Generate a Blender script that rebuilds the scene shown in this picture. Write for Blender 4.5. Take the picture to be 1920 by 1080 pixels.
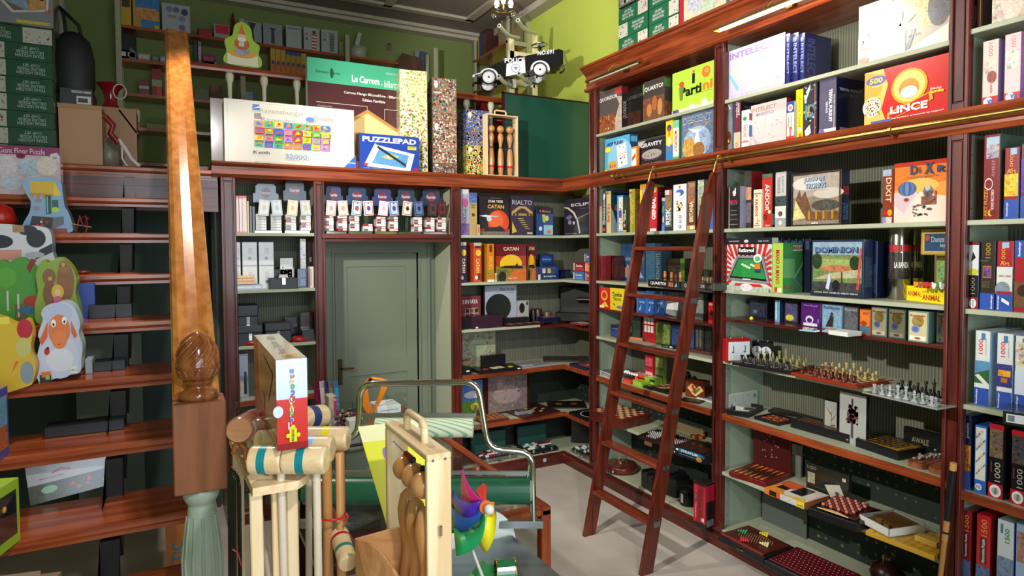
import bpy, math, random
from mathutils import Vector, Matrix
for o in list(bpy.data.objects): bpy.data.objects.remove(o)
SC = bpy.context.scene
COL = SC.collection
rnd = random.Random(7)
PI = math.pi
# ---------------- camera ----------------
FPX, CY, PIT, YAW, ROLL = 1198.2, 505.75, .036, .4904, -.0051
CP = Vector((-3.5025,-5.4453,2.2))
FW = Vector((math.sin(YAW)*math.cos(PIT),math.cos(YAW)*math.cos(PIT),-math.sin(PIT)))
RT0 = Vector((math.cos(YAW),-math.sin(YAW),0)); UP0 = RT0.cross(FW)
RT = RT0*math.cos(ROLL)+UP0*math.sin(ROLL); UP = UP0*math.cos(ROLL)-RT0*math.sin(ROLL)
cd = bpy.data.cameras.new('camera'); cam = bpy.data.objects.new('camera',cd); COL.objects.link(cam)
cd.sensor_width = 36; cd.lens = FPX/1920*36; cd.shift_y = -(540-CY)/1920; cd.clip_start = .05
cam.matrix_world = Matrix(((RT.x,UP.x,-FW.x,CP.x),(RT.y,UP.y,-FW.y,CP.y),(RT.z,UP.z,-FW.z,CP.z),(0,0,0,1)))
SC.camera = cam
SC.view_settings.view_transform = 'Standard'; SC.view_settings.look = 'None'
SC.view_settings.gamma = 1; SC.view_settings.use_curve_mapping = False
SC.view_settings.exposure = 0.0
# ---------------- light ----------------
w = bpy.data.worlds.new('world'); SC.world = w; w.use_nodes = True
w.node_tree.nodes['Background'].inputs[0].default_value = (.75,.85,1,1)
w.node_tree.nodes['Background'].inputs[1].default_value = .07
def lamp(name,kind,loc,to,power,color=(1,1,1),size=.2,size_y=None,spot=120,blend=.5):
    l = bpy.data.lights.new(name,kind); o = bpy.data.objects.new(name,l); COL.objects.link(o)
    o.location = loc; l.energy = power; l.color = color
    if kind == 'AREA':
        l.size = size
        if size_y: l.shape = 'RECTANGLE'; l.size_y = size_y
    else: l.shadow_soft_size = size
    if kind == 'SPOT': l.spot_size = math.radians(spot); l.spot_blend = blend
    if to is not None: o.rotation_euler = (Vector(to)-Vector(loc)).to_track_quat('-Z','Y').to_euler()
    return o
lamp('ceiling_spot','SPOT',(-3.25,-1.15,4.6),(-1.7,-1.5,1.9),230,(1,.93,.82),.05,spot=112,blend=.35)
lamp('unseen_window_fill','AREA',(-2.6,-7.9,2.3),(-1.6,0,1.9),170,(.80,.90,1),3.6,2.4)  # fill light standing for daylight from an unseen shop window; none is built
lamp('hanging_spot','SPOT',(-4.0,-3.05,3.3),(.1,-1.15,2.9),640,(1,.96,.90),.05,spot=88,blend=.35)
lamp('lime_wall_fill_spot','SPOT',(-.9,-.6,4.75),(.46,.75,4.25),42,(1,.97,.9),.1,spot=95,blend=.8)  # added spot that brightens the lime wall, set apart from the glass chandelier
lamp('rear_fill_spot','SPOT',(-3.0,-6.6,4.2),(-2.9,-1.6,1.2),290,(1,.97,.93),.08,spot=70,blend=.6)  # unseen fill spot behind the camera, added to brighten the stairs
# ---------------- rays: a photo pixel to a point of a plane in the room ----------------
def ray(px,py): return FW+RT*((px-960)/FPX)+UP*((CY-py)/FPX)
def oX(px,py,x): D = ray(px,py); return CP+D*((x-CP.x)/D.x)
def oY(px,py,y): D = ray(px,py); return CP+D*((y-CP.y)/D.y)
def oZ(px,py,z): D = ray(px,py); return CP+D*((z-CP.z)/D.z)
def at(px,py,t): return CP+ray(px,py)*t
# ---------------- colours ----------------
def lin(h):
    h = h.lstrip('#')
    if len(h) == 3: h = h[0]*2+h[1]*2+h[2]*2
    r = []
    for i in (0,2,4):
        c = int(h[i:i+2],16)/255; r.append(c/12.92 if c < .04045 else ((c+.055)/1.055)**2.4)
    return tuple(r)
# ---------------- materials ----------------
MATS = {}
def newmat(name):
    m = bpy.data.materials.new(name); m.use_nodes = True; nt = m.node_tree
    return m, nt, nt.nodes['Principled BSDF'], nt.nodes.new, nt.links.new
def setp(b,rough=.5,metal=0,coat=0,trans=0,ior=1.45,spec=.5):
    b.inputs['Roughness'].default_value = rough; b.inputs['Metallic'].default_value = metal
    b.inputs['Coat Weight'].default_value = coat; b.inputs['Coat Roughness'].default_value = .12
    b.inputs['Transmission Weight'].default_value = trans; b.inputs['IOR'].default_value = ior
    b.inputs['Specular IOR Level'].default_value = spec
def solid(name,hexc,rough=.5,metal=0,coat=0,var=.12,sc=30,trans=0,spec=.5):
    if name in MATS: return MATS[name]
    m, nt, b, N, L = newmat(name); setp(b,rough,metal,coat,trans,spec=spec)
    c = lin(hexc); tc = N('ShaderNodeTexCoord'); n = N('ShaderNodeTexNoise'); n.inputs['Scale'].default_value = sc
    n.inputs['Detail'].default_value = 3
    r = N('ShaderNodeMix'); r.data_type = 'RGBA'
    r.inputs[6].default_value = (*[v*(1-var) for v in c],1); r.inputs[7].default_value = (*[min(1,v*(1+var)) for v in c],1)
    L(tc.outputs['Object'],n.inputs['Vector']); L(n.outputs[0],r.inputs[0]); L(r.outputs[2],b.inputs['Base Color'])
    MATS[name] = m; return m
def wood(name,c1,c2,axis='x',sc=1.0,rough=.35,coat=.3,dist=2.5):
    if name in MATS: return MATS[name]
    m, nt, b, N, L = newmat(name); setp(b,rough,0,coat)
    tc = N('ShaderNodeTexCoord'); mp = N('ShaderNodeMapping')
    s = {'x': (1.2,16,16),'y': (16,1.2,16),'z': (16,16,1.2)}[axis]
    mp.inputs['Scale'].default_value = [v*sc for v in s]
    n = N('ShaderNodeTexNoise'); n.inputs['Scale'].default_value = 1.6; n.inputs['Detail'].default_value = 6; n.inputs['Distortion'].default_value = dist*.3
    r = N('ShaderNodeValToRGB'); r.color_ramp.elements[0].position = .36; r.color_ramp.elements[1].position = .66
    r.color_ramp.elements[0].color = (*lin(c1),1); r.color_ramp.elements[1].color = (*lin(c2),1)
    L(tc.outputs['Object'],mp.inputs[0]); L(mp.outputs[0],n.inputs['Vector']); L(n.outputs[0],r.inputs[0]); L(r.outputs[0],b.inputs['Base Color'])
    bm = N('ShaderNodeBump'); bm.inputs['Strength'].default_value = .05; L(n.outputs[0],bm.inputs['Height']); L(bm.outputs[0],b.inputs['Normal'])
    MATS[name] = m; return m
def printmat(name,rough=.4,coat=.0,metal=0,trans=0):
    """printed surface: colour attribute, its alpha = how busy the printed picture is"""
    m, nt, b, N, L = newmat(name); setp(b,rough,metal,coat,trans)
    a = N('ShaderNodeVertexColor'); a.layer_name = 'Col'
    tc = N('ShaderNodeTexCoord'); prev = a.outputs['Color']
    for sc, amt in ((95,1.0),(30,.6)):
        v = N('ShaderNodeTexVoronoi'); v.inputs['Scale'].default_value = sc
        L(tc.outputs['Object'],v.inputs['Vector'])
        x = N('ShaderNodeMix'); x.data_type = 'RGBA'; x.blend_type = 'OVERLAY'
        f = N('ShaderNodeMath'); f.operation = 'MULTIPLY'; f.inputs[1].default_value = amt
        h = N('ShaderNodeHueSaturation'); h.inputs['Saturation'].default_value = .38; L(v.outputs['Color'],h.inputs['Color'])
        L(a.outputs['Alpha'],f.inputs[0]); L(f.outputs[0],x.inputs[0])
        L(prev,x.inputs[6]); L(h.outputs[0],x.inputs[7]); prev = x.outputs[2]
    L(prev,b.inputs['Base Color']); MATS[name] = m; return m
PR = printmat('printed_card',.42); PG = printmat('shrink_wrapped_card',.22,.6); PM = printmat('painted',.35)
PD = printmat('matt_dark',.6)
MH = {a: wood('mahogany_'+a,'#3c120e','#662318',a) for a in 'xyz'}
MO = {a: wood('lit_mahogany_'+a,'#6e2a12','#a04a22',a) for a in 'xyz'}  # orange, lighter mahogany: the light falling on the cornice is put into the colour
TR = {a: wood('tread_wood_'+a,'#84391d','#b25a31',a,.7,.25,.5) for a in 'xyz'}
PINE = {a: wood('pine_'+a,'#d9b98a','#ecd6ae',a,1.2,.45,.1) for a in 'xyz'}
BEE = {a: wood('varnished_beech_'+a,'#b27d48','#cb9660',a,1.2,.28,.5) for a in 'xyz'}
SAGE = solid('sage_paint','#a9ae94',.5,var=.05)
SAGEW = solid('sage_interior_paint','#8c9a86',.6,var=.06)
DOORP = solid('door_paint','#6e7766',.4,var=.04,coat=.2)
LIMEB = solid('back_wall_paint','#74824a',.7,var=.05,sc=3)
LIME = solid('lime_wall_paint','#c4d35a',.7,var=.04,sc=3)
GREEND = solid('dark_green_paint','#3b4a44',.7,var=.08,sc=3)
CHROME = solid('chrome','#d8d8d4',.12,1,var=.02)
BRASS = solid('brass','#c9a55a',.25,1,var=.08)
STEEL = solid('brushed_steel','#a9abac',.32,1,var=.12,sc=12)
BLK = solid('black_lacquer','#121216',.3,0,.3)
CREAM = solid('cream_paint','#d9d6ba',.45,var=.04)
SLOT = solid('mezzanine_slat','#7c6a5c',.6)
# ---------------- mesh builder ----------------
class M:
    def __init__(s,col='#fff',busy=0): s.v = []; s.f = []; s.c = []; s.m = []; s.s = []; s.col = (*lin(col),busy); s.mi = 0; s.sm = False
    def C(s,col,busy=0): s.col = (*lin(col),busy); return s
    def mat(s,i): s.mi = i; return s
    def add(s,vs,fs,sm=None):
        n = len(s.v); s.v += [tuple(p) for p in vs]
        for f in fs: s.f.append([i+n for i in f]); s.c.append(s.col); s.m.append(s.mi); s.s.append(s.sm if sm is None else sm)
        return s
    def box(s,x0,x1,y0,y1,z0,z1,bev=0):
        if x0 > x1: x0, x1 = x1, x0
        if y0 > y1: y0, y1 = y1, y0
        if z0 > z1: z0, z1 = z1, z0
        if bev:
            b = min(bev,(x1-x0)*.45,(y1-y0)*.45,(z1-z0)*.45)
            V = []; idx = {}
            for X, sx in ((x0,1),(x1,-1)):
                for Y, sy in ((y0,1),(y1,-1)):
                    for Z, sz in ((z0,1),(z1,-1)):
                        k = (sx,sy,sz)
                        idx[k] = len(V); V += [(X,Y+sy*b,Z+sz*b),(X+sx*b,Y,Z+sz*b),(X+sx*b,Y+sy*b,Z)]
            F = []
            for sx in (1,-1): F.append([idx[(sx,a,c)] for a,c in ((1,1),(-1,1),(-1,-1),(1,-1))])
            for sy in (1,-1): F.append([idx[(a,sy,c)]+1 for a,c in ((1,1),(-1,1),(-1,-1),(1,-1))])
            for sz in (1,-1): F.append([idx[(a,c,sz)]+2 for a,c in ((1,1),(-1,1),(-1,-1),(1,-1))])
            for sy in (1,-1):
                for sz in (1,-1): F.append([idx[(1,sy,sz)]+1,idx[(-1,sy,sz)]+1,idx[(-1,sy,sz)]+2,idx[(1,sy,sz)]+2])
            for sx in (1,-1):
                for sz in (1,-1): F.append([idx[(sx,1,sz)],idx[(sx,-1,sz)],idx[(sx,-1,sz)]+2,idx[(sx,1,sz)]+2])
            for sx in (1,-1):
                for sy in (1,-1): F.append([idx[(sx,sy,1)],idx[(sx,sy,-1)],idx[(sx,sy,-1)]+1,idx[(sx,sy,1)]+1])
            for k in idx.values(): F.append([k,k+1,k+2])
            return s.add(V,F)
        V = [(x,y,z) for z in (z0,z1) for x,y in ((x0,y0),(x1,y0),(x1,y1),(x0,y1))]
        return s.add(V,[[3,2,1,0],[4,5,6,7],[0,1,5,4],[1,2,6,5],[2,3,7,6],[3,0,4,7]])
    def prism(s,poly,a,b,axis='y',sm=False):
        """polygon (two coords) pushed along an axis: y -> poly is (x,z); x -> (y,z); z -> (x,y)"""
        f = {'y': lambda p,t: (p[0],t,p[1]),'x': lambda p,t: (t,p[0],p[1]),'z': lambda p,t: (p[0],p[1],t)}[axis]
        n = len(poly); s.add([f(p,a) for p in poly]+[f(p,b) for p in poly],[list(range(n))[::-1],list(range(n,2*n))])
        s.add([f(p,a) for p in poly]+[f(p,b) for p in poly],[[i,(i+1) % n,n+(i+1) % n,n+i] for i in range(n)],sm); return s
    def lathe(s,prof,c=(0,0,0),n=16,axis='z',sm=True,caps=True):
        g = {'z': lambda r,h,a: (c[0]+r*math.cos(a),c[1]+r*math.sin(a),c[2]+h),'x': lambda r,h,a: (c[0]+h,c[1]+r*math.cos(a),c[2]+r*math.sin(a)),
             'y': lambda r,h,a: (c[0]+r*math.cos(a),c[1]+h,c[2]+r*math.sin(a))}[axis]
        V = [g(r,h,2*PI*k/n) for r,h in prof for k in range(n)]
        F = [[i*n+k,i*n+(k+1) % n,(i+1)*n+(k+1) % n,(i+1)*n+k] for i in range(len(prof)-1) for k in range(n)]
        s.add(V,F,sm)
        if caps:
            m = len(prof)-1; s.add([g(prof[0][0],prof[0][1],2*PI*k/n) for k in range(n)]+[g(prof[m][0],prof[m][1],2*PI*k/n) for k in range(n)],
                                   [list(range(n))[::-1],list(range(n,2*n))],False)
        return s
    def tube(s,pts,r,n=8,sm=True,rs=None):
        pts = [Vector(p) for p in pts]; rings = []; u = None
        for i, p in enumerate(pts):
            t = (pts[min(i+1,len(pts)-1)]-pts[max(i-1,0)]).normalized()
            if u is None: u = t.orthogonal().normalized()
            else: u = (u-t*u.dot(t)).normalized()
            v = t.cross(u); rr = rs[i] if rs else r
            rings.append([p+u*rr*math.cos(2*PI*k/n)+v*rr*math.sin(2*PI*k/n) for k in range(n)])
        V = [q for g in rings for q in g]
        F = [[i*n+k,i*n+(k+1) % n,(i+1)*n+(k+1) % n,(i+1)*n+k] for i in range(len(pts)-1) for k in range(n)]
        s.add(V,F,sm); s.add(rings[0],[list(range(n))[::-1]],False); s.add(rings[-1],[list(range(n))],False); return s
    def ball(s,c,r,n=10,sz=1):
        return s.lathe([(max(1e-4,r*math.sin(PI*i/(n//2+2))),-r*sz*math.cos(PI*i/(n//2+2))) for i in range(n//2+3)],c,n,caps=False)
    def xf(s,mat):
        s.v = [tuple(mat @ Vector(p)) for p in s.v]; return s
    def join(s,o,mat=None):
        n = len(s.v); s.v += [tuple((mat @ Vector(p)) if mat else p) for p in o.v]; s.f += [[i+n for i in f] for f in o.f]; s.c += o.c; s.m += o.m; s.s += o.s; return s
    def decals(s,shapes,O,U,V,N,step=.0005):
        """flat printed shapes lying on a face with origin O, sides U, V"""
        O, U, V, N = Vector(O), Vector(U), Vector(V), Vector(N).normalized(); L = 0; lu, lv = U.length, V.length
        for sh in shapes:
            L += 1; o = O+N*step*L; k = sh[0]; q = lambda a, b: o+U*a+V*b
            if k == 'r':
                _, a, b, c, d, col = sh[:6]; s.C(col,sh[6] if len(sh) > 6 else 0); s.add([q(a,b),q(c,b),q(c,d),q(a,d)],[[0,1,2,3]],False)
            elif k == 'e':
                _, a, b, ra, rb, col = sh[:6]; s.C(col,sh[6] if len(sh) > 6 else 0)
                s.add([q(a+ra*math.cos(t*PI/10),b+rb*math.sin(t*PI/10)) for t in range(20)],[list(range(20))],False)
            elif k == 'p':
                s.C(sh[2],sh[3] if len(sh) > 3 else 0); s.add([q(*p) for p in sh[1]],[list(range(len(sh[1])))],False)
            elif k == 't':
                _, txt, a, b, wu, hv, col = sh[:7]; rot = sh[7] if len(sh) > 7 else 0; bold = sh[8] if len(sh) > 8 else 0
                s.C(col); vs, fs = glyphs(txt,bold)
                W, H = wu, hv
                if rot == 0: s.add([q(a+x*W,b+y*H) for x,y in vs],fs,False)
                elif rot == 90: s.add([q(a-y*W,b+x*H) for x,y in vs],fs,False)
                elif rot == 180: s.add([q(a-x*W,b-y*H) for x,y in vs],fs,False)
                else: s.add([q(a+y*W,b-x*H) for x,y in vs],fs,False)
            elif k == 'n':   # scattered dots: count, u0,v0,u1,v1, radius(m), colours, seed
                _, cnt, a, b, c, d, r, cols, seed = sh; R = random.Random(seed)
                for i in range(cnt):
                    s.C(R.choice(cols)); x, y = R.uniform(a,c), R.uniform(b,d); rr = r*R.uniform(.6,1.3); m_ = R.choice((4,5,6,8)); ph = R.random()*6
                    s.add([q(min(c,max(a,x+rr/lu*math.cos(ph+t*2*PI/m_))),min(d,max(b,y+rr/lv*math.sin(ph+t*2*PI/m_)))) for t in range(m_)],[list(range(m_))],False)
        return s
_G = {}
def glyphs(txt,bold=0):
    """letters as flat triangles, centred, filling -.5..+.5 both ways"""
    k = (txt,bold)
    if k in _G: return _G[k]
    cu = bpy.data.curves.new('lettering','FONT'); cu.body = txt; cu.resolution_u = 2; cu.offset = .018*bold
    ob = bpy.data.objects.new('lettering',cu); me = ob.to_mesh(depsgraph=None) if False else None
    COL.objects.link(ob); dg = bpy.context.evaluated_depsgraph_get(); ev = ob.evaluated_get(dg); me = ev.to_mesh()
    vs = [(v.co.x,v.co.y) for v in me.vertices]; fs = [list(p.vertices) for p in me.polygons]; ev.to_mesh_clear()
    bpy.data.objects.remove(ob); bpy.data.curves.remove(cu)
    if vs:
        x0, x1 = min(v[0] for v in vs), max(v[0] for v in vs); y0, y1 = min(v[1] for v in vs), max(v[1] for v in vs)
        vs = [((x-(x0+x1)/2)/max(1e-6,x1-x0),(y-(y0+y1)/2)/max(1e-6,y1-y0)) for x,y in vs]
    _G[k] = (vs,fs); return _G[k]
def tag(o,label,cat,group=None,kind=None):
    if label: o['label'] = label
    if cat: o['category'] = cat
    if group: o['group'] = group
    if kind: o['kind'] = kind
    return o
def obj(m,name,mats,parent=None,loc=(0,0,0),rz=0,rot=None):
    me = bpy.data.meshes.new(name); me.from_pydata(m.v,[],m.f)
    for x in (mats if isinstance(mats,(list,tuple)) else [mats]): me.materials.append(x)
    me.polygons.foreach_set('material_index',m.m); me.polygons.foreach_set('use_smooth',m.s)
    ca = me.color_attributes.new('Col','FLOAT_COLOR','CORNER'); buf = []
    for p, c in zip(m.f,m.c): buf += list(c)*len(p)
    ca.data.foreach_set('color',buf); me.update()
    o = bpy.data.objects.new(name,me); COL.objects.link(o); o.location = loc; o.rotation_euler = rot or (0,0,rz)
    if parent: o.parent = parent
    return o
def struct(m,name,mats):
    o = obj(m,name,mats); o['kind'] = 'structure'; return o
def thing(name,label,cat,loc=(0,0,0),rz=0,group=None,rot=None):
    o = bpy.data.objects.new(name,None); COL.objects.link(o); o.empty_display_size = .05; o.location = loc; o.rotation_euler = rot or (0,0,rz)
    return tag(o,label,cat,group)
def dup(root,loc,rz=None,label=None,group=None):
    r = root.copy(); COL.objects.link(r); r.location = loc
    if rz is not None: r.rotation_euler = (0,0,rz)
    if label: r['label'] = label
    if group: r['group'] = group
    for ch in list(root.children):
        c = ch.copy(); COL.objects.link(c); c.parent = r
        for g in list(ch.children):
            d = g.copy(); COL.objects.link(d); d.parent = c
    return r
def boxmesh(w,d,h,base,F=(),R=(),L=(),T=(),busy=0,bev=.0012):
    m = M(base,busy); m.box(-w/2,w/2,0,d,0,h,bev)
    if F: m.decals(F,(-w/2,0,0),(w,0,0),(0,0,h),(0,-1,0))
    if R: m.decals(R,(w/2,0,0),(0,d,0),(0,0,h),(1,0,0))
    if L: m.decals(L,(-w/2,d,0),(0,-d,0),(0,0,h),(-1,0,0))
    if T: m.decals(T,(-w/2,0,h),(w,0,0),(0,d,0),(0,0,1))
    return m
def gb(name,label,cat,pos,rz,w,d,h,base,F=(),R=(),L=(),T=(),mat=None,group=None,busy=0,rot=None):
    o = obj(boxmesh(w,d,h,base,F,R,L,T,busy),name,mat or PG,None,pos,rz,rot)
    return tag(o,label,cat,group)
def onR(z,a,b,top,x0=.04):
    """a box standing on a shelf of the right-hand wall: its left edge, right edge and top as the photo shows them"""
    A = oX(a,top,x0); B = oX(b,top,x0); return Vector((x0,(A.y+B.y)/2,z)), abs(A.y-B.y), A.z-z
def onB(z,a,b,top,y0=.04):
    A = oY(a,top,y0); B = oY(b,top,y0); return Vector(((A.x+B.x)/2,y0,z)), abs(A.x-B.x), A.z-z
def rb(z,a,b,top,d,label,base,F=(),R=(),T=(),x0=.04,name='game_box',cat='game box',group=None,dz=0,mat=None,busy=0,dy=0,L=()):
    p, w, h = onR(z+dz,a,b,top,x0)
    return gb(name,label,cat,p,-PI/2+dy,w,d,h,base,F,R,L,T,mat,group,busy)
def bb(z,a,b,top,d,label,base,F=(),R=(),T=(),y0=.04,name='game_box',cat='game box',group=None,dz=0,mat=None,busy=0,dy=0,L=()):
    p, w, h = onB(z+dz,a,b,top,y0)
    return gb(name,label,cat,p,dy,w,d,h,base,F,R,L,T,mat,group,busy)
def shadehex(h,k):
    h = h.lstrip('#')
    if len(h) == 3: h = ''.join(c*2 for c in h)
    return '#'+''.join('%02x' % max(0,min(255,int(int(h[i:i+2],16)*k))) for i in (0,2,4))
# ================= THE ROOM =================
DEP = .44
m = M('#fff').box(-6.4,.46,-8.2,2.62,-.05,0)
fl, nt, b, N, L = newmat('pale_floor'); setp(b,.55)
tc = N('ShaderNodeTexCoord'); n = N('ShaderNodeTexNoise'); n.inputs['Scale'].default_value = 3; n.inputs['Detail'].default_value = 8
r = N('ShaderNodeValToRGB'); r.color_ramp.elements[0].color = (*lin('#b0a79d'),1); r.color_ramp.elements[1].color = (*lin('#bfb6ab'),1)
r.color_ramp.elements[0].position = .35; r.color_ramp.elements[1].position = .65
L(tc.outputs['Object'],n.inputs['Vector']); L(n.outputs[0],r.inputs[0]); L(r.outputs[0],b.inputs['Base Color'])
struct(m,'floor',fl)
struct(M().box(.46,.56,-8.2,2.62,0,5.05),'wall_right',LIME)
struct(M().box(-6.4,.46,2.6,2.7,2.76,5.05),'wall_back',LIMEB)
struct(M().box(-6.5,-6.4,-8.2,2.6,0,5.05),'wall_left',LIME)
struct(M().box(-6.4,.46,-8.3,-8.2,0,5.05),'wall_front',CREAM)
ceilm = solid('ceiling_plaster','#8b7f76',.8,var=.08,sc=2)
struct(M().box(-6.5,.56,-8.3,2.7,5.05,5.15),'ceiling',ceilm)
# plaster mouldings of the mezzanine ceiling
beamm = solid('ceiling_moulding','#b5ad9c',.7)
m = M()
m.box(-6.4,.46,2.44,2.6,4.97,5.05); m.box(-6.4,.46,2.38,2.44,5.01,5.05); m.box(.3,.46,-8,2.44,4.97,5.05)
struct(m,'trim_1',beamm)
m = M()
for y in (1.95,1.1,.1,-1.2):
    m.box(-6.2,-.1,y-.05,y+.05,5.02,5.05)
for x in (-5.4,-4.1,-2.6,-1.2,-.15): m.box(x-.05,x+.05,-1.2,1.95,5.02,5.05)
struct(m,'trim_2',beamm)
# wall under the mezzanine with the doorway
m = M().box(-1.39,.46,.5,.6,0,2.7).box(-3.17,-2.2,.5,.6,0,2.7).box(-2.2,-1.39,.5,.6,2.145,2.7)
struct(m,'wall_door',DOORP)
struct(M().box(-6.4,-3.17,.9,1.0,0,2.7).box(-3.2,-3.17,.46,.9,0,2.7),'wall_stairs',GREEND)
struct(M().box(-6.4,.46,.5,2.6,2.7,2.80).box(-6.4,-3.17,0.03,.5,2.7,2.80),'floor_mezzanine',TR['x'])
m = M().box(-6.4,-3.17,-.01,.03,2.48,2.72); m.box(-6.4,-3.17,-.02,-.01,2.66,2.70)
struct(m,'trim_3',MH['x'])
# door
m = M().box(-2.18,-1.395,.49,.53,.01,2.14)
for x0, x1, z0, z1 in ((-2.18,-2.07,.01,2.14),(-1.5,-1.395,.01,2.14),(-2.07,-1.5,2.02,2.14),(-2.07,-1.5,1.0,1.12),(-2.07,-1.5,.01,.2)):
    m.box(x0,x1,.478,.49,z0,z1)
dr = struct(m,'door_1',DOORP)
m = M()
for x0, x1, z0, z1 in ((-2.28,-2.19,0,2.15),(-1.385,-1.29,0,2.15),(-2.28,-1.29,2.15,2.25)): m.box(x0,x1,.465,.5,z0,z1)
for x0, x1, z0, z1 in ((-2.21,-2.19,0,2.15),(-1.385,-1.365,0,2.15),(-2.21,-1.365,2.15,2.17),(-2.30,-2.28,0,2.25),(-1.29,-1.27,0,2.25),(-2.3,-1.27,2.25,2.275)): m.box(x0,x1,.45,.5,z0,z1)
struct(m,'trim_4',DOORP)
OLDB = solid('old_bronze','#4a3520',.4,.7)
m = M().box(-2.165,-2.125,.468,.478,.93,1.17,.004); m.tube([(-2.145,.47,1.085),(-2.145,.43,1.085),(-2.12,.42,1.09),(-2.03,.42,1.085)],.008)
o = obj(m,'door_handle',OLDB,dr); o['label'] = 'dark bronze handle and plate'
m = M()
for z in (1.75,.4): m.box(-1.397,-1.387,.462,.478,z-.05,z+.05)
obj(m,'hinge',OLDB,dr)
# skirting of the far part
# ================= SHELVING =================
stripe, nt, b, N, L = newmat('striped_backing'); setp(b,.65)
tc = N('ShaderNodeTexCoord'); sx = N('ShaderNodeSeparateXYZ'); ad = N('ShaderNodeMath'); ad.operation = 'ADD'
mu = N('ShaderNodeMath'); mu.operation = 'MULTIPLY'; mu.inputs[1].default_value = 330; sn = N('ShaderNodeMath'); sn.operation = 'SINE'
r = N('ShaderNodeValToRGB'); r.color_ramp.elements[0].color = (*lin('#56584a'),1); r.color_ramp.elements[1].color = (*lin('#74766400'[:7]),1)
r.color_ramp.elements[0].position = .35; r.color_ramp.elements[1].position = .75
mr = N('ShaderNodeMapRange'); mr.inputs[1].default_value = -1
L(tc.outputs['Object'],sx.inputs[0]); L(sx.outputs[0],ad.inputs[0]); L(sx.outputs[1],ad.inputs[1]); L(ad.outputs[0],mu.inputs[0]); L(mu.outputs[0],sn.inputs[0]); L(sn.outputs[0],mr.inputs[0]); L(mr.outputs[0],r.inputs[0]); L(r.outputs[0],b.inputs['Base Color'])
dots, nt, b, N, L = newmat('dotted_wallpaper'); setp(b,.7)
tc = N('ShaderNodeTexCoord'); v = N('ShaderNodeTexVoronoi'); v.inputs['Scale'].default_value = 17; v.inputs['Randomness'].default_value = .15
r = N('ShaderNodeValToRGB'); r.color_ramp.elements[0].color = (*lin('#8a7a58'),1); r.color_ramp.elements[1].color = (*lin('#1f2a22'),1)
r.color_ramp.elements[0].position = .18; r.color_ramp.elements[1].position = .3
L(tc.outputs['Object'],v.inputs['Vector']); L(v.outputs['Distance'],r.inputs[0]); L(r.outputs[0],b.inputs['Base Color'])
ledge = lambda s: [(0,2.75),(-.022,2.75),(-.03,2.768),(-.036,2.775),(-.036,2.832),(-.05,2.84),(-.062,2.852),(-.066,2.868),(.44,2.868),(.44,2.84),(0,2.84)]
plinth = [(0,0),(-.03,0),(-.03,.085),(-.022,.1),(-.008,.105),(-.008,.118),(0,.118)]
def pilaster(name,parent,plane,a,b,z0,z1,q=0):
    """framed post facing the room; plane R: front x=0, from y=a (near the corner) to y=b; plane B: x from a to b"""
    m = M(); w = .018
    A, B = min(a,b), max(a,b)
    def bx(u0,u1,d0,d1,zz0,zz1):
        if plane == 'R': m.box(d0,d1,u0,u1,zz0,zz1,.003)
        else: m.box(u0,u1,d0,d1,zz0,zz1,.003)
    bx(A,B,-.002,.03,z0,z1)
    bx(A,A+w,-.016,0,z0,z1); bx(B-w,B,-.016,0,z0,z1); bx(A+w,B-w,-.016,0,z1-.03,z1); bx(A+w,B-w,-.016,0,z0,z0+.04)
    bx(A+w+.006,B-w-.006,-.008,0,z0+.046,z1-.036)
    return obj(m,name,MH['z'],parent)
# ---- right-hand wall unit ----
RU = thing('wall_shelving','tall mahogany wall shelving with sage shelves along the right-hand wall','shelving',(0,0,0))
YE = -5.35
PO = [(-.458,-.558),(-2.022,-2.114),(-3.607,-3.70),(-5.25,YE)]
for a, b in PO:
    pilaster('post',RU,'R',a,b,.118,2.752); pilaster('upper_post',RU,'R',a,b,2.868,3.645)
for a, b in PO:
    for q0, q1 in ((.1,2.75),(2.868,3.645)): obj(M().box(.03,DEP,(a+b)/2-.03,(a+b)/2+.03,q0,q1),'side_panel',SAGEW,RU)
m = M('#1a1a18')
for a, b in PO[:3]:
    for xx in (.07,.36):
        for i in range(28):
            z = .22+.09*i
            m.lathe([(.004,0),(.004,.0015)],(xx,(a+b)/2-.0302,z),6,'y')
obj(m,'peg_hole',BLK,RU)['kind'] = 'stuff'
bays = [(-.535,-2.045),(-2.09,-3.63),(-3.675,-5.28)]
def shelf(z,a,b,kind,nm='shelf'):
    th = {'s': .025,'d': .02,'w': .045,'g': .008}[kind]
    if kind == 's': m = M().box(.0,DEP,a,b,z-th,z,.002); return obj(m,nm,SAGE,RU)
    if kind == 'd': m = M().box(.0,DEP,a,b,z-th,z,.002); o = obj(m,nm,MH['y'],RU); o['label'] = 'dark polished shelf'; return o
    if kind == 'g':
        m = M().box(.0,DEP-.05,a,b,z-th,z); return obj(m,nm,glass,RU)
    m = M().box(.012,DEP,a,b,z-.03,z); o = obj(m,nm,SAGE,RU)
    m = M().box(-.006,.012,a,b,z-th,z+.002,.003); e = obj(m,'front_edge',MO['y'],o); e['label'] = 'mahogany front edge'; return o
glass, nt, gb_, N, L = newmat('clear_glass'); setp(gb_,.03,0,0,1,1.45); gb_.inputs['Base Color'].default_value = (.93,.97,.95,1)
thin, nt, gb2, N, L = newmat('thin_plastic')
tp = N('ShaderNodeBsdfTransparent'); tp.inputs[0].default_value = (.9,.94,.92,1); gs = N('ShaderNodeBsdfGlossy'); gs.inputs['Roughness'].default_value = .04
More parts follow.
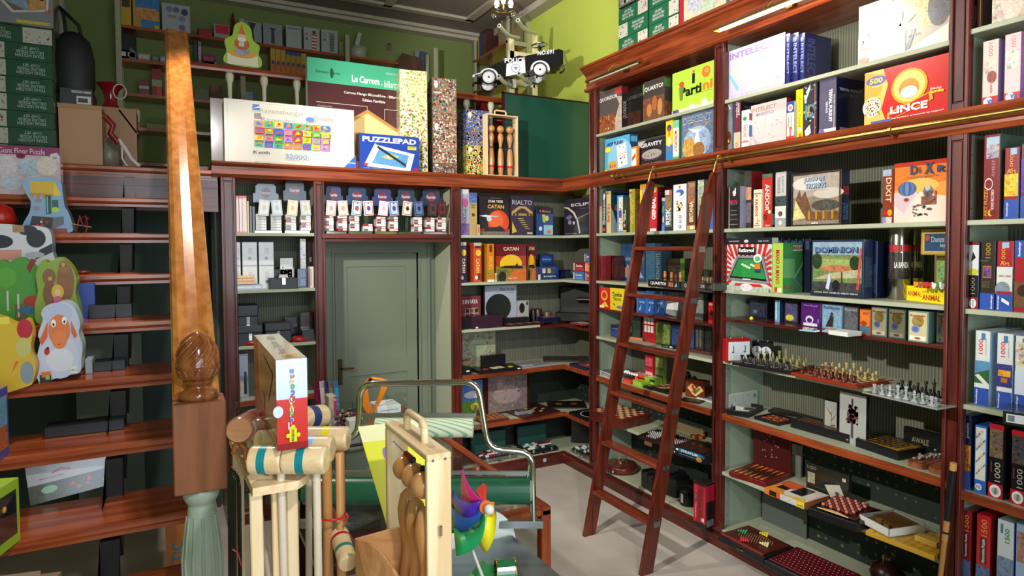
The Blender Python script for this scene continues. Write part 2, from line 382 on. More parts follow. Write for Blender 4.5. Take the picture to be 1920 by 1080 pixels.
lw = N('ShaderNodeLayerWeight'); lw.inputs[0].default_value = .3; mx = N('ShaderNodeMixShader'); fm = N('ShaderNodeMath'); fm.operation = 'MULTIPLY'; fm.inputs[1].default_value = .5; L(lw.outputs['Facing'],fm.inputs[0]); L(fm.outputs[0],mx.inputs[0]); L(tp.outputs[0],mx.inputs[1]); L(gs.outputs[0],mx.inputs[2]); L(mx.outputs[0],nt.nodes['Material Output'].inputs[0])
for z, k in ((2.32,'s'),(1.88,'s'),(1.625,'d'),(1.36,'s'),(.985,'w'),(.60,'s'),(.13,'s')): shelf(z,*bays[0],k)
for z, k in ((2.32,'s'),(1.885,'s'),(1.68,'d'),(1.375,'s'),(.985,'w'),(.56,'s'),(.13,'s')): shelf(z,*bays[1],k)
for z, k in ((2.32,'s'),(1.878,'s'),(1.397,'s'),(.955,'w'),(.50,'s'),(.13,'s')): shelf(z,*bays[2],k)
for bay, z in zip(bays,(3.235,3.235,3.26)): shelf(z,*bay,'s','upper_shelf')
m = M().box(DEP-.008,DEP,YE,-.46,.95,2.84).box(DEP-.008,DEP,YE,-.46,2.868,3.66); obj(m,'back_panel',stripe,RU)
o = obj(M().box(DEP-.008,DEP,YE,-.46,.1,.95),'back_panel',dots,RU); o['label'] = 'dark dotted wallpaper panel'
obj(M().prism([(x,z) for x,z in ledge(0)],YE,-.03,'y'),'ledge',MO['y'],RU)
obj(M().prism(plinth,YE,-.0,'y'),'plinth',MH['y'],RU)
crown = [(0,3.64),(-.035,3.64),(-.05,3.652),(-.045,3.672),(-.025,3.682),(-.02,3.69),(-.03,3.785),(-.045,3.80),(-.075,3.825),(-.082,3.84),(-.1,3.845),(-.1,3.865),(DEP,3.865),(DEP,3.64)]
obj(M().prism(crown,YE,-.43,'y'),'cornice',MO['y'],RU)
# ---- back unit: left bay, door surround, corner bay ----
BU = thing('wall_shelving','low mahogany shelving around the green door, joining the right-hand unit in the corner','shelving',(0,0,0))
XL = -3.152
for a, b in ((XL,-3.046),(-2.452,-2.365),(-1.226,-1.136)): pilaster('post',BU,'B',a,b,.118,2.752)
for a, b in ((-2.43,-2.375),(-1.21,-1.15),(-3.10,-3.06)): obj(M().box(a,b,.03,.46,0,2.75),'side_panel',SAGE,BU)
obj(M().box(XL,-3.10,.03,.46,0,2.75),'end_panel',MH['z'],BU)
obj(M().box(-3.1,-2.4,.436,.444,.1,2.75).box(-2.4,-1.2,.436,.444,2.26,2.75).box(-1.2,.44,.436,.444,.95,2.75).box(.432,.44,-.46,.44,.95,2.75),'back_panel',stripe,BU)
o = obj(M().box(-1.2,.44,.436,.444,.1,.95).box(.432,.44,-.46,.44,.1,.95),'back_panel',dots,BU); o['label'] = 'dark dotted wallpaper panel'
for z in (2.32,1.866,1.42): obj(M().box(-3.075,-2.42,0,.436,z-.025,z,.002),'shelf',SAGE,BU)
for z in (.985,.55):
    o = obj(M().box(-3.075,-2.42,.012,.436,z-.03,z),'shelf',SAGE,BU); obj(M().box(-3.075,-2.42,-.006,.012,z-.045,z+.002,.003),'front_edge',MO['x'],o)
o = obj(M().box(-2.39,-1.2,.012,.436,2.285,2.315),'shelf',SAGE,BU); obj(M().prism([(.012,2.245),(-.006,2.25),(-.006,2.27),(-.02,2.28),(-.02,2.317),(.012,2.317)],-2.39,-1.2,'x'),'front_edge',MH['x'],o)
for i, (z,k) in enumerate(((2.31,'s'),(1.866,'s'),(1.425,'s'),(1.0,'w'),(.515,'w'),(.12,'s'))):
    if i == 2: m = M().box(-1.17,-.28,0,.436,z-.025,z,.002); obj(m,'shelf',SAGE,BU); o = obj(M().box(-.28,.432,.02,.436,z-.04,z-.015).box(.0,.432,-.5,.02,z-.04,z-.015),'shelf',MH['x'],BU); continue
    f0 = .012 if k == 'w' else 0
    poly = [(-1.17,f0),(f0,f0),(f0,-.5),(.436,-.5),(.436,.436),(-1.17,.436)]
    o = obj(M().prism(poly,z-(.03 if k == 'w' else .025),z,'z'),'shelf',SAGE,BU)
    if k == 'w': obj(M().box(-1.17,-.006,-.006,.012,z-.045,z+.002,.003).box(-.006,.012,-.47,.012,z-.045,z+.002,.003),'front_edge',MO['x'],o)
ledB = [(y,z) for y,z in ledge(0)]
mm = M().prism([(y if y > -.0 else y,z) for y,z in ledB],XL-.06,.03,'x'); mm.box(XL-.06,.44,.38,.5,2.84,2.868)
obj(mm,'ledge',MO['x'],BU)
obj(M().prism([(y,z) for y,z in ledB],XL-.061,XL-.06,'x'),'ledge_end',MH['x'],BU)
for a, b in ((XL,-2.37),(-1.22,0)): obj(M().prism(plinth,a,b,'x'),'plinth',MH['x'],BU)
# ---- brass rail and rolling ladder ----
RL = thing('ladder_rail','long brass ladder rail running along the right-hand ledge','rail',(-.085,-3,2.81))
m = M().tube([(0,3-.93,0),(0,3-5.3,0)],.014,12); m.ball((0,3-.915,0),.024,12); m.lathe([(.018,-.02),(.018,.02)],(0,3-.97,0),12,'y')
obj(m,'rod',BRASS,RL)
for y in (-1.05,-2.23,-3.36,-4.6):
    m = M().lathe([(.02,-.008),(.02,.008)],(0,3+y,0),12,'y'); m.tube([(0,3+y,-.015),(.02,3+y,-.03),(.049,3+y,-.03)],.007,8)
    obj(m,'bracket',BRASS,RL)
LD = thing('library_ladder','mahogany rolling ladder hooked over the brass rail','ladder',(-.7,-1.82,0))
def lx(z): return -.785+.2155*z   # front edge of the stiles
LW = wood('ladder_wood_z','#45170e','#6e2a18','z',1,.3,.4); LWy = wood('ladder_wood_y','#4e1b0f','#7c3019','y',1,.28,.4)
for y0, y1 in ((-1.47,-1.50),(-2.13,-2.16)):
    poly = [(lx(0),0),(lx(0)+.1,0),(lx(2.60)+.10,2.60),(-.108,2.70),(-.15,2.715),(lx(2.53)+.005,2.53)]
    m = M().prism([(x+.7,z) for x,z in poly],y0+1.82,y1+1.82,'y'); obj(m,'stile',LW,LD)
for z in (.345,.715,1.09,1.46,1.84,2.195):
    x = lx(z)+.7; m = M().box(x-.006,x+.088,-2.13+1.82,-1.50+1.82,z-.03,z,.006); obj(m,'tread',LWy,LD)
for y in (-1.47,-2.16):
    m = M()
    m.box(.575,.578,y+1.80,y+1.84,2.56,2.84) if False else m.tube([(.555,y+1.835,2.60),(.56,y+1.835,2.70),(.59,y+1.835,2.79),(.60,y+1.835,2.828),(.618,y+1.835,2.836),(.634,y+1.835,2.82)],.011,4)
    obj(m,'rail_hook',BRASS,LD)
for z in (.345,1.09,1.84,2.195,.715,1.46):
    x = lx(z)+.7; m = M().box(x+.03,x+.085,-2.163+1.82,-2.16+1.82,z-.04,z+.0); 
    m.lathe([(.004,0),(.004,-.003)],(x+.042,-2.163+1.82,z-.02),6,'y'); m.lathe([(.004,0),(.004,-.003)],(x+.073,-2.163+1.82,z-.02),6,'y')
    obj(m,'metal_plate',STEEL,LD)
# ---- picture lights on the upper cornice ----
lampglow, nt, gb3, N, L = newmat('lamp_glow'); gb3.inputs['Emission Color'].default_value = (1,.93,.8,1); gb3.inputs['Emission Strength'].default_value = 25
def picture_lamp(y,lab,on,ln=.72):
    T = thing('picture_light',lab,'light',(-.03,y,3.72)); 
    obj(M().box(-.012,0,-.03,.03,-.03,.035,.003),'wall_plate',BRASS,T)
    obj(M().tube([(-.01,0,0),(-.06,0,.03),(-.13,.03,.01),(-.15,.06,-.03)],.006,8),'arm',BRASS,T)
    m = M(); n = 10; r = .032; P = [(-.15+r*math.cos(PI*i/n),-.06+r*math.sin(PI*i/n)) for i in range(n+1)]+[(-.15+(r-.003)*math.cos(PI*(n-i)/n),-.06+(r-.003)*math.sin(PI*(n-i)/n)) for i in range(n+1)]
    m.prism(P,-ln/2,ln/2,'y'); 
    for e in (-ln/2,ln/2): m.prism([(-.15+r*math.cos(PI*i/n),-.06+r*math.sin(PI*i/n)) for i in range(n+1)],e-.002,e+.002,'y')
    obj(m,'lamp_shade',BRASS,T)
    g = obj(M().tube([(-.15,-ln/2+.03,-.058),(-.15,ln/2-.03,-.058)],.010,8),'bulb',lampglow if on else CREAM,T)
    if on:
        l = lamp('picture_light_bulb','AREA',(-.18,y,3.645),(.1,y,3.1),2.6,(1,.93,.82),.05,.6)
        l.rotation_euler = (0,math.radians(-22),0); l.data.shape = 'RECTANGLE'; l.data.size = .05; l.data.size_y = .6
picture_lamp(-1.04,'unlit brass picture light over the shelf with the green party game box',False)
picture_lamp(-2.68,'lit brass picture light glaring over the middle upper shelf',True,.95)
# ---- staircase ----
ST = thing('staircase','open mahogany staircase rising to the mezzanine on the left','staircase',(-4.5,-3.3,0))
def sp(v): return (v[0]+4.5,v[1]+3.3,v[2])
for i in range(12):
    z = 2.80-.25*i; y = -.332*i
    x1 = -3.43 if i else -3.17
    m = M(); X0, X1 = -6.3+4.5, x1+4.5; Y = y+3.3
    m.prism([(Y+.006,z-.058),(Y+.02,z-.05),(Y+.02,z-.02),(Y,z-.02),(Y,z),(Y+.36,z),(Y+.36,z-.045),(Y+.03,z-.045),(Y+.03,z-.06)],X0,X1,'x') if False else \
    m.prism([(Y+.012,z-.062),(Y+.012,z-.045),(Y-.004,z-.04),(Y-.012,z-.028),(Y-.012,z-.008),(Y-.004,z),(Y+.37 if i else Y+.1,z),(Y+.37 if i else Y+.1,z-.045),(Y+.05,z-.045),(Y+.05,z-.062)],X0,X1,'x')
    obj(m,'tread',TR['x'],ST)
m = M()
for i in range(1,12):
    z = 2.80-.25*i-.045; y = -.332*i
    m.prism([(y+.10+3.3,z),(y+.37+3.3,z),(y+.37+3.3,z+.22),(y+.34+3.3,z+.22),(y+.34+3.3,z-.12),(y+.24+3.3,z-.2),(y+.1+3.3,z-.03)],-3.79+4.5,-3.72+4.5,'x')
obj(m,'stringer',solid('dark_steel','#1c1b1d',.5,.3),ST)
# handrail
RW = wood('handrail_wood','#b0692e','#cf8a48','y',1.0,.2,.7,.3)
pb = oY(325,740,-2.93); zt0, zt1 = 1.70, 3.60
hr = [(-3.505,1.0)]
prof = [(-.074,0),(-.076,.018),(-.066,.03),(-.07,.042),(-.052,.056),(-.035,.05),(-.02,.046),(.02,.046),(.035,.05),(.052,.056),(.07,.042),(.066,.03),(.076,.018),(.074,0)]
A = Vector((-3.432,-2.90,1.655)); B = Vector((-3.432,-.10,3.755))
m = M(); dirv = (B-A).normalized(); nu = Vector((0,-dirv.z,dirv.y)); n = len(prof)
V = [A+Vector((p[0],0,0))+nu*(p[1]) for p in prof]+[B+Vector((p[0],0,0))+nu*(p[1]) for p in prof]
m.add([sp(v) for v in V],[[i,(i+1) % n,n+(i+1) % n,n+i] for i in range(n)],False); m.add([sp(v) for v in V],[list(range(n))[::-1],list(range(n,2*n))])
o = obj(m,'handrail',RW,ST); o['label'] = 'glossy honey-coloured handrail'
# newel
NW = M().box(-3.509+4.5,-3.342+4.5,-3.0+3.3,-2.86+3.3,1.35,1.665,.004)
o = obj(NW,'newel_block',wood('newel_wood','#7a452b','#99603e','z',.5,.5,.1),ST)
c = (-3.426+4.5,-2.93+3.3,1.665)
m = M().lathe([(.055,0),(.065,.012),(.062,.028),(.04,.04),(.032,.052),(.05,.062),(.05,.07)],c,24)
m.lathe([(.045,.068),(.062,.085),(.068,.105),(.069,.118),(.071,.122),(.069,.127),(.066,.15),(.055,.185),(.038,.215),(.016,.236),(.002,.24)],c,24)
GA = m
for k in range(10):
    pts = []
    for j in range(8):
        t = j/7; hh = .13+t*.10; rr = .068*math.sqrt(max(.02,1-(t*.97)**2.2)); a = k*2*PI/10+t*1.5
        pts.append((c[0]+rr*math.cos(a),c[1]+rr*math.sin(a),c[2]+hh))
    m.tube(pts,.005,5)
for k in range(16):
    a = k*2*PI/16; m.tube([(c[0]+r_*math.cos(a+q),c[1]+r_*math.sin(a+q),c[2]+h_) for q,h_,r_ in ((-.17,.082,.061),(-.15,.105,.069),(0,.116,.071),(.15,.105,.069),(.17,.082,.061))],.003,4)
ob_ = obj(m,'acorn_finial',wood('finial_wood','#7b4322','#a3663a','z',1,.15,.7),ST); ob_['label'] = 'carved varnished acorn finial'
c = (-3.424+4.5,-2.93+3.3,0)
m = M().lathe([(.06,.45),(.06,1.0),(.064,1.10),(.058,1.18),(.047,1.255),(.044,1.285),(.043,1.29),(.050,1.30),(.058,1.315),(.060,1.33),(.055,1.35)],c,24)
for k in range(12):
    a = k*2*PI/12; m.tube([(c[0]+r_*math.cos(a),c[1]+r_*math.sin(a),z) for z,r_ in ((.5,.06),(1.1,.0635),(1.25,.046))],.006,5)
m.box(c[0]-.08,c[0]+.08,c[1]-.08,c[1]+.08,0,.45)
o = obj(m,'newel_column',solid('pale_green_paint','#a9b9ab',.35,var=.05,coat=.3),ST); o['label'] = 'pale green turned and fluted column'
# ---- mezzanine railing ----
ML = thing('railing','mezzanine railing with a wooden top rail and cream turned balusters','railing',(-1.6,.5,2.8))
m = M().prism([(-.045,.88),(-.05,.9),(-.04,.93),(0,.94),(.04,.93),(.05,.9),(.045,.88)],-3.45+1.6,.42+1.6,'x'); obj(m,'top_rail',MO['x'],ML)
obj(M().box(-3.45+1.6,.42+1.6,-.03,.03,.03,.08),'bottom_rail',MO['x'],ML)
bl = M().lathe([(.028,.08),(.028,.12),(.018,.14),(.026,.2),(.03,.3),(.022,.52),(.016,.62),(.02,.64),(.016,.66),(.019,.78),(.022,.80),(.03,.82),(.034,.84),(.034,.865),(.026,.885)],(0,0,0),14)
for k in range(8):
    a = k*PI/4; bl.tube([(.024*math.cos(a),.024*math.sin(a),.25),(.0185*math.cos(a),.0185*math.sin(a),.6)],.003,4)
b0 = obj(bl,'baluster',CREAM,ML,(-3.03+1.6,0,0))
x = oY(495,150,.5).x; sp_ = x+3.03
for i in range(1,14):
    if -3.03+i*sp_ > .40: break
    c_ = b0.copy(); COL.objects.link(c_); c_.parent = ML; c_.location = (-3.03+i*sp_+1.6,0,0)
# ================= THINGS ON THE RIGHT-HAND SHELVES =================
def r_(a,b,c,d,col,busy=0): return ('r',a,b,c,d,col,busy)
def t_(s,a,b,w,h,col,rot=0,bold=1): return ('t',s,a,b,w,h,col,rot,bold)
def e_(a,b,ra,rb,col,busy=0): return ('e',a,b,ra,rb,col,busy)
def p_(pts,col,busy=0): return ('p',pts,col,busy)
def n_(k,a,b,c,d,r,cols,seed=1): return ('n',k,a,b,c,d,r,cols,seed)
def gz(name,label,cat,z,A,B,d,h,base,F=(),R=(),L=(),T=(),mat=None,group=None,busy=0,dx=0):
    """a thing lying on a shelf at height z: A and B are its two lower front corners"""
    a = oZ(A[0],A[1],z); b = oZ(B[0],B[1],z); w = (b-a).length; rz = math.atan2(b.y-a.y,b.x-a.x)
    return gb(name,label,cat,(a+b)/2+Vector((0,0,0)),rz,w,d,h,base,F,R,L,T,mat,group,busy)
def frameR(z,A,B):
    a = oZ(A[0],A[1],z); b = oZ(B[0],B[1],z); return (a+b)/2, (b-a).length, math.atan2(b.y-a.y,b.x-a.x)
UB, ULo = 3.235, 2.868
PZ = ['#3c6fa8','#c9a23a','#8e3b2a','#3f7a45','#d9d2bd','#5b3f77']
# --- bay next to the corner, upper shelf ---
QF = [r_(0,0,1,1,'#5c5450'),p_([(.55,0),(1,0),(1,.75),(.75,.8),(.9,.6)],'#b9a79a',.3),r_(0,0,.72,.42,'#8a4a2c',.5),n_(26,.02,.05,.7,.4,.008,['#e8c39a','#5a2a18','#c98a58'],3),
      t_('QUORIDOR',.42,.80,.8,.1,'#f2f0ee'),r_(.7,.84,1,.98,'#c5323c')]
rb(UB,1124,1166,175,.07,'grey and brown game box with white title, nearest the corner on the topmost shelf','#2d2624',QF,[t_('QUORIDOR',.5,.45,.62,.4,'#a9a29c',90),r_(0,.82,1,.98,'#6e1f26')])
rb(UB,1170,1206,170,.2,'near-black game box set back in shadow between two game boxes with brown pictures','#1c1a1a',[t_('QUORIDOR',.5,.75,.9,.1,'#5a5552'),r_(.1,.05,.9,.4,'#3a2018',.5)],x0=.1)
rb(UB,1206,1246,155.5,.08,'dark grey game box with white title and round brown pieces on the cover','#4a4340',
   [t_('QUARTO!',.5,.80,.86,.12,'#f4f2ee'),r_(0,0,1,.58,'#6b4632',.5),e_(.3,.28,.12,.16,'#c77f46'),e_(.55,.42,.12,.18,'#b06a38'),e_(.8,.3,.11,.2,'#c98a52'),r_(0,.7,.06,.95,'#7ab648')],[r_(0,.75,.8,.95,'#5f8f3a'),r_(.0,.0,1,.4,'#7a4a30',.6)])
rb(UB,1261,1339,139,.05,'lime green party game box with an orange balloon on the cover','#b8dc3c',
   [r_(0,0,1,1,'#b9e04a',.08),e_(.82,.80,.10,.13,'#e8822a'),e_(.84,.83,.05,.06,'#f3a55e'),t_('Parti',.46,.48,.52,.24,'#1d2a12',0,2),t_('ni',.86,.5,.22,.2,'#e8822a',0,2),t_('juegos de fiesta y amigos',.75,.37,.4,.03,'#8aa83a'),
    p_([(.5,.62),(.56,.62),(.56,.85),(.5,.85)],'#20262a'),e_(.53,.9,.03,.04,'#c98a6a'),p_([(.2,.3),(.26,.3),(.3,.62),(.18,.62)],'#7a8a4a'),e_(.24,.68,.06,.06,'#d0583a'),
    r_(0,0,1,.1,'#e9f2c0'),e_(.5,.08,.08,.07,'#f4f8e0'),e_(.8,.12,.08,.08,'#f4f8e0'),r_(.02,.02,.18,.1,'#5a4a9a')],[r_(0,0,1,1,'#8cb23a')])
# ledge row
rb(ULo,1134.5,1181,262.5,.09,'sky blue dice game box with a tilted playing card figure and gold star','#4aa8dc',
   [r_(0,0,1,1,'#4fb0e4',.15),e_(.62,.38,.5,.55,'#8fd0f0'),p_([(.55,.1),(.92,.16),(.85,.8),(.48,.74)],'#f6f2f4'),n_(16,.56,.16,.86,.72,.009,['#c23a8a','#e8b83a','#4a3a9a'],5),t_('HOP PLINK!',.42,.83,.66,.11,'#3a1a6a',0,2),
    e_(.14,.68,.12,.08,'#f4e83a'),e_(.33,.18,.18,.16,'#e8a83a'),t_('8-10',.33,.18,.24,.1,'#3a2a7a'),r_(0,0,.12,.1,'#f0d23a')],[r_(0,.0,1,1,'#2a5f9a'),r_(.1,.8,.9,.95,'#7ac0e8')])
rb(ULo,1183,1194,276,.03,'small orange and white card box between a blue box and a black space box','#e88a2a',[r_(.1,.1,.9,.9,'#f6efe4',.4),p_([(.2,.3),(.8,.5),(.8,.7),(.2,.5)],'#d8542a')],x0=.0)
rb(ULo,1196.5,1247,267,.06,'black game box with a grey board floating in space on the cover','#1b1a22',
   [p_([(0,.7),(.3,1),(0,1)],'#b9b4b0'),t_('GRAVITY',.5,.82,.8,.16,'#d9dce0',0,2),e_(.52,.42,.4,.22,'#5a3a5a'),e_(.52,.44,.36,.18,'#a8a49c'),n_(20,.25,.34,.8,.54,.005,['#3a3632'],2),n_(30,.02,.05,.98,.98,.002,['#cfd2e0','#8a8ec0'],4),t_('un juego de estrategia',.55,.1,.7,.04,'#a0a0b0')],[])
rb(ULo,1248.5,1261.5,227.5,.2,'yellow and blue game box standing on end next to the white and green one','#e8cc2a',[r_(0,0,1,.42,'#2f86c4'),e_(.5,.82,.32,.08,'#3a3a8a'),t_('juego de cartas',.5,.55,.5,.55,'#c8542a',90),e_(.5,.5,.3,.12,'#f0e89a')],[r_(0,0,1,1,'#c9b32a')])
rb(ULo,1262,1273,227,.2,'white and green property game box standing on end beside the fantasy box','#e6efe2',[r_(0,.82,1,1,'#7ac8a8'),r_(.2,.22,.8,.76,'#f4f2ee'),t_('MONOPOLY',.5,.49,.5,.5,'#c23a2a',270,2),r_(0,0,1,.12,'#5ab06a')],[r_(0,0,1,1,'#4a9a6a',.2)])
rb(ULo,1277.5,1339,217.5,.06,'fantasy game box with armoured gold figures against icy blue under a carved title','#4a4a52',
   [r_(.02,.02,.98,.98,'#5a6a8a',.5),e_(.5,.35,.42,.35,'#8a98b8',.5),p_([(.35,.2),(.5,.65),(.65,.2)],'#d8e2f0',.4),e_(.25,.25,.2,.22,'#b8863a',.6),e_(.55,.18,.18,.16,'#8a5a2a',.6),p_([(.2,.68),(.5,.52),(.9,.75),(.6,.6)],'#e6ecf4'),
    t_('DESCENT',.5,.86,.86,.17,'#b9c2cc',0,2),t_('DESCENT',.5,.87,.84,.15,'#5a6478',0,0),t_('viaje a las tinieblas',.65,.72,.5,.04,'#e0a83a'),r_(0,0,1,.05,'#2a2a30')])
# --- books row at 2.32 ---
z = 2.32
def spine(a,b,top,d,label,base,F,R=(),x0=.04,cat='game box',**k): return rb(z,a,b,top,d,label,base,F,R,x0=x0,cat=cat,**k)
spine(1123,1127.5,387,.2,'short thin pale green game box leaning by the left post of the ladder bay','#a8b89a',[r_(0,.85,1,1,'#c98a7a')])
spine(1129.8,1136,357,.27,'navy game box spine with a white star and upright white letters','#2c3148',[p_([(.2,.87),(.5,.93),(.8,.87),(.6,.80),(.2,.78)],'#eef0f4'),t_('ZOMBIES',.5,.58,.34,.7,'#eef0f4',270,2),r_(.1,.2,.9,.3,'#8a92a8',.4),r_(.1,.05,.9,.12,'#d84a5a')])
spine(1137,1145.5,359,.27,'cream game box spine with a red title, beside the navy star spine','#d9c48a',[t_('THE ISLAND',.5,.48,.56,.46,'#b8342a',270,2),r_(0,.93,1,1,'#c8b070'),e_(.3,.95,.2,.02,'#4a3a6a')],
      [r_(0,0,1,1,'#1e3a44',.4),r_(.1,.9,.9,.97,'#101c24'),e_(.4,.6,.25,.12,'#b0502a',.4),p_([(0,0),(.35,0),(.1,.5),(0,.6)],'#9aa8a0')])
spine(1157,1168,367,.24,'light blue game box spine crowded with small orange and yellow drawings','#4a9ad8',[r_(.3,.05,1,.95,'#e8e0d0',.3),n_(34,.32,.06,.98,.94,.006,['#e8892a','#d84a3a','#e8cc3a','#5aa84a'],6),r_(.35,.4,.8,.6,'#5a3a9a')],[r_(0,0,1,1,'#2a5a8a')])
spine(1168,1174.5,371,.2,'dark green spine with two lines of white letters, short, next to the light blue one','#24382e',[t_('MEMOS',.32,.42,.28,.24,'#e8ece6',90,2),t_('ANTELOS',.7,.5,.28,.3,'#e8ece6',90,2),r_(0,0,1,.07,'#c8a84a'),e_(.5,.2,.3,.05,'#b88a8a',.5)],[r_(0,0,1,1,'#1a2620',.4)],x0=.0)
spine(1180,1190.5,355,.25,'olive yellow game box spine with orange upright lettering, just left of the ladder','#9c9a34',[r_(0,0,.45,1,'#a8a05a',.5),t_('LA TIERRA MEDIA',.62,.48,.4,.6,'#e8b83a',270,2),e_(.3,.92,.25,.03,'#c8502a')],[r_(0,0,1,1,'#7a5a2a',.6)])
spine(1200,1211,346,.2,'gold yellow game box half hidden behind the left ladder stile','#c8922a',[r_(0,.0,.4,.88,'#f0cc2a'),r_(.5,.6,1,.9,'#8a8a9a',.5)],[r_(0,0,1,1,'#8a6a2a',.4)])
spine(1218,1232.5,352,.26,'bright red game box spine with a big white title reading upwards','#c8202e',[t_('GENIAL',.55,.52,.48,.5,'#fbf6f2',90,2),e_(.5,.93,.4,.06,'#e8a83a'),e_(.75,.96,.2,.03,'#5ab04a'),r_(.1,.01,.9,.07,'#e8e4f0',.4)],[r_(0,0,1,1,'#6a1420'),t_('GENIAL',.5,.85,.8,.08,'#a05a5a'),r_(.1,.3,.9,.6,'#4a1a1a',.5)])
spine(1241,1246.5,371,.2,'narrow blue, green and yellow game box between the red and the battle picture spines','#3a6ab0',[e_(.4,.65,.3,.12,'#7ac04a'),e_(.5,.35,.3,.1,'#e8d88a'),r_(0,.9,1,1,'#eeeeee'),r_(0,0,1,.2,'#4a8ad0')])
spine(1246.8,1260,357,.24,'grey-green world conquest game spine with a soldier picture and white title reading upwards','#5a6a5a',[r_(0,.88,.6,1,'#d8d4c8'),e_(.8,.93,.2,.05,'#d8304a'),r_(.1,.5,.9,.85,'#8a6a3a',.6),t_('RISK',.5,.36,.72,.42,'#eceae4',90,2),r_(0,0,1,.1,'#1e2a3a')],[r_(0,0,1,1,'#26323a'),r_(.1,0,.9,.2,'#3a6aa8')])
spine(1262.5,1287,347,.24,'tall white game box spine with a blue swoosh and three round icons','#ece8ec',[e_(.5,.82,.32,.07,'#3f6fae'),e_(.35,.79,.22,.04,'#ece8ec'),e_(.5,.94,.08,.03,'#b8782a'),n_(24,.25,.42,.75,.66,.009,['#f0cc2a','#d8b02a','#8a5a4a'],8),
      e_(.55,.3,.1,.035,'#5a6ab8'),e_(.55,.3,.06,.02,'#ece8ec'),e_(.55,.2,.1,.035,'#8a8ab8'),e_(.55,.2,.06,.02,'#ece8ec'),e_(.55,.09,.1,.035,'#5a6ab8'),e_(.55,.09,.06,.02,'#ece8ec')],[r_(0,0,1,1,'#b8b4c0')])
spine(1289,1304,341,.26,'brown game box spine with a pale historic title reading upwards behind the ladder','#6e4632',[r_(.1,.55,.9,.97,'#8a5a44',.7),t_('BRITANIA',.5,.38,.5,.42,'#ead9b8',90,2),r_(0,.01,1,.1,'#e0a03a'),r_(.4,.02,.8,.09,'#f6f0e8')],[r_(0,0,1,1,'#3a2a26')])
spine(1308.5,1320,338,.24,'mottled grey-green game box behind the top of the right ladder stile','#7a8272',[r_(0,0,1,1,'#8a9280',.8)])
spine(1324,1338.5,342,.18,'blue puzzle box with a red and white picture wedged against the middle post','#3a6ac0',[r_(.1,.5,.9,.95,'#9ab8e8',.2),p_([(.3,.5),(.8,.6),(.7,.75),(.2,.65)],'#e8e4f0'),p_([(.4,.68),(.9,.62),(.9,.68),(.5,.75)],'#c8303a'),r_(.1,.3,.8,.48,'#e8a89a',.4),t_('Ravensburger',.25,.15,.15,.28,'#eef2fa',90)])
# --- shelf 1.88 ---
z = 1.88
spine(1122.5,1129,480,.1,'dark red game box on its edge beside pewter figures','#7a1a1e',[t_('WARCRAFT',.5,.5,.5,.8,'#3a1010',90)],x0=.02)
spine(1131,1163,479,.05,'dark maroon game box with a shadowy portrait, behind small pewter figures','#35181a',[r_(.1,.1,.9,.9,'#3e1c1c',.5),e_(.4,.5,.2,.3,'#5a2a22',.5)],x0=.14)
spine(1164,1210,456,.06,'dark blue game box with a pale mountain skyline under a grey title','#1e3450',[r_(.04,.04,.96,.96,'#24466e',.3),t_('Monumental',.5,.6,.84,.12,'#8aa0b8'),p_([(.1,.1),(.3,.45),(.5,.2),(.7,.4),(.95,.1)],'#7a90a8',.5),e_(.3,.25,.2,.12,'#a86a5a',.4)],x0=.2)
spine(1211,1240,456,.12,'teal-blue game box with letters running down it, behind the brown round pieces','#1d3c50',[r_(0,0,.6,1,'#28556e',.3),t_('MONUMENTS',.78,.4,.24,.7,'#5a8098',90)],x0=.2)
spine(1244,1284,484,.08,'dark box with a faint title and a green end, standing behind brown wooden pieces','#2a2622',[t_('QUARTO',.5,.6,.6,.25,'#6a645c'),r_(.8,.0,1,1,'#4f7a2e')],x0=.24)
# pewter figures row, countable small ruins
pf = M().box(-.012,.012,-.012,.012,0,.012,.002).box(-.01,-.002,-.01,.002,.012,.034).box(.0,.008,-.004,.006,.012,.024).lathe([(.004,0),(.001,.016)],(-.006,-.004,.034),6)
PEW = solid('pewter','#7d7c78',.35,.8,var=.3)
q0 = None
for i in range(11):
    p = oZ(1128+i*8.6+(2 if i % 2 else 0),524.5-(i % 3)*3+i*.35,z); p = Vector((min(max(p.x,.03),.3),p.y if p.x < .3 else oX(1128+i*8.6,520,.3).y,z))
    if i == 0:
        q0 = obj(pf,'pewter_figure',PEW,None,p,.3); tag(q0,'small grey pewter tower figure in the row in front of the dark red box','figurine','pewter figures on the ladder bay shelf')
    else:
        c_ = q0.copy(); COL.objects.link(c_); c_.location = p; c_.rotation_euler = (0,0,i*.9)
T_ = gz('game_box','low black box with a white title lying flat with round wooden pieces on top','game box',z,(1215,536.5),(1275,542),.24,.055,'#1d1b1b',[t_('QUARTO!',.33,.5,.5,.5,'#f0efec',0,1),r_(.66,.2,.8,.8,'#9a5a3a',.6),p_([(.84,.2),(.9,.8),(.92,.3)],'#9ab8c8')])
T2 = gz('game_box','low grey-black box lying flat behind the ladder with small wooden pawns on top','game box',z,(1277,542),(1338,546),.24,.055,'#3a3836',[t_('QUORIDOR',.42,.5,.66,.5,'#a8a49c'),r_(.8,.3,.95,.7,'#55504c',.4)])
wp = [('#a5683a',.045),('#8a4a2a',.03),('#c08a50',.05)]
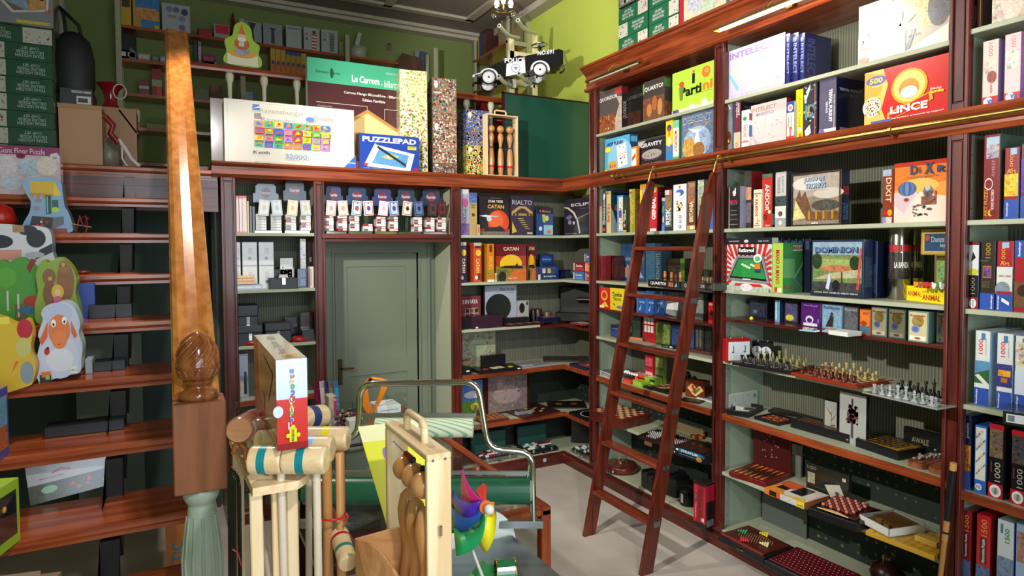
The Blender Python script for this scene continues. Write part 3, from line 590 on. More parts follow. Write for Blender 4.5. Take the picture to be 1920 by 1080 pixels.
for i, (px,h,lab) in enumerate(((1240,.022,'short dark wooden peg on the low black box, leftmost of the row'),(1247,.055,'tall light wooden cylinder on the low black box, the taller left one'),(1259.5,.05,'light wooden cylinder on the low black box, middle of the row'),(1268,.036,'red-brown wooden block on the low black box beside the middle cylinder'),(1276,.052,'pale wooden cylinder on the low black box hidden mostly by the ladder stile'))):
    p = oX(px,520,.12); o = obj(M(['#7a3c22','#c08048','#b87844','#7a3420','#c89054'][i]).lathe([(.011,0),(.013,.004),(.013,h*.6),(.011,h*.62),(.013,h*.66),(.012,h)],(0,0,0),12),'wooden_game_piece',PM,None,(p.x,p.y,z+.056)); tag(o,lab,'game piece')
pm_ = M('#b87a4a').lathe([(.009,0),(.009,.004),(.004,.012),(.006,.02),(.002,.027)],(0,0,0),10)
q0 = None
for i, px in enumerate((1310,1318,1327,1333)):
    p = oX(px,516,.1+.03*(i % 2)); P = (p.x,p.y,z+.056)
    if q0 is None: q0 = tag(obj(pm_,'wooden_pawn',PM,None,P),'small wooden pawn on the low grey-black box right of the ladder','game piece','pawns on the low grey-black box')
    else: c_ = q0.copy(); COL.objects.link(c_); c_.location = P
# --- dark shelf 1.625 ---
z = 1.625
spine(1123,1143.5,538,.06,'small red card game box with a yellow cartoon face, left on the dark shelf','#c8241e',[e_(.5,.62,.3,.24,'#e8a02a',.5),e_(.5,.64,.2,.15,'#c8302a'),p_([(.1,.1),(.9,.1),(.6,.35)],'#e8c03a'),r_(.1,.04,.5,.14,'#f0e8d8')],x0=.02)
spine(1144,1170,539.5,.06,'small yellow card game box with wobbly black lettering','#ecd024',[t_('Tumba',.5,.72,.7,.2,'#3a3a1a',0,2),t_('Tacos',.5,.52,.6,.16,'#4a7a2a',0,2),e_(.7,.15,.22,.07,'#6a7aa0'),p_([(.2,.35),(.3,.2),(.36,.24)],'#1a1a1a')],x0=.02)
for i, (a,b,l) in enumerate(((1194,1212,'leftmost of three blue card boxes behind the ladder'),(1212.5,1228.5,'middle one of three blue card boxes behind the ladder'),(1229,1245,'rightmost of three blue card boxes behind the ladder'))):
    spine(a,b,545,.08,l,'#2a5a9c',[e_(.5,.8,.3,.1,'#5a88c0'),r_(.0,0,.1,1,'#4f8acb'),p_([(.2,.1),(.5,.4),(.4,.1)],'#9ab8e0'),t_('cartas',.55,.5,.6,.1,'#a8c4e8')],x0=.08)
spine(1247,1272,546,.08,'small grey box with a white photo of a figure, behind the ladder','#5a585c',[p_([(.0,.1),(.9,.0),(1,.6),(.2,.5)],'#d8d4d4',.2),e_(.5,.75,.3,.15,'#8a5a6a',.4)],x0=.1)
spine(1297,1318,549,.08,'pale grey card box seen past the right ladder stile, faint letters at its top','#8f9288',[t_('MIMO',.55,.8,.7,.16,'#d8dad2',0,1),n_(10,.1,.1,.9,.6,.006,['#6a6e66','#b0b2a8'],3)],x0=.1)
spine(1320,1327,550,.08,'black card box standing between the pale grey and the red one','#141416',[],x0=.1)
spine(1328,1340,566,.05,'small bright red box with a black spade drawing against the middle post','#b81e22',[p_([(.3,.4),(.5,.7),(.7,.4)],'#3a0c0c'),r_(.1,.85,.9,.95,'#d88a7a')],x0=.0)
# --- shelf 1.36 ---
z = 1.36
spine(1145,1162,608,.08,'small dark blue card box standing near the left post','#1d2c50',[r_(.0,.1,1,.6,'#26407a',.4),t_('juego',.5,.7,.7,.14,'#8a98c0')],x0=.1)
gz('card_game','tiny pink and white card packet lying by the dark blue box','card pack',z,(1154,632),(1162,633),.06,.02,'#d8b0b0',[r_(.1,.1,.9,.9,'#e8d8d8',.3)])
spine(1184,1202,588,.08,'dark green-black game box standing behind the left ladder stile','#1b221e',[r_(.1,.1,.9,.9,'#2a3a32',.4)],x0=.18)
spine(1205,1229,590,.06,'red card game box with six white pictured cards','#a81c24',[r_(a,b,a+.2,b+.24,'#e6e0da') for a in (.14,.4,.66) for b in (.38,.68)]+[p_([(0,0),(.3,0),(0,.25)],'#3a3a3a')],x0=.16)
spine(1229.5,1257,601,.06,'card box with a green and yellow forest picture, next to the red one','#4a5a2c',[r_(.05,.05,.95,.95,'#66703a',.8)],x0=.16)
spine(1258,1280,606,.06,'dark blue card box partly hidden by the right ladder stile','#1f2d4a',[r_(.1,.1,.9,.8,'#2a3f6e',.5)],x0=.16)
gz('card_game','flat orange card game box lying on the shelf behind the ladder','card game',z,(1182,636),(1213,640.5),.09,.022,'#c8542a',[r_(.02,.1,.98,.9,'#d8763a',.5)],T=[r_(.05,.05,.95,.95,'#d88a4a',.8)])
gz('card_game','flat light blue card game box lying beside the orange one','card game',z,(1227,641),(1246,644),.07,.022,'#4a74b8',[r_(.05,.1,.6,.9,'#9ab8e0',.4),r_(.7,.1,.95,.9,'#c84a5a')],T=[r_(.05,.05,.95,.95,'#6a90cc',.5)])
gz('card_game','flat black card game box lying nearest the right ladder stile','card game',z,(1240,651),(1266,655),.08,.026,'#161718',[r_(.6,.3,.8,.7,'#d8d8d0'),r_(.1,.3,.5,.7,'#3a5a4a',.4)],T=[r_(.05,.05,.95,.95,'#20241f',.4)])
for i, (a,b,top,c,lab) in enumerate(((1291,1302,606,'#1c2c4c','dark blue game spine right of the ladder on the card game shelf'),(1303,1320,607,'#24221f','dark brown game box with a pale column drawing, right of the ladder'),(1321,1335,610,'#181a1c','black game box next to the middle post on the card game shelf'))):
    spine(a,b,top,.1,lab,c,[r_(.1,.1,.9,.9,shadehex(c,1.5),.6)]+([r_(.2,.2,.35,.8,'#6a6860'),r_(.55,.2,.7,.8,'#6a6860')] if i == 1 else []),x0=.16)
gz('card_game','flat dark red box lying in front of dark spines right of the ladder','card game',z,(1294,660),(1334,667),.09,.028,'#3a1a1a',[r_(.05,.1,.95,.9,'#5a2a26',.5)],T=[r_(.05,.05,.95,.95,'#4a1e1c',.6)])
# --- wood-edged shelf .985 ---
z = .985
gz('game_box','silver-white box with hand-drawn black letters lying under a black case','game box',z,(1124,703),(1148,712.5),.2,.05,'#c9c8c4',[t_('SPOCK',.5,.5,.7,.5,'#3a3a3a',0,1)],T=[r_(0,0,1,1,'#1a1a1c')])
p = oX(1158,696,.18); gb('marble_game','black hexagonal marble board with white marbles heaped on top','board game',(p.x,p.y-.02,z),-PI/2,.24,.2,.03,'#1b1b1d')
wb = M('#f2f2ee').ball((0,0,.013),.013,12)
q0 = None
for i in range(8):
    p = oX(1172+(i % 6)*4.4+(2 if i > 5 else 0),690,.12+.028*(i//6)); P = (p.x,p.y,z+.058)
    if q0 is None: q0 = tag(obj(wb,'white_marble',PM,None,P),'glossy white marble on the black hexagonal board','marble','white marbles on the black board')
    else: c_ = q0.copy(); COL.objects.link(c_); c_.location = P
gb('marble_tray','black raised tray carrying the white marbles','tray',(oX(1184,696,.17).x-.08,oX(1184,696,.17).y,z+.031),-PI/2,.2,.1,.026,'#17171a')
gz('card_game','low bright red card game box at the shelf edge, leftmost of the bright ones','card game',z,(1168,716),(1183,721),.1,.035,'#d83a1e',[r_(.1,.2,.9,.8,'#e8563a')])
gz('card_game','orange-red card game box with white lines, lifted behind the low red box','card game',z,(1184,715),(1212,722),.1,.075,'#d8401f',[r_(.4,.55,.9,.7,'#1f1f1f'),n_(6,.1,.3,.4,.8,.006,['#f0e8e0'],2)],T=[r_(0,a,1,a+.1,'#f0e0d8') for a in (.1,.4,.7)],mat=PR)
gz('card_game','lime green display box of small card packets at the shelf edge','card game',z,(1186,722),(1204,727),.1,.045,'#8ab82a',[r_(.1,.2,.9,.8,'#9cc83a',.3)])
gz('card_game','taller lime green card game box with a black panel, next to the display box','card game',z,(1208,721),(1230,727),.09,.075,'#96bc38',[r_(.45,.55,.9,.8,'#20241a'),r_(.1,.1,.9,.4,'#b8d468',.4)],T=[r_(.1,.1,.9,.9,'#c8d88a',.4)])
rb(z,1209,1225,664,.03,'red pictured sign card standing behind the orange-red box','#b01c28',[r_(.1,.6,.9,.9,'#d8505a',.6),r_(.1,.1,.9,.4,'#e0a8a0',.5)],x0=.22,name='sign_card',cat='sign')
rb(z,1228,1245,664,.03,'olive green pictured sign card standing beside the red one','#6a7434',[r_(.1,.6,.9,.9,'#8a944a',.6),r_(.1,.15,.9,.35,'#2a2e18',.3)],x0=.22,name='sign_card',cat='sign')
gz('tile_game','black tray of mixed brown tiles on the wooden-edged shelf behind the ladder','board game',z,(1206,727),(1252,740),.22,.02,'#141212',T=[r_(.05,.08,.95,.92,'#2a1c14')]+[r_(.08+.12*i,.12+.2*j,.17+.12*i,.27+.2*j,['#c89a6a','#8a5a3a','#e0c090','#5a3420','#b87a7a'][(i*3+j*2) % 5]) for i in range(7) for j in range(4)],mat=PR)
WB = gz('wooden_box','reddish wooden box with a light inlay of crossed domino shapes on its front','wooden box',z,(1285,743),(1321,749),.1,.135,'#6e2c1c',[p_([(.1,.55),(.35,.85),(.55,.62),(.3,.3)],'#d8b06a'),p_([(.3,.25),(.75,.75),(.95,.5),(.55,.1)],'#e0bc78'),p_([(.38,.3),(.72,.66),(.8,.55),(.5,.2)],'#6a7a3a'),p_([(.3,.68),(.4,.78),(.6,.35),(.5,.28)],'#8a3a20')],mat=PM)
gz('wooden_strip','pale wooden strip lying in front of the inlaid wooden box','game piece',z,(1274,738.5),(1290,743.5),.03,.012,'#c89a68',mat=PM)
gz('game_board','black board lying under the inlaid wooden box','game board',z,(1272,751),(1310,758),.1,.012,'#131314',mat=PM)
gz('score_board','white and blue lined board lying at the shelf edge by the middle post','game board',z,(1306,747),(1340,757),.12,.01,'#d8dde0',T=[r_(0,.42,1,.62,'#4a80b8')]+[r_(.0,.1*i,1,.1*i+.02,'#8a9aa8') for i in range(1,10)]+[r_(.12*i,0,.12*i+.02,1,'#3a4a58') for i in range(1,8)],mat=PR)
dk = M('#121214').lathe([(.04,0),(.045,.1),(.035,.13),(.02,.16),(.005,.165)],(0,0,0),16)
p = oX(1288,690,.3); tag(obj(dk,'round_case',PM,None,(p.x,p.y,z)),'round black zipped case in shadow behind the inlaid box','case')
# --- shelf .60 ---
z = .60
a = oZ(1116,800,.62); 
CB = thing('chess_case','wooden chess case with a red and cream board top sticking out past the left post','chess board',(.03,-.86,z+.002),-PI/2+.12)
obj(M().box(-.25,.16,-.12,.24,0,.085,.003),'case_body',MH['x'],CB)
m = M('#7a2c1c').box(-.25,.16,-.12,.24,.085,.092,.002)
for i in range(8):
    for j in range(8):
        m.C('#e0bd8c' if (i+j) % 2 else '#6e2216'); x0, y0 = -.235+i*.0475, -.105+j*.0415; m.add([(x0,y0,.0925),(x0+.0475,y0,.0925),(x0+.0475,y0+.0415,.0925),(x0,y0+.0415,.0925)],[[0,1,2,3]])
obj(m,'board_top',PM,CB); obj(M('#e8e4dc').box(.02,.045,-.1225,-.1205,.02,.04),'price_tag',PR,CB)
def pegboard(label,z,A,B,d,h,nx,ny,base='#17161a',peg='#d8d4cc',tri=True):
    p, w, rz = frameR(z,A,B); t = thing('peg_board',label,'board game',p,rz)
    obj(M(base).box(-w/2,w/2,0,d,0,h,.003),'board',PM,t); m = M(peg)
    for i in range(nx):
        for j in range(ny):
            if tri and (i in (0,1,2,nx-1,nx-2,nx-3)) and not (ny//2-1 <= j <= ny//2+1): continue
            m.lathe([(.005,0),(.004,.006)],(-w*.42+i*w*.84/(nx-1),d*.12+j*d*.76/(ny-1),h),6)
    g = obj(m,'peg',PM,t); g['kind'] = 'stuff'; return t
pegboard('dark solitaire board with rows of white pegs lying behind the ladder',z,(1196,822),(1237,834),.26,.03,12,8,'#251416')
pegboard('second dark solitaire board with white pegs lying nearer the wooden puzzle box',z,(1240,834),(1282,846),.26,.02,10,9)
gz('sign_plate','small brown nameplate lying in front of the solitaire board','nameplate',z,(1208,833),(1221,838),.012,.03,'#7a4a34')
SB = gz('game_box','black game box with a blue title band lying flat under a carved wooden snake puzzle','game box',z,(1262,851),(1324,872),.24,.07,'#16191f',[r_(.17,.5,.95,.88,'#2a6a8c'),t_('STRATUM',.5,.68,.5,.28,'#cfe2ea',0,1),r_(.0,.5,.1,.9,'#1b2a34'),e_(.13,.68,.035,.12,'#e8ecec'),e_(.8,.3,.09,.26,'#a86a3a',.5),r_(.2,.3,.7,.34,'#9aa0a4'),e_(.05,.3,.02,.1,'#c8cccc')],T=[r_(.02,.02,.98,.98,'#3a241c',.3)])
p = oX(1310,828,.14); t = thing('wooden_snake_puzzle','red-brown wooden snake puzzle lying on the black box with the blue band','puzzle',(p.x,p.y,z+.07))
for i in range(9):
    a = i*.7; obj(M('#7a2a1a' if i % 2 else '#b8703a').box(-.018,.018,-.012,.012,0,.024,.004),'puzzle_segment',PM,t,(.045*math.cos(a)*(1-.04*i),.06*math.sin(a)*(1-.04*i),.001+.0026*i),a+1)
# tan card behind
rb(z,1262,1318,788,.02,'long tan card standing at the back behind the solitaire boards','#8a7454',[],x0=.36,name='display_card',cat='card')
# --- bottom shelf .13 ---
z = .13
p = oZ(1171,885,z); t = thing('round_game_box','round varnished wooden game box with a price tag on the bottom shelf behind the ladder','wooden box',(p.x,p.y+.05,z))
obj(M().lathe([(.14,0),(.15,.008),(.15,.055),(.143,.065),(.12,.065)],(0,0,0),36),'box_body',MH['x'],t)
obj(M('#e8e4dc').box(-.13,-.1285,-.09,-.065,.02,.04).xf(Matrix.Rotation(-.15,4,'Z')),'price_tag',PR,t)
t2 = thing('brass_toy','tangle of brass wire toy and wrapped pieces on the round wooden box','toy',(p.x,p.y+.05,z+.067))
obj(M().tube([(-.05,-.02,.0),(-.05,-.02,.06),(.03,-.03,.07),(.04,-.03,0)],.003,6).tube([(-.06,.0,.03),(.06,-.01,.03)],.003,6),'wire_frame',BRASS,t2)
obj(M('#b9786a').ball((.0,.02,.012),.012,8).ball((-.03,-.03,.012),.012,8).ball((.045,.02,.012),.012,8),'wooden_ball',PM,t2)
for i, (A,B,d,h,lab) in enumerate((((1201,911),(1222,926),.2,.15,'black plastic carrying case with rounded ribs behind the right ladder stile, left of two'),((1240,925),(1266,935),.2,.15,'black plastic carrying case with rounded ribs right of the ladder stile'))):
    p, w, rz = frameR(z,A,B); t = thing('plastic_case',lab,'case',p,rz)
    m = M('#101114').box(-w/2,w/2,0,d,0,h,.012); obj(m,'case_body',PM,t)
    obj(M('#1b1d22').box(-w*.1,w*.1,-.006,d,.01,h+.006,.008),'rib',PM,t)
p, w, rz = frameR(z,(1272,943),(1297,958)); t = thing('round_tin','squat black tin with a white printed band beside the tall red box','tin',p+Vector((.05,.03,0)),rz)
obj(M('#111113').lathe([(.055,0),(.06,.01),(.06,.11),(.05,.125),(.02,.13)],(0,0,0),20),'tin_body',PM,t); obj(M('#c8c4c0').box(.0,.03,-.0615,-.059,.03,.10),'label_band',PR,t)
gz('game_box','tall red and black poker box standing on the bottom shelf by the middle post','game box',z,(1300,985),(1323,995),.10,.34,'#1b1013',[r_(.02,.12,.98,.93,'#b3142c'),t_('Ombre As',.55,.55,.3,.6,'#7a1020',270,1),t_('Poker 300 pieces',.2,.5,.12,.6,'#e8a8b0',270),t_('1',.75,.2,.25,.08,'#e8c8c8')],[r_(.02,.6,.98,.95,'#a3142a'),r_(.1,.05,.9,.2,'#5a5a60',.3)])
# ================= MIDDLE BAY =================
z = UB
rb(z,1367,1472,97,.045,'large white and lilac crossword board game box glaring under the picture light','#dcd2ec',
   [r_(0,0,1,1,'#c6bcd8',.04),p_([(0,.55),(.5,.9),(1,.35),(.45,.05)],'#bccfc6'),p_([(0,.5),(.04,.5),(.2,.2),(.16,.15)],'#7ac0d8'),n_(60,.12,.15,.85,.75,.003,['#b8a8d8','#e0a8a0','#a8c8b8'],9),t_('INTELECT',.42,.87,.8,.13,'#9a84c4',0,2),r_(0,0,1,.07,'#b3a2e0'),t_('EL JUEGO DE LAS PALABRAS CRUZADAS',.5,.035,.94,.045,'#fbfaff',0,1),e_(.88,.26,.06,.06,'#eee4b8')],[r_(0,0,1,1,'#34246a')])
for a, b, x0, lab in ((1474,1481,.03,'navy game box edge with pale letters, leftmost of three under the picture light'),(1484,1497,.06,'navy board game box edge with pale letters, middle of three in a row'),(1499,1509,.08,'navy board game box edge with pale letters, rightmost of three in a row')):
    rb(z,a,b,64,.26,lab,'#20255a',[r_(.1,.02,.9,.98,'#262c66'),t_('INTELECT',.55,.5,.5,.6,'#8f98c8',270,1),e_(.5,.88,.3,.05,'#7a8ac8')],[t_('INTELECT',.25,.5,.3,.8,'#4a5288',270,1)],x0=x0)
rb(z,1611,1781,14,.05,'very large world conquest game box with burning battle scene, upper shelf right','#d8d0c0',
   [r_(0,0,1,1,'#a8a08e',.08),r_(.45,.35,1,1,'#b89a6a',.5),p_([(.02,.68),(.4,.84),(.42,.93),(.36,.96),(.0,.78)],'#2a2c24'),e_(.78,.86,.08,.08,'#d8641e',.5),e_(.9,.6,.12,.3,'#4a4a50',.5),p_([(.58,.0),(.66,.35),(.62,.36),(.53,0)],'#5a5e70'),r_(0,0,.55,.45,'#bdb6aa',.2),e_(.93,.93,.06,.05,'#e0a030',.3),
    t_('R',.09,.44,.14,.26,'#e8e2da',0,2),t_('isk',.44,.52,.48,.34,'#a89a90',0,2),t_('isk',.43,.53,.48,.34,'#efe8df',0,2),t_('EL JUEGO DE LA CONQUISTA DEL MUNDO',.37,.26,.68,.05,'#8a847c',0,1),p_([(.5,.0),(1,0),(1,.3),(.7,.12)],'#d8d4cc'),e_(.07,.07,.06,.05,'#c88a80')])
z = ULo
rb(z,1357.5,1372,192,.25,'silver-grey game spine with a ring of coloured wedges near its foot','#8a8884',[e_(.6,.28,.38,.13,'#6a3a2a'),e_(.45,.35,.12,.05,'#8a7ab8'),p_([(.5,.18),(.8,.2),(.55,.28)],'#e8cc3a'),p_([(.3,.25),(.5,.28),(.35,.34)],'#d8643a'),t_('juego nuevo',.5,.62,.4,.28,'#b0aca4',90),p_([(.5,.95),(.8,.82),(.95,.85)],'#e8ecec')],[r_(0,0,1,1,'#7aa0c8',.3)])
rb(z,1376.5,1389,187.5,.25,'plum-coloured game spine with white marks over a cream foot','#6e3440',[r_(0,0,1,.36,'#d8bfa4'),t_('noche de',.4,.8,.3,.3,'#e8d8dc',90),t_('JUEGOS',.75,.8,.3,.24,'#f4eef0',90,2),e_(.4,.12,.22,.04,'#b8605a'),e_(.4,.12,.14,.025,'#d8bfa4')],[r_(0,0,1,1,'#2c1a22'),t_('noche',.3,.85,.3,.05,'#8a7a7a')])
rb(z,1390.5,1404.5,208,.1,'white game box with a green drop and a red-lettered lozenge','#ece8e4',[e_(.45,.78,.26,.055,'#2f9a5a'),e_(.5,.45,.4,.25,'#c8b0b0'),e_(.5,.45,.34,.22,'#ece6e2'),t_('PARCHIS',.5,.46,.4,.32,'#c23030',270,1),r_(0,.17,1,.2,'#d8483a')],[r_(0,.72,1,.9,'#8a2a3a'),r_(0,.3,1,.6,'#3a6a9a')],x0=.02)
rb(z,1408,1474.5,199,.045,'white crossword game box with pale tiles and a thin red edge, on the ledge','#efe9ea',
   [r_(.01,.01,.99,.99,'#d2caca',.03),t_('INTELECT',.38,.88,.7,.1,'#c89a90',0,2),t_('MAGNETICO',.42,.76,.5,.07,'#b090b8',0,1),n_(50,.08,.1,.9,.66,.004,['#c8a8a8','#b8b8c8','#e0c8b8','#d88a80'],4),p_([(0,.35),(.2,.02),(.24,.02),(.03,.4)],'#b9a8e0'),p_([(0,.3),(.1,.15),(.14,.2),(.04,.32)],'#e0b8a8')],[r_(0,0,1,1,'#b81e2c')],x0=.05)
rb(z,1475.5,1489,192,.1,'narrow white bingo box with a blue top and red foot','#ece7dc',[r_(0,.72,1,1,'#3350b0'),e_(.5,.84,.36,.09,'#f0e4e0'),e_(.5,.84,.2,.05,'#d86a5a',.4),t_('Bingo',.5,.22,.5,.26,'#d8432e',270,2),r_(0,0,1,.12,'#d83a2a'),r_(.25,.35,.32,.62,'#8a8278'),r_(.6,.35,.66,.66,'#8a8278')],[r_(0,0,1,1,'#c8c0b4')],x0=.01)
rb(z,1492.5,1506,169,.24,'bright yellow game spine beside the white bingo box','#dfe01e',[t_('Zoerg Kiese',.55,.55,.34,.6,'#b88a2a',270,1),r_(.4,.17,.85,.25,'#f0f0d8'),t_('HABA',.65,.08,.4,.1,'#d8432a',270,2)],[r_(0,0,1,1,'#a8a81a')])
rb(z,1507.5,1532,160,.24,'black and silver shrink-wrapped game box with a teal emblem between yellow and navy spines','#3a3c42',[p_([(0,.8),(.5,1),(.5,.9),(.1,.65)],'#d0d4d8'),r_(.1,.38,.8,.62,'#3f8a9a'),t_('Mind',.4,.5,.3,.18,'#e8942a',90,2),e_(.6,.52,.15,.05,'#1b2a34'),p_([(.1,.15),(.5,.25),(.6,.1),(.2,.02)],'#e8e0e0'),n_(24,.02,.02,.98,.98,.008,['#8a9098','#15161a','#c0c4c8'],5),r_(.85,0,.92,1,'#b0606a')])
rb(z,1537,1568.5,152,.27,'silver and navy quiz game box with its dark cover turned towards the doorway','#20244a',[r_(0,0,1,1,'#5a5870',.05),r_(.0,.0,1,.12,'#ded8e4'),e_(.15,.07,.18,.06,'#7a6aa8'),t_('TRIVIAL PURSUIT',.68,.52,.2,.58,'#f2f2f6',270,2),t_('GENUS',.46,.5,.12,.2,'#e8e8f0',270,1),r_(.88,.12,.92,.7,'#c8b0a0',.4)],
   [r_(0,0,1,1,'#171a3c'),t_('TRIVIAL PURSUIT',.5,.8,.8,.05,'#c8ccd8',0,2),t_('GENUS',.6,.70,.3,.045,'#8a8ea8'),r_(.12,.04,.42,.13,'#b0b4c0')])
rb(z,1622,1779.5,138,.06,'red and yellow family game box with a round badge, big white title and 500 burst','#c22320',
   [r_(0,0,1,1,'#cc2a26',.03),p_([(0,0),(.3,0),(.22,.3),(.3,.7),(.24,1),(0,1)],'#e6c266'),p_([(0,.5),(.2,.55),(.26,.9),(0,1)],'#e0a840'),e_(.15,.82,.13,.085,'#6a64b8'),t_('500',.15,.82,.17,.1,'#f2cf2e',0,2),t_('imagenes!',.2,.72,.2,.04,'#f4e8a0',0,1),e_(.1,.36,.12,.18,'#e9e0c4'),n_(90,.01,.2,.2,.5,.0035,['#6a5a9a','#c8a03a','#8a4a4a','#4a8a6a'],11),
    e_(.56,.60,.215,.3,'#e2a326'),e_(.56,.60,.185,.265,'#f0cf74'),e_(.56,.56,.12,.17,'#d98a3c',.2),e_(.56,.5,.1,.1,'#f0ece6'),
    p_([(.3,.05),(.84,.3),(.82,.44),(.3,.2)],'#e8a832'),p_([(.33,.075),(.80,.295),(.79,.41),(.33,.18)],'#c22320'),t_('LINCE',.56,.235,.44,.13,'#fdfaf6',0,2),t_('Edicion',.87,.47,.12,.035,'#f4e8e0',0,1),t_('familia',.88,.42,.16,.055,'#f2cf3e',0,2),t_('Seras el primero en encontrar tus imagenes?',.65,.09,.62,.035,'#f8ece4',0,1),t_('Seras o primeiro a encontrar as tuas imagens?',.68,.04,.6,.03,'#f8ece4',0,1),r_(.1,.0,.36,.1,'#5a62b0',.2)])
z = 2.32
rb(z,1367,1387.5,351,.17,'black card game box with a white rabbit shape and multicoloured word','#1b181c',[r_(0,0,.05,1,'#d8d4d4'),e_(.5,.86,.16,.05,'#f0ece8'),r_(.38,.78,.62,.86,'#f0ece8'),e_(.6,.93,.06,.04,'#f0ece8'),t_('BAZAR',.5,.64,.7,.09,'#d0305a',0,2),t_('lleno de',.5,.58,.6,.03,'#4a9a5a'),t_('estrategia',.5,.43,.6,.02,'#b8b4b4'),t_('diversion',.5,.33,.6,.02,'#b8b4b4'),t_('para todos',.5,.22,.6,.02,'#b8b4b4'),t_('los jugadores',.5,.1,.7,.025,'#c8c4c4')],[r_(0,0,1,1,'#9aa2ba'),r_(.55,.75,1,.95,'#15151a')],x0=.02)
rb(z,1396,1409,322,.2,'shrink-wrapped brown and grey game box leaning behind the cream rounded box','#3a2f30',[r_(0,.5,1,.72,'#c48a6a',.3),r_(0,.1,1,.45,'#6a5a68',.5),r_(0,.75,1,1,'#2a2624',.3)],[r_(0,.7,.6,1,'#8a1f22'),p_([(0,.5),(.6,.7),(1,.5),(0,.4)],'#8a7440'),r_(.3,.1,1,.5,'#5a4450',.5)],x0=.08)
t = rb(z,1413,1428,356,.2,'rounded cream wooden game case with red upright lettering','#e2d8bc',[t_('KALEIDOS',.4,.52,.34,.44,'#c02a28',270,2),e_(.4,.83,.12,.025,'#c86a5a'),n_(5,.2,.1,.8,.25,.005,['#c86a5a','#4a4a5a'],3),r_(.1,.88,.45,.9,'#3a3a3a'),r_(.55,.88,.95,.9,'#3a3a3a'),t_('RECREA',.5,.06,.7,.03,'#c02a28')],x0=.02)
rb(z,1429.5,1448.5,327,.27,'red adventure game spine with tall white lettering and a glowing light','#a8241c',[r_(0,.02,1,.9,'#b82a1e',.1),r_(0,.93,1,1,'#4a5a48',.4),t_('ANDOR',.5,.56,.4,.5,'#f4ecdf',270,1),t_('LAS LEYENDAS DE',.78,.6,.08,.34,'#f0d0b8',270),e_(.75,.29,.14,.035,'#e8e6b8'),e_(.3,.2,.2,.06,'#7a1a14',.4),t_('devir',.6,.04,.5,.04,'#e8d8d0')],[r_(0,0,1,1,'#2a1a30'),r_(.0,.05,.3,.25,'#6ab0c0')])
rb(z,1454.5,1474.5,323.5,.29,'grey-blue game spine with blue letters above a snowy forest picture','#aaa6a6',[r_(0,.57,1,.97,'#c8c0b8'),t_('JUEGO DE',.66,.77,.2,.3,'#5a6e9a',270,1),t_('TRONOS',.32,.76,.26,.3,'#5a6e9a',270,1),r_(0,.37,1,.56,'#3a4444',.5),r_(0,.16,1,.38,'#dcd6ce',.2),e_(.5,.24,.2,.05,'#5a4a40',.5),r_(0,0,1,.15,'#a8a0a0'),e_(.5,.08,.16,.04,'#e8e4e0')],[r_(0,0,1,1,'#3c4452',.3)])
rb(z,1486,1578,328,.075,'large game box with a ruined castle on a misty plain and pale blue title','#5c4436',
   [r_(.02,.03,.98,.97,'#8a7a6c',.25),r_(.02,.55,.98,.97,'#a89a90',.15),e_(.3,.8,.3,.12,'#d8cfc4'),e_(.75,.6,.3,.1,'#c8beb2'),p_([(.02,.2),(.1,.55),(.16,.7),(.2,.55),(.28,.66),(.34,.5),(.45,.2)],'#6a4a38',.4),p_([(.02,.12),(.08,.5),(.2,.3),(.3,.15)],'#c8b878',.5),r_(.3,.1,.98,.26,'#6a4a32',.5),r_(.35,.12,.39,.28,'#b8862f'),r_(.5,.12,.54,.28,'#b8862f'),r_(.65,.12,.69,.28,'#b8862f'),r_(.82,.12,.86,.28,'#b8862f'),e_(.7,.38,.28,.1,'#4a4640',.5),
    t_('JUEGO DE',.47,.86,.42,.1,'#3f5f8f',0,2),t_('TRONOS',.5,.75,.42,.11,'#3f5f8f',0,2),t_('JUEGO DE',.468,.863,.41,.09,'#a8c0dc',0,1),t_('TRONOS',.498,.753,.41,.1,'#a8c0dc',0,1),t_('EL JUEGO DE TABLERO',.55,.67,.36,.03,'#c8c8c8'),t_('edge',.5,.05,.14,.05,'#f0ece4',0,2),r_(0,0,1,.03,'#3a2a22'),r_(0,.97,1,1,'#4a342a'),r_(0,0,.02,1,'#4a342a'),r_(.98,0,1,1,'#4a342a')],
   [r_(0,0,1,1,'#1e2438',.2),t_('JUEGO DE',.35,.25,.3,.3,'#5a80b8',270,1),t_('TRONOS',.7,.25,.3,.3,'#5a80b8',270,1),r_(.1,.55,.9,.7,'#8a2a2a',.5)])
rb(z,1656,1676,319,.2,'orange-brown game spine with swirling pale letters, left of the orange dreamlike box','#8a3a28',[t_('DIXIT',.55,.62,.5,.46,'#d8c8a0',270,1),r_(0,.88,.8,1,'#9aa8b8',.3),r_(.1,.16,.5,.22,'#c8202a'),e_(.7,.2,.22,.06,'#e0a82a'),r_(.1,0,.9,.12,'#c8b8b0',.5),r_(0,.02,.35,.12,'#8a90b8')],x0=.06)
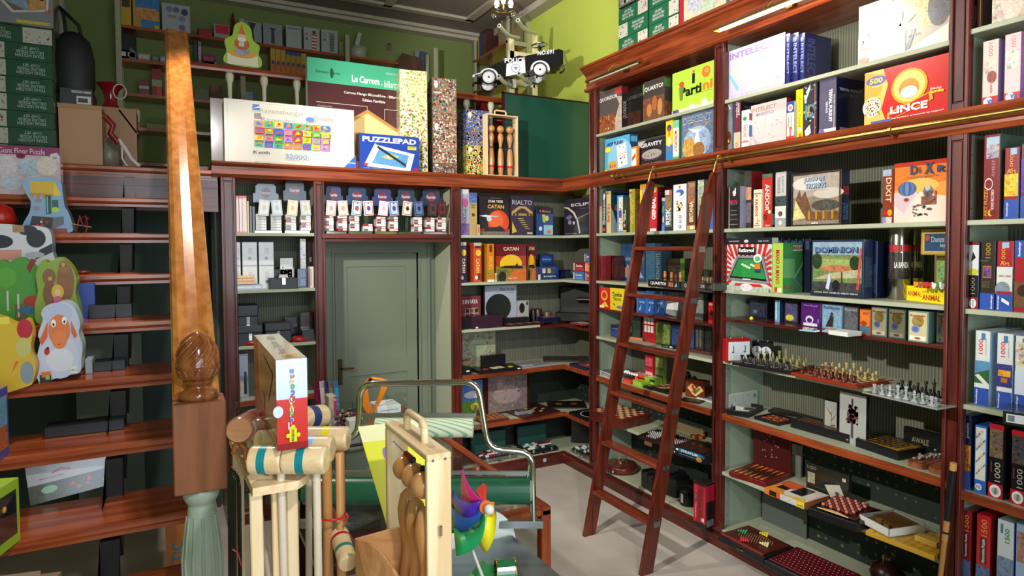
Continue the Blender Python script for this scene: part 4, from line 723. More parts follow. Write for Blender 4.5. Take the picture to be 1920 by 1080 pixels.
rb(z,1678,1777,307.5,.07,'orange box with a striped airship floating over an open book and a tiny domed city','#c8501e',
   [r_(0,0,1,1,'#e07a34'),p_([(0,.55),(1,.65),(1,.35),(0,.35)],'#eaa048'),r_(0,.93,1,1,'#b8321e'),e_(.5,.6,.35,.12,'#f0b860'),p_([(0,0),(.28,0),(.5,.45),(.38,.52),(0,.48)],'#e8d0c4'),p_([(.0,.3),(.2,.15),(.45,.5),(.36,.52),(0,.5)],'#d4b8c0'),p_([(.28,0),(1,0),(1,.4),(.5,.5)],'#ecd8c8'),e_(.26,.56,.18,.12,'#4a6088',.2)]+[e_(.26,.56,.18*k,.12,c) for k,c in ((.8,'#5a74a0'),(.5,'#48608a'),(.2,'#6a84b0'))]+
   [e_(.25,.38,.05,.03,'#8a4a30'),e_(.66,.5,.09,.09,'#6a7a88',.2),r_(.54,.28,.82,.42,'#7a4a3a',.6),r_(.6,.38,.74,.5,'#5a4a4a',.6),e_(.66,.56,.05,.05,'#c8b8a0'),n_(22,.38,.1,.75,.3,.006,['#4a4a6a','#7a4a3a','#3a6a5a'],13),r_(.79,.38,.82,.5,'#b84a2a'),
    t_('D',.4,.86,.14,.15,'#3a4a6a',0,2),t_('i',.51,.85,.03,.1,'#3a4a6a',0,2),t_('X',.68,.87,.17,.19,'#3a4a6a',0,2),t_('it',.9,.85,.14,.12,'#3a4a6a',0,2),t_('ODYSSEY',.56,.745,.6,.025,'#8a6a4a')])
z = 1.885
rb(z,1363,1448,447,.06,'green pitch table football game box with red and white stripes all round','#d8d4cc',
   [r_(0,.88,1,1,'#24242e'),t_('Juego de futbol',.17,.94,.24,.03,'#d8d8d8'),t_('Juego de mesa',.82,.94,.22,.03,'#d8d8d8'),e_(.45,.94,.05,.03,'#d0d0d0')]+
   [p_([(.02+.12*i,.88),(.08+.12*i,.88),(.2+.09*i,.6),(.15+.09*i,.6)],'#c82a2a') for i in range(8)]+[p_([(0,.1+.11*i),(0,.155+.11*i),(.12,.2+.08*i),(.12,.16+.08*i)],'#c82a2a') for i in range(7)]+[p_([(1,.1+.11*i),(1,.155+.11*i),(.88,.2+.08*i),(.88,.16+.08*i)],'#c82a2a') for i in range(7)]+
   [p_([(.04,.2),(.98,.16),(.84,.66),(.26,.66)],'#8a8a90'),p_([(.1,.24),(.92,.2),(.8,.62),(.3,.62)],'#1a1a1c'),p_([(.14,.27),(.9,.24),(.78,.6),(.31,.6)],'#2f8a44',.15)]+[e_(.4+.05*i,.5-.02*(i % 4),.035,.02,'#cfe6c8') for i in range(7)]+
   [p_([(.2,.06),(.85,.06),(.8,.14),(.25,.14)],'#c82a2a'),r_(.3,.69,.68,.83,'#1a1a1c'),t_('futingol',.49,.76,.34,.1,'#f4f2ee',0,2),e_(.74,.62,.09,.08,'#f0f0ec'),e_(.74,.61,.06,.05,'#6ab07a'),r_(.68,.36,.8,.52,'#e07a2a'),r_(.68,.36,.8,.42,'#26407a'),r_(.02,.0,.98,.09,'#a8b0a0',.4),e_(.5,.07,.14,.07,'#d8d0d4',.4),r_(.42,.21,.6,.235,'#d8d8d8')],x0=.03)
rb(z,1449,1468.5,455.5,.19,'lime green game box with a red spine title and a pitch on its side','#9cc444',[r_(0,.02,1,.97,'#a6cc50'),t_('MANO A MANO',.5,.52,.4,.68,'#c02a3a',270,2),r_(.2,.02,.5,.12,'#d8402a'),r_(.5,.02,.9,.1,'#f0e8d0')],[r_(0,0,1,1,'#4a9a58',.08),r_(0,.3,.6,.68,'#7ac078'),r_(.5,.84,1,.95,'#f4f4f0'),t_('MANO A M',.75,.9,.5,.08,'#c02a3a',0,2),p_([(.5,.3),(1,.62),(1,.55),(.6,.28)],'#8ab8a8'),p_([(.5,.28),(1,.05),(1,.12),(.6,.3)],'#7a8aa8'),e_(.12,.12,.06,.04,'#c04a5a'),e_(.42,.12,.06,.04,'#c04a5a')],x0=.02)
for i in range(5):
    rb(z,1454+i*13.5,1466+i*13.5,446+i*.3,.2,'dark navy game spine in the row standing almost hidden behind the green pitch box','#161c30',[r_(.2,.8,.8,.95,'#3a4a6a')],x0=.22,group='navy spines behind the green box')
rb(z,1522,1620,450,.085,'large blue-framed kingdom game box with a castle valley and banners','#28344c',
   [r_(.03,.04,.97,.96,'#6a7a4a',.35),r_(.03,.74,.97,.96,'#8aa0b0',.2),r_(.03,.5,.97,.66,'#8a9a5a',.3),e_(.5,.5,.3,.06,'#a86a4a',.4),p_([(.03,.3),(.97,.35),(.97,.5),(.4,.42)],'#a8a080',.3),e_(.12,.62,.1,.14,'#2a3a24',.5),e_(.85,.6,.1,.12,'#26351f',.5),r_(.03,.1,.97,.26,'#3a3a3a',.6),p_([(.3,.15),(.37,.45),(.4,.3),(.36,.12)],'#c8d0e8'),p_([(.88,.15),(.94,.85),(.97,.85),(.93,.15)],'#b84a4a',.4),e_(.5,.2,.07,.1,'#23232b'),r_(.6,.1,.62,.45,'#6a3a24'),
    t_('DOMINION',.5,.82,.82,.11,'#1c2a4a',0,2),t_('DOMINION',.5,.825,.8,.09,'#5a7aa8',0,1),r_(0,.0,1,.1,'#2a303c'),t_('LUCHA POR TENER EL MEJOR REINO',.5,.07,.84,.035,'#d8d4c8',0,1)],
   [r_(0,0,1,1,'#26325a',.1),r_(.1,.2,.9,.7,'#3a4a5a',.5)],L=[t_('DEVIR',.5,.1,.3,.15,'#e8e4dc',270)])
rb(z,1624,1645,452,.16,'dark navy box edge standing close behind the kingdom game box','#1c2544',[r_(.1,.1,.9,.6,'#2a3a5a',.4)],x0=.14)
TIN = solid('tin_plate','#a9a69e',.18,1,var=.05)
def tin(label,px,py,x,s=.56):
    p = oX(px,py,x); t = thing('metal_flask',label,'tin',(p.x,p.y,1.885))
    obj(M().lathe([(.098*s,0),(.104*s,.006),(.104*s,.16),(.106*s,.165),(.106*s,.36),(.104*s,.365),(.104*s,.41),(.09*s,.435),(.06*s,.45),(.03*s,.455)],(0,0,0),32),'flask_body',TIN,t)
    m = M('#2a2422')
    def band(z0,z1,a0,a1,n=10):
        m.add([((.1065*s)*math.cos(a0+(a1-a0)*i/n),(.1065*s)*math.sin(a0+(a1-a0)*i/n),zz) for zz in (z0,z1) for i in range(n+1)],[[i,i+1,n+2+i,n+1+i] for i in range(n)])
    m.C('#2c2522',.5); band(.12,.27,2.5,5.2); m.C('#b3202c'); band(.275,.315,2.7,5.0); 
    o = obj(m,'label_band',PM,t); o['label'] = 'red and black printed band'
    g = M('#e8e2d8'); vs, fs = glyphs('LA BANDA',2); g.add([((.108*s)*math.cos(3.9+x_*1.3),(.108*s)*math.sin(3.9+x_*1.3),.2+y_*.035) for x_,y_ in vs],fs); obj(g,'lettering',PM,t)
    return t
tin('tall shiny metal flask with red and black printed bands on the kingdom game shelf',1686,500,.21)
tin('second metal flask with a red band, in shadow behind the shiny one',1714,500,.35,.48)
rb(z,1756,1776,480,.02,'yellow box with a jungle picture below the framed dance sign','#a8982a',[r_(.15,.1,1,.9,'#6a8a5a',.5),e_(.7,.3,.25,.15,'#3a5a2a',.4)],x0=.24)
rb(z+.26,1727,1776,430,.03,'yellow-framed blue card box lying on top of the yellow jungle box','#b09a2a',[r_(.08,.08,1,.9,'#c8a86a'),r_(.15,.15,1,.82,'#2a4a6a',.2),t_('Danza',.66,.6,.5,.22,'#a8b8c0',0,1),t_('hoy',.85,.35,.2,.2,'#a8b8c0',0,1),e_(.27,.65,.09,.12,'#b8504a')],x0=.12)
t = gz('game_box','shallow yellow game tray box with a red title at the shelf edge','game box',z,(1696,562),(1779,572),.14,.083,'#f0dc1a',[r_(0,0,1,1,'#f2df1c'),t_('ANIMAL',.24,.5,.33,.34,'#c24a1e',3 and 0,1),t_('sobre',.48,.7,.11,.12,'#c8902a'),t_('ANIMAL',.63,.33,.4,.36,'#c24a1e',0,1),e_(.95,.45,.04,.14,'#8a8a8a')],mat=PR)
pz = z+.084
for i, (px,c,lab) in enumerate(((1718,'#e0901e','orange'),(1727,'#8a4a1e','brown'),(1738,'#c81e22','red'),(1752,'#f0e6d2','cream'),(1761,'#2a7a3a','green'),(1766,'#f2f0ea','white'))):
    p = oX(px,545,.0); m = M(c); s = .022
    m.prism([(-s,0),(-s*.6,0),(-s*.5,s*.5),(s*.4,s*.5),(s*.5,0),(s,0),(s*1.1,s*1.1),(s*.6,s*1.5),(-s*.7,s*1.3),(-s*1.2,s*1.6),(-s*1.2,s*.6)],-.01,.01,'y')
    tag(obj(m,'wooden_animal',PM,None,(p.x+.03,p.y,pz),-PI/2+.2*i),lab+' wooden stacking animal on the shallow yellow tray box','toy')
# --- dark shelf 1.68 ---
z = 1.68
def sm(a,b,top,lab,base,F,x0=.1,**k): return rb(z,a,b,top,.06,lab,base,F,x0=x0,name='card_game',cat='card game',**k)
sm(1405,1438,561,'dark card game box with a moonlit picture, leftmost on the dark polished shelf','#1c1e28',[r_(.08,.1,.92,.95,'#2c3040',.6),e_(.35,.35,.12,.1,'#6a7484')],.2)
rb(z,1453,1462,562,.12,'light blue card box on edge on the dark polished shelf','#6a98b8',[r_(.1,.1,.5,.9,'#9ac0d8',.3)],[r_(0,0,1,1,'#2a3a5a')],x0=.12,name='card_game',cat='card game')
sm(1471,1497,564,'card game box with a dusky landscape and yellow flowers, left of the purple one','#2a2638',[r_(.08,.1,.92,.92,'#4a4a6a',.5),e_(.4,.25,.3,.14,'#b8a83a',.5)],.14)
sm(1502,1539,565.5,'purple card game box with a white arch on its front','#4a1c5e',[r_(.04,.04,.96,.96,'#54206c'),t_('Port Royal',.5,.86,.66,.08,'#b0a0c8'),e_(.45,.3,.2,.16,'#d8d4dc'),e_(.45,.27,.13,.1,'#54206c'),r_(.15,.04,.85,.16,'#d0ccd4',.3),r_(.86,.2,.94,.35,'#8a70a8')],.08)
sm(1541,1580,569,'pale blue card game box with an archer figure on its front','#5c7488',[r_(.04,.04,.96,.96,'#7a98b0',.3),t_('Pathfinder',.5,.86,.8,.11,'#3a5a9a',0,2),p_([(.2,.1),(.45,.6),(.6,.5),(.55,.1)],'#2e2c30',.4),e_(.5,.62,.07,.07,'#4a3a3a')],.08)
sm(1582,1610,572,'grey card game box with a swirling title, beside the archer box','#3c3e46',[r_(.04,.04,.96,.96,'#5a5c64',.5),t_('Runas',.5,.85,.8,.12,'#a8a8b0',0,1)],.1)
rb(z,1612,1632,579,.08,'small orange sunset card box with dark trees','#b04a1e',[r_(.05,.3,.95,.95,'#d8702a',.15),t_('DIXIT',.6,.84,.6,.1,'#5a3a3a',0,1),r_(.05,.04,.95,.35,'#3a5a6a',.5),e_(.4,.45,.3,.1,'#8a3a1a',.4)],x0=.02,name='card_game',cat='card game')
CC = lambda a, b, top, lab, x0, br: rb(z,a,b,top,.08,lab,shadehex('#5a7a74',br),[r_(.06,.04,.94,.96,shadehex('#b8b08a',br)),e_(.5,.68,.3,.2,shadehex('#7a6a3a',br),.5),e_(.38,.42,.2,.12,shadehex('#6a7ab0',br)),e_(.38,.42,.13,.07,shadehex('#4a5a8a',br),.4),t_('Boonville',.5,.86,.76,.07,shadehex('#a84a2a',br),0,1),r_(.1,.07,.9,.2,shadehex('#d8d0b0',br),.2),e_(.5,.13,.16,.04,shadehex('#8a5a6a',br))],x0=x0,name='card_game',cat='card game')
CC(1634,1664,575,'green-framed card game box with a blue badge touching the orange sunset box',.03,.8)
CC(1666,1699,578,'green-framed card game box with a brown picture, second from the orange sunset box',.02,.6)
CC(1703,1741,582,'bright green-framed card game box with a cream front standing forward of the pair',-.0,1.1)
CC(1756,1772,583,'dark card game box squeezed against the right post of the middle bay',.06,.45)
p = oX(1409,596,.05); tag(obj(M('#d8d82a').ball((0,0,.014),.014,10),'yellow_ball',PM,None,(p.x,p.y,z)),'small yellow ball on the dark polished shelf','ball')
def packet(label,A,B,d,cols,z,h=.016):
    p, w, rz = frameR(z,A,B); t = thing('sweet_packet',label,'packet',p,rz); R = random.Random(4)
    m = M('#8ab0c4'); m.prism([(-w/2,0),(w/2,0),(w/2*.9,h*.4),(0,h),(-w/2*.9,h*.4)],0,d,'y'); obj(m,'wrapper',PG,t); m = M()
    for i in range(14): m.C(R.choice(cols)).ball((R.uniform(-w*.3,w*.3),R.uniform(d*.15,d*.85),h*.9),.006,6)
    g = obj(m,'counter',PM,t); g['kind'] = 'stuff'
packet('clear packet of coloured counters with pale blue ends, lying left of the flat white box',(1497,620),(1528,623),.07,['#e8e0d8','#d87a3a','#c8c0c8','#b8a03a'],z)
packet('crinkled packet of mixed coloured counters next to the flat white box',(1541,622),(1560,625),.06,['#e8e0d8','#5a7ac0','#b8a03a','#c04a4a'],z,.022)
gz('notepad','flat white pad stack lying at the edge of the dark polished shelf','notepad',z,(1553,627),(1589,632),.12,.025,'#dcdcd6',[r_(0,.45,1,.5,'#b0b0aa')],mat=PR)
# --- chess shelf 1.375 ---
z = 1.375
def clock(label,A,B,c,x,h,d=.06):
    p, w, rz = frameR(z,A,B); t = thing('chess_clock',label,'chess clock',p,rz)
    obj(M(c).box(-w/2,w/2,0,d,0,h,.004),'clock_case',PM,t)
    f = M('#d9dde4' if c != '#15151a' else '#15151a')
    if c != '#15151a': f.box(-w*.42,w*.46,-.003,0,h*.06,h*.86)
    obj(f,'clock_face',PM,t) if c != '#15151a' else None
    m = M('#2a2a30')
    for s in (-.22,.26):
        if c == '#15151a':
            q = M('#dfe3e4').lathe([(h*.3,0),(h*.3,-.004)],(s*w,0,h*.45),20,'y'); obj(q,'dial',PM,t)
        m.box(s*w-.002,s*w+.002,-.006,-.0045,h*.4,h*.7); m.box(s*w-.012,s*w+.002,-.006,-.0045,h*.40,h*.44)
    obj(m,'hands',PM,t); k = M()
    for s in (-.25,.25): k.lathe([(.008,0),(.008,.012)],(s*w,d/2,h),10)
    obj(k,'button',CHROME,t)
clock('red chess clock with a white double face beside the left post',(1362,679),(1407,677),'#a8161a',0,.165)
clock('black chess clock with two round white dials behind the dark chess pieces',(1410,672),(1445,676),'#15151a',0,.13)
def chessboard(label,z,A,B,d,h,c1,c2,edge,mat=PM):
    p, w, rz = frameR(z,A,B); t = thing('chess_board',label,'chess board',p,rz)
    obj(M(edge).box(-w/2,w/2,0,d,0,h,.003),'board_frame',mat,t); m = M(); u, v = w*.86/8, d*.86/8
    for i in range(8):
        for j in range(8):
            m.C(c1 if (i+j) % 2 else c2); x0, y0 = -w*.43+i*u, d*.07+j*v
            m.add([(x0,y0,h+.0006),(x0+u,y0,h+.0006),(x0+u,y0+v,h+.0006),(x0,y0+v,h+.0006)],[[0,1,2,3]])
    obj(m,'squares',mat,t); return t, w, d, u, v
def piece_mesh(kind,col,style):
    m = M(col); s = {'pawn': .030,'rook': .036,'knight': .042,'bishop': .046,'queen': .054,'king': .060}[kind]*1.35; r = .012*1.15
    if style == 'cone':
        if kind in ('pawn','bishop'): m.lathe([(r,0),(r*.9,s*.1),(.001,s)],(0,0,0),4 if kind == 'pawn' else 8,sm=False)
        else: m.lathe([(r,0),(r*.6,s*.5),(r*.5,s*.62),(r*.95,s)],(0,0,0),8,sm=False)
        if kind == 'king': m.lathe([(r*.5,s),(.002,s*1.15)],(0,0,0),8,sm=False)
        return m
    prof = [(r,0),(r,s*.06),(r*.8,s*.12),(r*.45,s*.25),(r*.38,s*.55),(r*.65,s*.62),(r*.4,s*.66)]
    if kind == 'pawn': prof += [(r*.6,s*.76),(r*.62,s*.86),(r*.4,s*.96),(.001,s)]
    elif kind == 'rook': prof += [(r*.65,s*.8),(r*.7,s),(r*.4,s),(r*.4,s*.93)]
    elif kind == 'bishop': prof += [(r*.55,s*.75),(r*.5,s*.88),(r*.1,s*.97),(r*.15,s*.985),(.001,s)]
    elif kind == 'queen': prof += [(r*.5,s*.75),(r*.8,s*.92),(r*.3,s*.93),(.001,s)]
    elif kind == 'king': prof += [(r*.5,s*.75),(r*.75,s*.88),(r*.3,s*.9),(r*.15,s*.92),(r*.15,s)]
    m.lathe(prof[:7] if kind == 'knight' else prof,(0,0,0),12,sm=True)
    if kind == 'king': m.box(-.002,.002,-.002,.002,s,s*1.1).box(-.006,.006,-.002,.002,s*1.03,s*1.06)
    if kind == 'knight': m.prism([(-.009,s*.55),(.008,s*.55),(.006,s*.75),(.012,s*.8),(.011,s*.9),(.0,s),(-.008,s*.9)],-.0045,.0045,'y')
    return m
BACK = ['rook','knight','bishop','queen','king','bishop','knight','rook']
def chessset(T,ends,mat,style,where,skip=()):
    t, w, d, u, v = T; t_.__doc__; bpy.context.view_layer.update(); Mw = Matrix.Translation(t.location) @ Matrix.Rotation(t.rotation_euler[2],4,'Z'); top = where[0]; cache = {}
    for colname, col, rows in ends:
        for (row,pawn) in rows:
            for i in range(8):
                kind = 'pawn' if pawn else BACK[i]
                loc = Mw @ Vector((row[0](i)*1.0,row[1](i)*1.0,top)); k = (colname,kind)
                lab = '%s chess %s standing %s' % (colname,kind,where[1]); grp = '%s %ss %s' % (colname,kind,where[2])
                if k not in cache:
                    o = obj(piece_mesh(kind,col,style),'chess_'+kind,mat,None,loc); tag(o,lab,'chess piece',grp); cache[k] = o
                else: o = cache[k].copy(); COL.objects.link(o); o.location = loc
# black and green cone set
T1 = chessboard('black lacquered chess board with cone-shaped pieces next to the clocks',z,(1372,684),(1487,703),.30,.022,'#caa878','#1a1518','#16151b')
w_, d_, u, v = T1[1:]
cx = lambda i: -w_*.43+u*(i+.5)
chessset(T1,[('black cone-shaped','#15161c',[((cx,lambda i: d_*.07+v*.5),False),((cx,lambda i: d_*.07+v*1.5),True)]),('olive green cone-shaped','#8e8a52',[((cx,lambda i: d_*.07+v*7.5),False),((cx,lambda i: d_*.07+v*6.5),True)])],PM,'cone',(.0235,'on the black lacquered board','on the black lacquered board'))
T2 = chessboard('red-framed wooden chess board with turned brown and boxwood pieces',z,(1482,704),(1606,730),.30,.02,'#e0c48e','#7a3a20','#8e2c16')
w2, d2, u2, v2 = T2[1:]; cx2 = lambda i: -w2*.43+u2*(i+.5)
chessset(T2,[('dark brown turned','#5a1f16',[((cx2,lambda i: d2*.07+v2*.5),False),((cx2,lambda i: d2*.07+v2*1.5),True)]),('pale boxwood turned','#b8a468',[((cx2,lambda i: d2*.07+v2*7.5),False),((cx2,lambda i: d2*.07+v2*6.5),True)])],PM,'turned',(.0215,'on the red-framed wooden board','on the red-framed wooden board'))
T3 = chessboard('glass chess board with clear and black glass pieces, right end of the chess shelf',z,(1615,737),(1757,770),.30,.008,'#c8d0cc','#3a3e3c','#8a948e',PG)
w3, d3, u3, v3 = T3[1:]; cx3 = lambda i: -w3*.43+u3*(i+.5)
GLP = newmat('frosted_glass_piece'); setp(GLP[2],.06,0,.5,.75,1.45); GLP[2].inputs['Base Color'].default_value = (.92,.95,.95,1)
chessset(T3,[('clear glass','#f0f2f0',[((cx3,lambda i: d3*.07+v3*.5),False),((cx3,lambda i: d3*.07+v3*1.5),True)])],GLP[0],'turned',(.0095,'on the glass board','on the glass board'))
chessset(T3,[('black glass','#0e0e12',[((cx3,lambda i: d3*.07+v3*7.5),False),((cx3,lambda i: d3*.07+v3*6.5),True)])],BLK,'turned',(.0095,'on the glass board','on the glass board'))
# --- wood-edged shelf .985 ---
z = .985
gb('game_sheet','white printed sheet leaning on the side panel behind the framed black tray','card',(.22,-2.104,z),-.0,.3,.004,.13,'#b9bdb4',[r_(.05,.1,.95,.9,'#b0b4aa'),e_(.9,.7,.04,.12,'#6a6e68'),e_(.1,.3,.04,.12,'#6a6e68'),n_(14,.2,.2,.8,.8,.003,['#8a8e88'],1)],rot=(0,0,0)).rotation_euler = (0,0,0)
bpy.data.objects[-1] if False else None
def tray(label,z,A,B,d,h,base,inner,name='game_tray',T=()):
    p, w, rz = frameR(z,A,B); t = thing(name,label,'board game',p,rz); k = .008
    m = M(base).box(-w/2,w/2,0,d,0,.006); m.box(-w/2,w/2,0,k,.006,h).box(-w/2,w/2,d-k,d,.006,h).box(-w/2,-w/2+k,k,d-k,.006,h).box(w/2-k,w/2,k,d-k,.006,h)
    obj(m,'tray_body',PM,t); q = M(inner).box(-w/2+k,w/2-k,k,d-k,.006,.008); q.decals(T,(-w/2+k,k,.008),(w-2*k,0,0),(0,d-2*k,0),(0,0,1)); obj(q,'lining',PR,t); return t, w, d
t, w, d = tray('open black framed game tray lined in white with two small boxes inside',z,(1362,777),(1402,784),.30,.035,'#141416','#a8a89c',T=[r_(.15,.15,.85,.9,'#4a4234'),r_(.1,.05,.6,.2,'#8a6a50',.4)])
gb('tile_box','small white box standing in the left of the open black tray','box',t.matrix_basis @ Vector((-.03,.12,.01)),t.rotation_euler[2],.06,.035,.03,'#b8beb8')
gb('tile_box','small white-topped box in the front of the open black tray','box',t.matrix_basis @ Vector((.04,.05,.01)),t.rotation_euler[2]+.4,.06,.04,.022,'#30343c',T=[r_(.05,.05,.95,.95,'#e4e2da')])
t, w, d = tray('black box tray holding a spread of reddish wooden tiles',z,(1414,786),(1459,799),.2,.022,'#17161a','#241a18')
R = random.Random(5)
tm = [M(c).box(-.012,.012,-.009,.009,0,.007,.001) for c in ('#8a3a20','#a85a34','#6a2414')]
tms = [obj(x,'wooden_tile',PM,None,(0,0,-5)) for x in tm]; cnt = 0
for i in range(6):
    for j in range(5):
        o = tms[cnt % 3] if cnt < 3 else tms[cnt % 3].copy()
        if cnt >= 3: COL.objects.link(o)
        o.location = t.matrix_basis @ Vector((-w*.36+i*.031*w/.2+R.uniform(-.003,.003),d*.16+j*.032*d/.2,.0085)); o.rotation_euler = (0,0,t.rotation_euler[2]+R.uniform(-.2,.2)); cnt += 1
for x in tms: tag(x,'small reddish wooden tile lying in the black box tray','game piece','wooden tiles in the black tray')
for o in COL.objects:
    if o.name.startswith('wooden_tile'): tag(o,'small reddish wooden tile lying in the black box tray','game piece','wooden tiles in the black tray')
gz('slotted_box','long black lacquered box with an orange square grid on top','wooden box',z,(1482,801),(1592,832),.13,.055,'#15151a',[e_(.97,.4,.02,.1,'#8a8a8a')],T=[r_(.1,.15,.9,.17,'#c07a4a'),r_(.1,.83,.9,.85,'#c07a4a'),r_(.1,.37,.9,.39,'#c07a4a'),r_(.1,.6,.9,.62,'#c07a4a')]+[r_(.1+.08*i,.15,.108+.08*i,.85,'#c07a4a') for i in range(11)],mat=PM)
gz('low_black_box','low black box in shadow behind the wooden tile tray','box',z,(1440,773),(1540,792),.1,.02,'#121214',mat=PM)
rb(z,1545,1571,747,.02,'small black-framed picture of a bare red tree','#101012',[r_(.06,.04,.94,.96,'#a9aca4'),p_([(.5,.05),(.54,.05),(.6,.7),(.57,.7)],'#8a4a3a'),p_([(.56,.4),(.9,.62),(.9,.64),(.56,.44)],'#8a4a3a'),p_([(.57,.55),(.2,.75),(.2,.77),(.58,.6)],'#8a4a3a'),p_([(.58,.25),(.85,.3),(.85,.32),(.58,.3)],'#8a4a3a')],x0=.2,name='framed_picture',cat='picture')
rb(z,1574,1625,733,.03,'pale grey box with a dark red blossom emblem and oriental characters','#1b1a1e',[r_(0,0,.02,1,'#1a1a1e'),r_(.02,0,1,1,'#a6a8a2'),e_(.5,.58,.2,.17,'#5a2a30',.5),n_(50,.28,.4,.72,.78,.012,['#5a2a30','#7a3a40','#a6a8a2'],21),r_(.47,.75,.53,.9,'#4a2a30'),r_(.46,.12,.54,.4,'#4a3a40',.5),e_(.75,.12,.07,.06,'#5a2a30',.5)],[r_(0,0,1,1,'#161618')],x0=.14,name='game_box')
gz('triangle_board_box','black box topped with a board of yellow and black triangles','board game',z,(1604,837),(1683,864),.25,.05,'#121318',T=[r_(.05,.06,.95,.94,'#b8872e')]+[p_([(.05+.1125*i,.06+.176*j),(.05+.1125*(i+1),.06+.176*j),(.05+.1125*(i+1),.06+.176*(j+1))],'#2a2420') for i in range(8) for j in range(5)],mat=PM)
rb(z,1694,1772,799,.03,'long black box lettered in dull gold leaning at the back beside the triangle board','#131417',[t_('AWALE',.42,.55,.42,.24,'#8a8468',0,1)],x0=.3)
# mancala
p = oZ(1725,872,z); t = thing('mancala_board','carved wooden mancala board with two halves full of grey stones','board game',(p.x+.12,p.y+.02,z+.001),.02)
mc = wood('mancala_wood','#7a3f26','#a05c3a','x',1,.35,.3)
for s in (0,1):
    m = M(); y0 = -.075-s*.11; m.prism([(-.2+.05*(1-math.cos(a)),0) for a in ()] or [(-.2,.0),(-.19,-.045),(-.15,-.06),(.2,-.06),(.2,.045),(-.15,.045),(-.19,.03)],0,.028,'z'); m.v = [(x,y-.02-s*.108,zz) for x,y,zz in m.v]; obj(m,'board_half',mc,t)
    c = M('#5a2a1a')
    for i in range(5):
        c.lathe([(.001,.0285),(.03,.0287),(.032,.031),(.03,.0325)],(-.15+i*.075,-.028-s*.108,0),14)
    obj(c,'pit',mc,t)
st_ = M('#8f8c84').ball((0,0,.006),.009,7,.7); q0 = None; R = random.Random(8)
for i in range(34):
    x, y = -.17+R.random()*.33, -.028+R.uniform(-.028,.028); P = t.matrix_basis @ Vector((x,y,.033+.005*(i % 3)))
    if q0 is None: q0 = tag(obj(st_,'pebble',PM,None,P),'small smooth grey stone lying on the carved mancala board','stone','stones on the mancala board')
    else: c_ = q0.copy(); COL.objects.link(c_); c_.location = P; c_.rotation_euler = (R.random(),R.random(),R.random()*6)
# --- shelf .56 ---
z = .56
p, w, rz = frameR(z,(1366,892),(1436,915)); t = thing('backgammon_case','open backgammon case with dark red frame and orange points','board game',p,rz)
m = M('#6a1614').box(-w/2,w/2,0,.3,0,.035,.004); obj(m,'case_base',PM,t)
m = M('#3a1a14').box(-w/2+.02,w/2-.02,.02,.28,.035,.0355)
for i in range(12):
    x = -w/2+.025+i*(w-.05)/12; ww = (w-.05)/12
    m.C('#d98a3a' if i % 2 == 0 else '#7a2016'); m.add([(x,.022,.0362),(x+ww,.022,.0362),(x+ww/2,.13,.0362)],[[0,1,2]])
    m.C('#7a2016' if i % 2 == 0 else '#d98a3a'); m.add([(x,.278,.0362),(x+ww,.278,.0362),(x+ww/2,.17,.0362)],[[0,2,1]])
obj(m,'playing_field',PM,t)
m = M('#4a1416').box(-w/2,w/2,.3,.325,.01,.40,.004); R = random.Random(3)
for i in range(22): m.C('#9a7a70').lathe([(.006,0),(.006,-.001)],(R.uniform(-w*.3,w*.2),.2995,R.uniform(.1,.32)),6,'y')
o = obj(m,'case_lid',PM,t); o['label'] = 'dark red lid standing open'
rb(z,1424,1502,812,.02,'game cover with a go board diagram of black and grey squares on a red edge','#7a7a72',[r_(0,0,.12,1,'#8a1420'),r_(.14,.1,.88,1,'#a89a72')]+[r_(.2+.035*((i*7) % 18),.2+.045*((i*5) % 16),.23+.035*((i*7) % 18)+(.05 if i % 3 == 0 else 0),.24+.045*((i*5) % 16)+(.06 if i % 3 == 1 else 0),'#1c1c1c') for i in range(34)],x0=.38,name='game_cover')
gz('game_box','flat picture box with orange, yellow and black artwork jutting over the shelf edge','game box',z,(1434,925),(1508,955),.24,.04,'#c85a1e',[r_(0,.0,.25,1,'#e0701e'),r_(.12,.1,.3,.9,'#1b1a1c'),r_(.4,0,.8,1,'#b8b0b0',.3),r_(.8,0,1,1,'#d8b83a',.4),t_('5082',.9,.3,.12,.3,'#3a3a3a')],T=[r_(0,0,1,1,'#e4ddd0'),p_([(0,0),(.5,0),(.2,.5),(0,.6)],'#e88a2a',.3),r_(.1,.3,.35,.6,'#1c1a1c'),p_([(0,.6),(.4,.5),(.5,1),(0,1)],'#d8582a',.3),r_(.45,.3,.75,.9,'#1e1a1c'),r_(.78,.25,.98,.95,'#ded6ce'),p_([(.5,0),(1,0),(.9,.2)],'#e8c83a')],L=[r_(0,0,1,1,'#8a8a8a',.3)])
rb(z,1512,1592,865,.03,'dark olive go game box with a white board drawing leaning at the back','#1e211c',[r_(.02,.02,.98,.98,'#23271f'),t_('I-GO',.14,.86,.22,.1,'#8a8a7c',0,1),p_([(.45,.45),(.8,.6),(.95,.15),(.6,.1)],'#b8b4a4'),r_(.04,.35,.22,.7,'#8a8672',.4),r_(.86,.75,.94,.85,'#c8c4b8'),e_(.75,.3,.05,.06,'#4a4a44')],x0=.2)
p, w, rz = frameR(z,(1522,972),(1600,1000)); t = thing('abacus_box','dark red box with rows of wooden balls and a pale crescent handle','board game',p+Vector((.02,.02,0)),rz)
obj(M('#121216').box(-w/2-.02,w/2+.03,0,.32,0,.05,.003),'base_box',PM,t); obj(M('#3e1014').box(-w/2+.03,w/2,.03,.29,.05,.062,.003),'board',PM,t)
obj(M('#e2bf7c').prism([(-w*.38+w*.76*i/10,.012+.02*0) for i in range(11)]+[(w*.38-w*.76*i/10,.012+.028*math.sin(PI*i/10)) for i in range(1,10)],.062,.066,'z'),'crescent_inlay',PM,t)
q0 = None
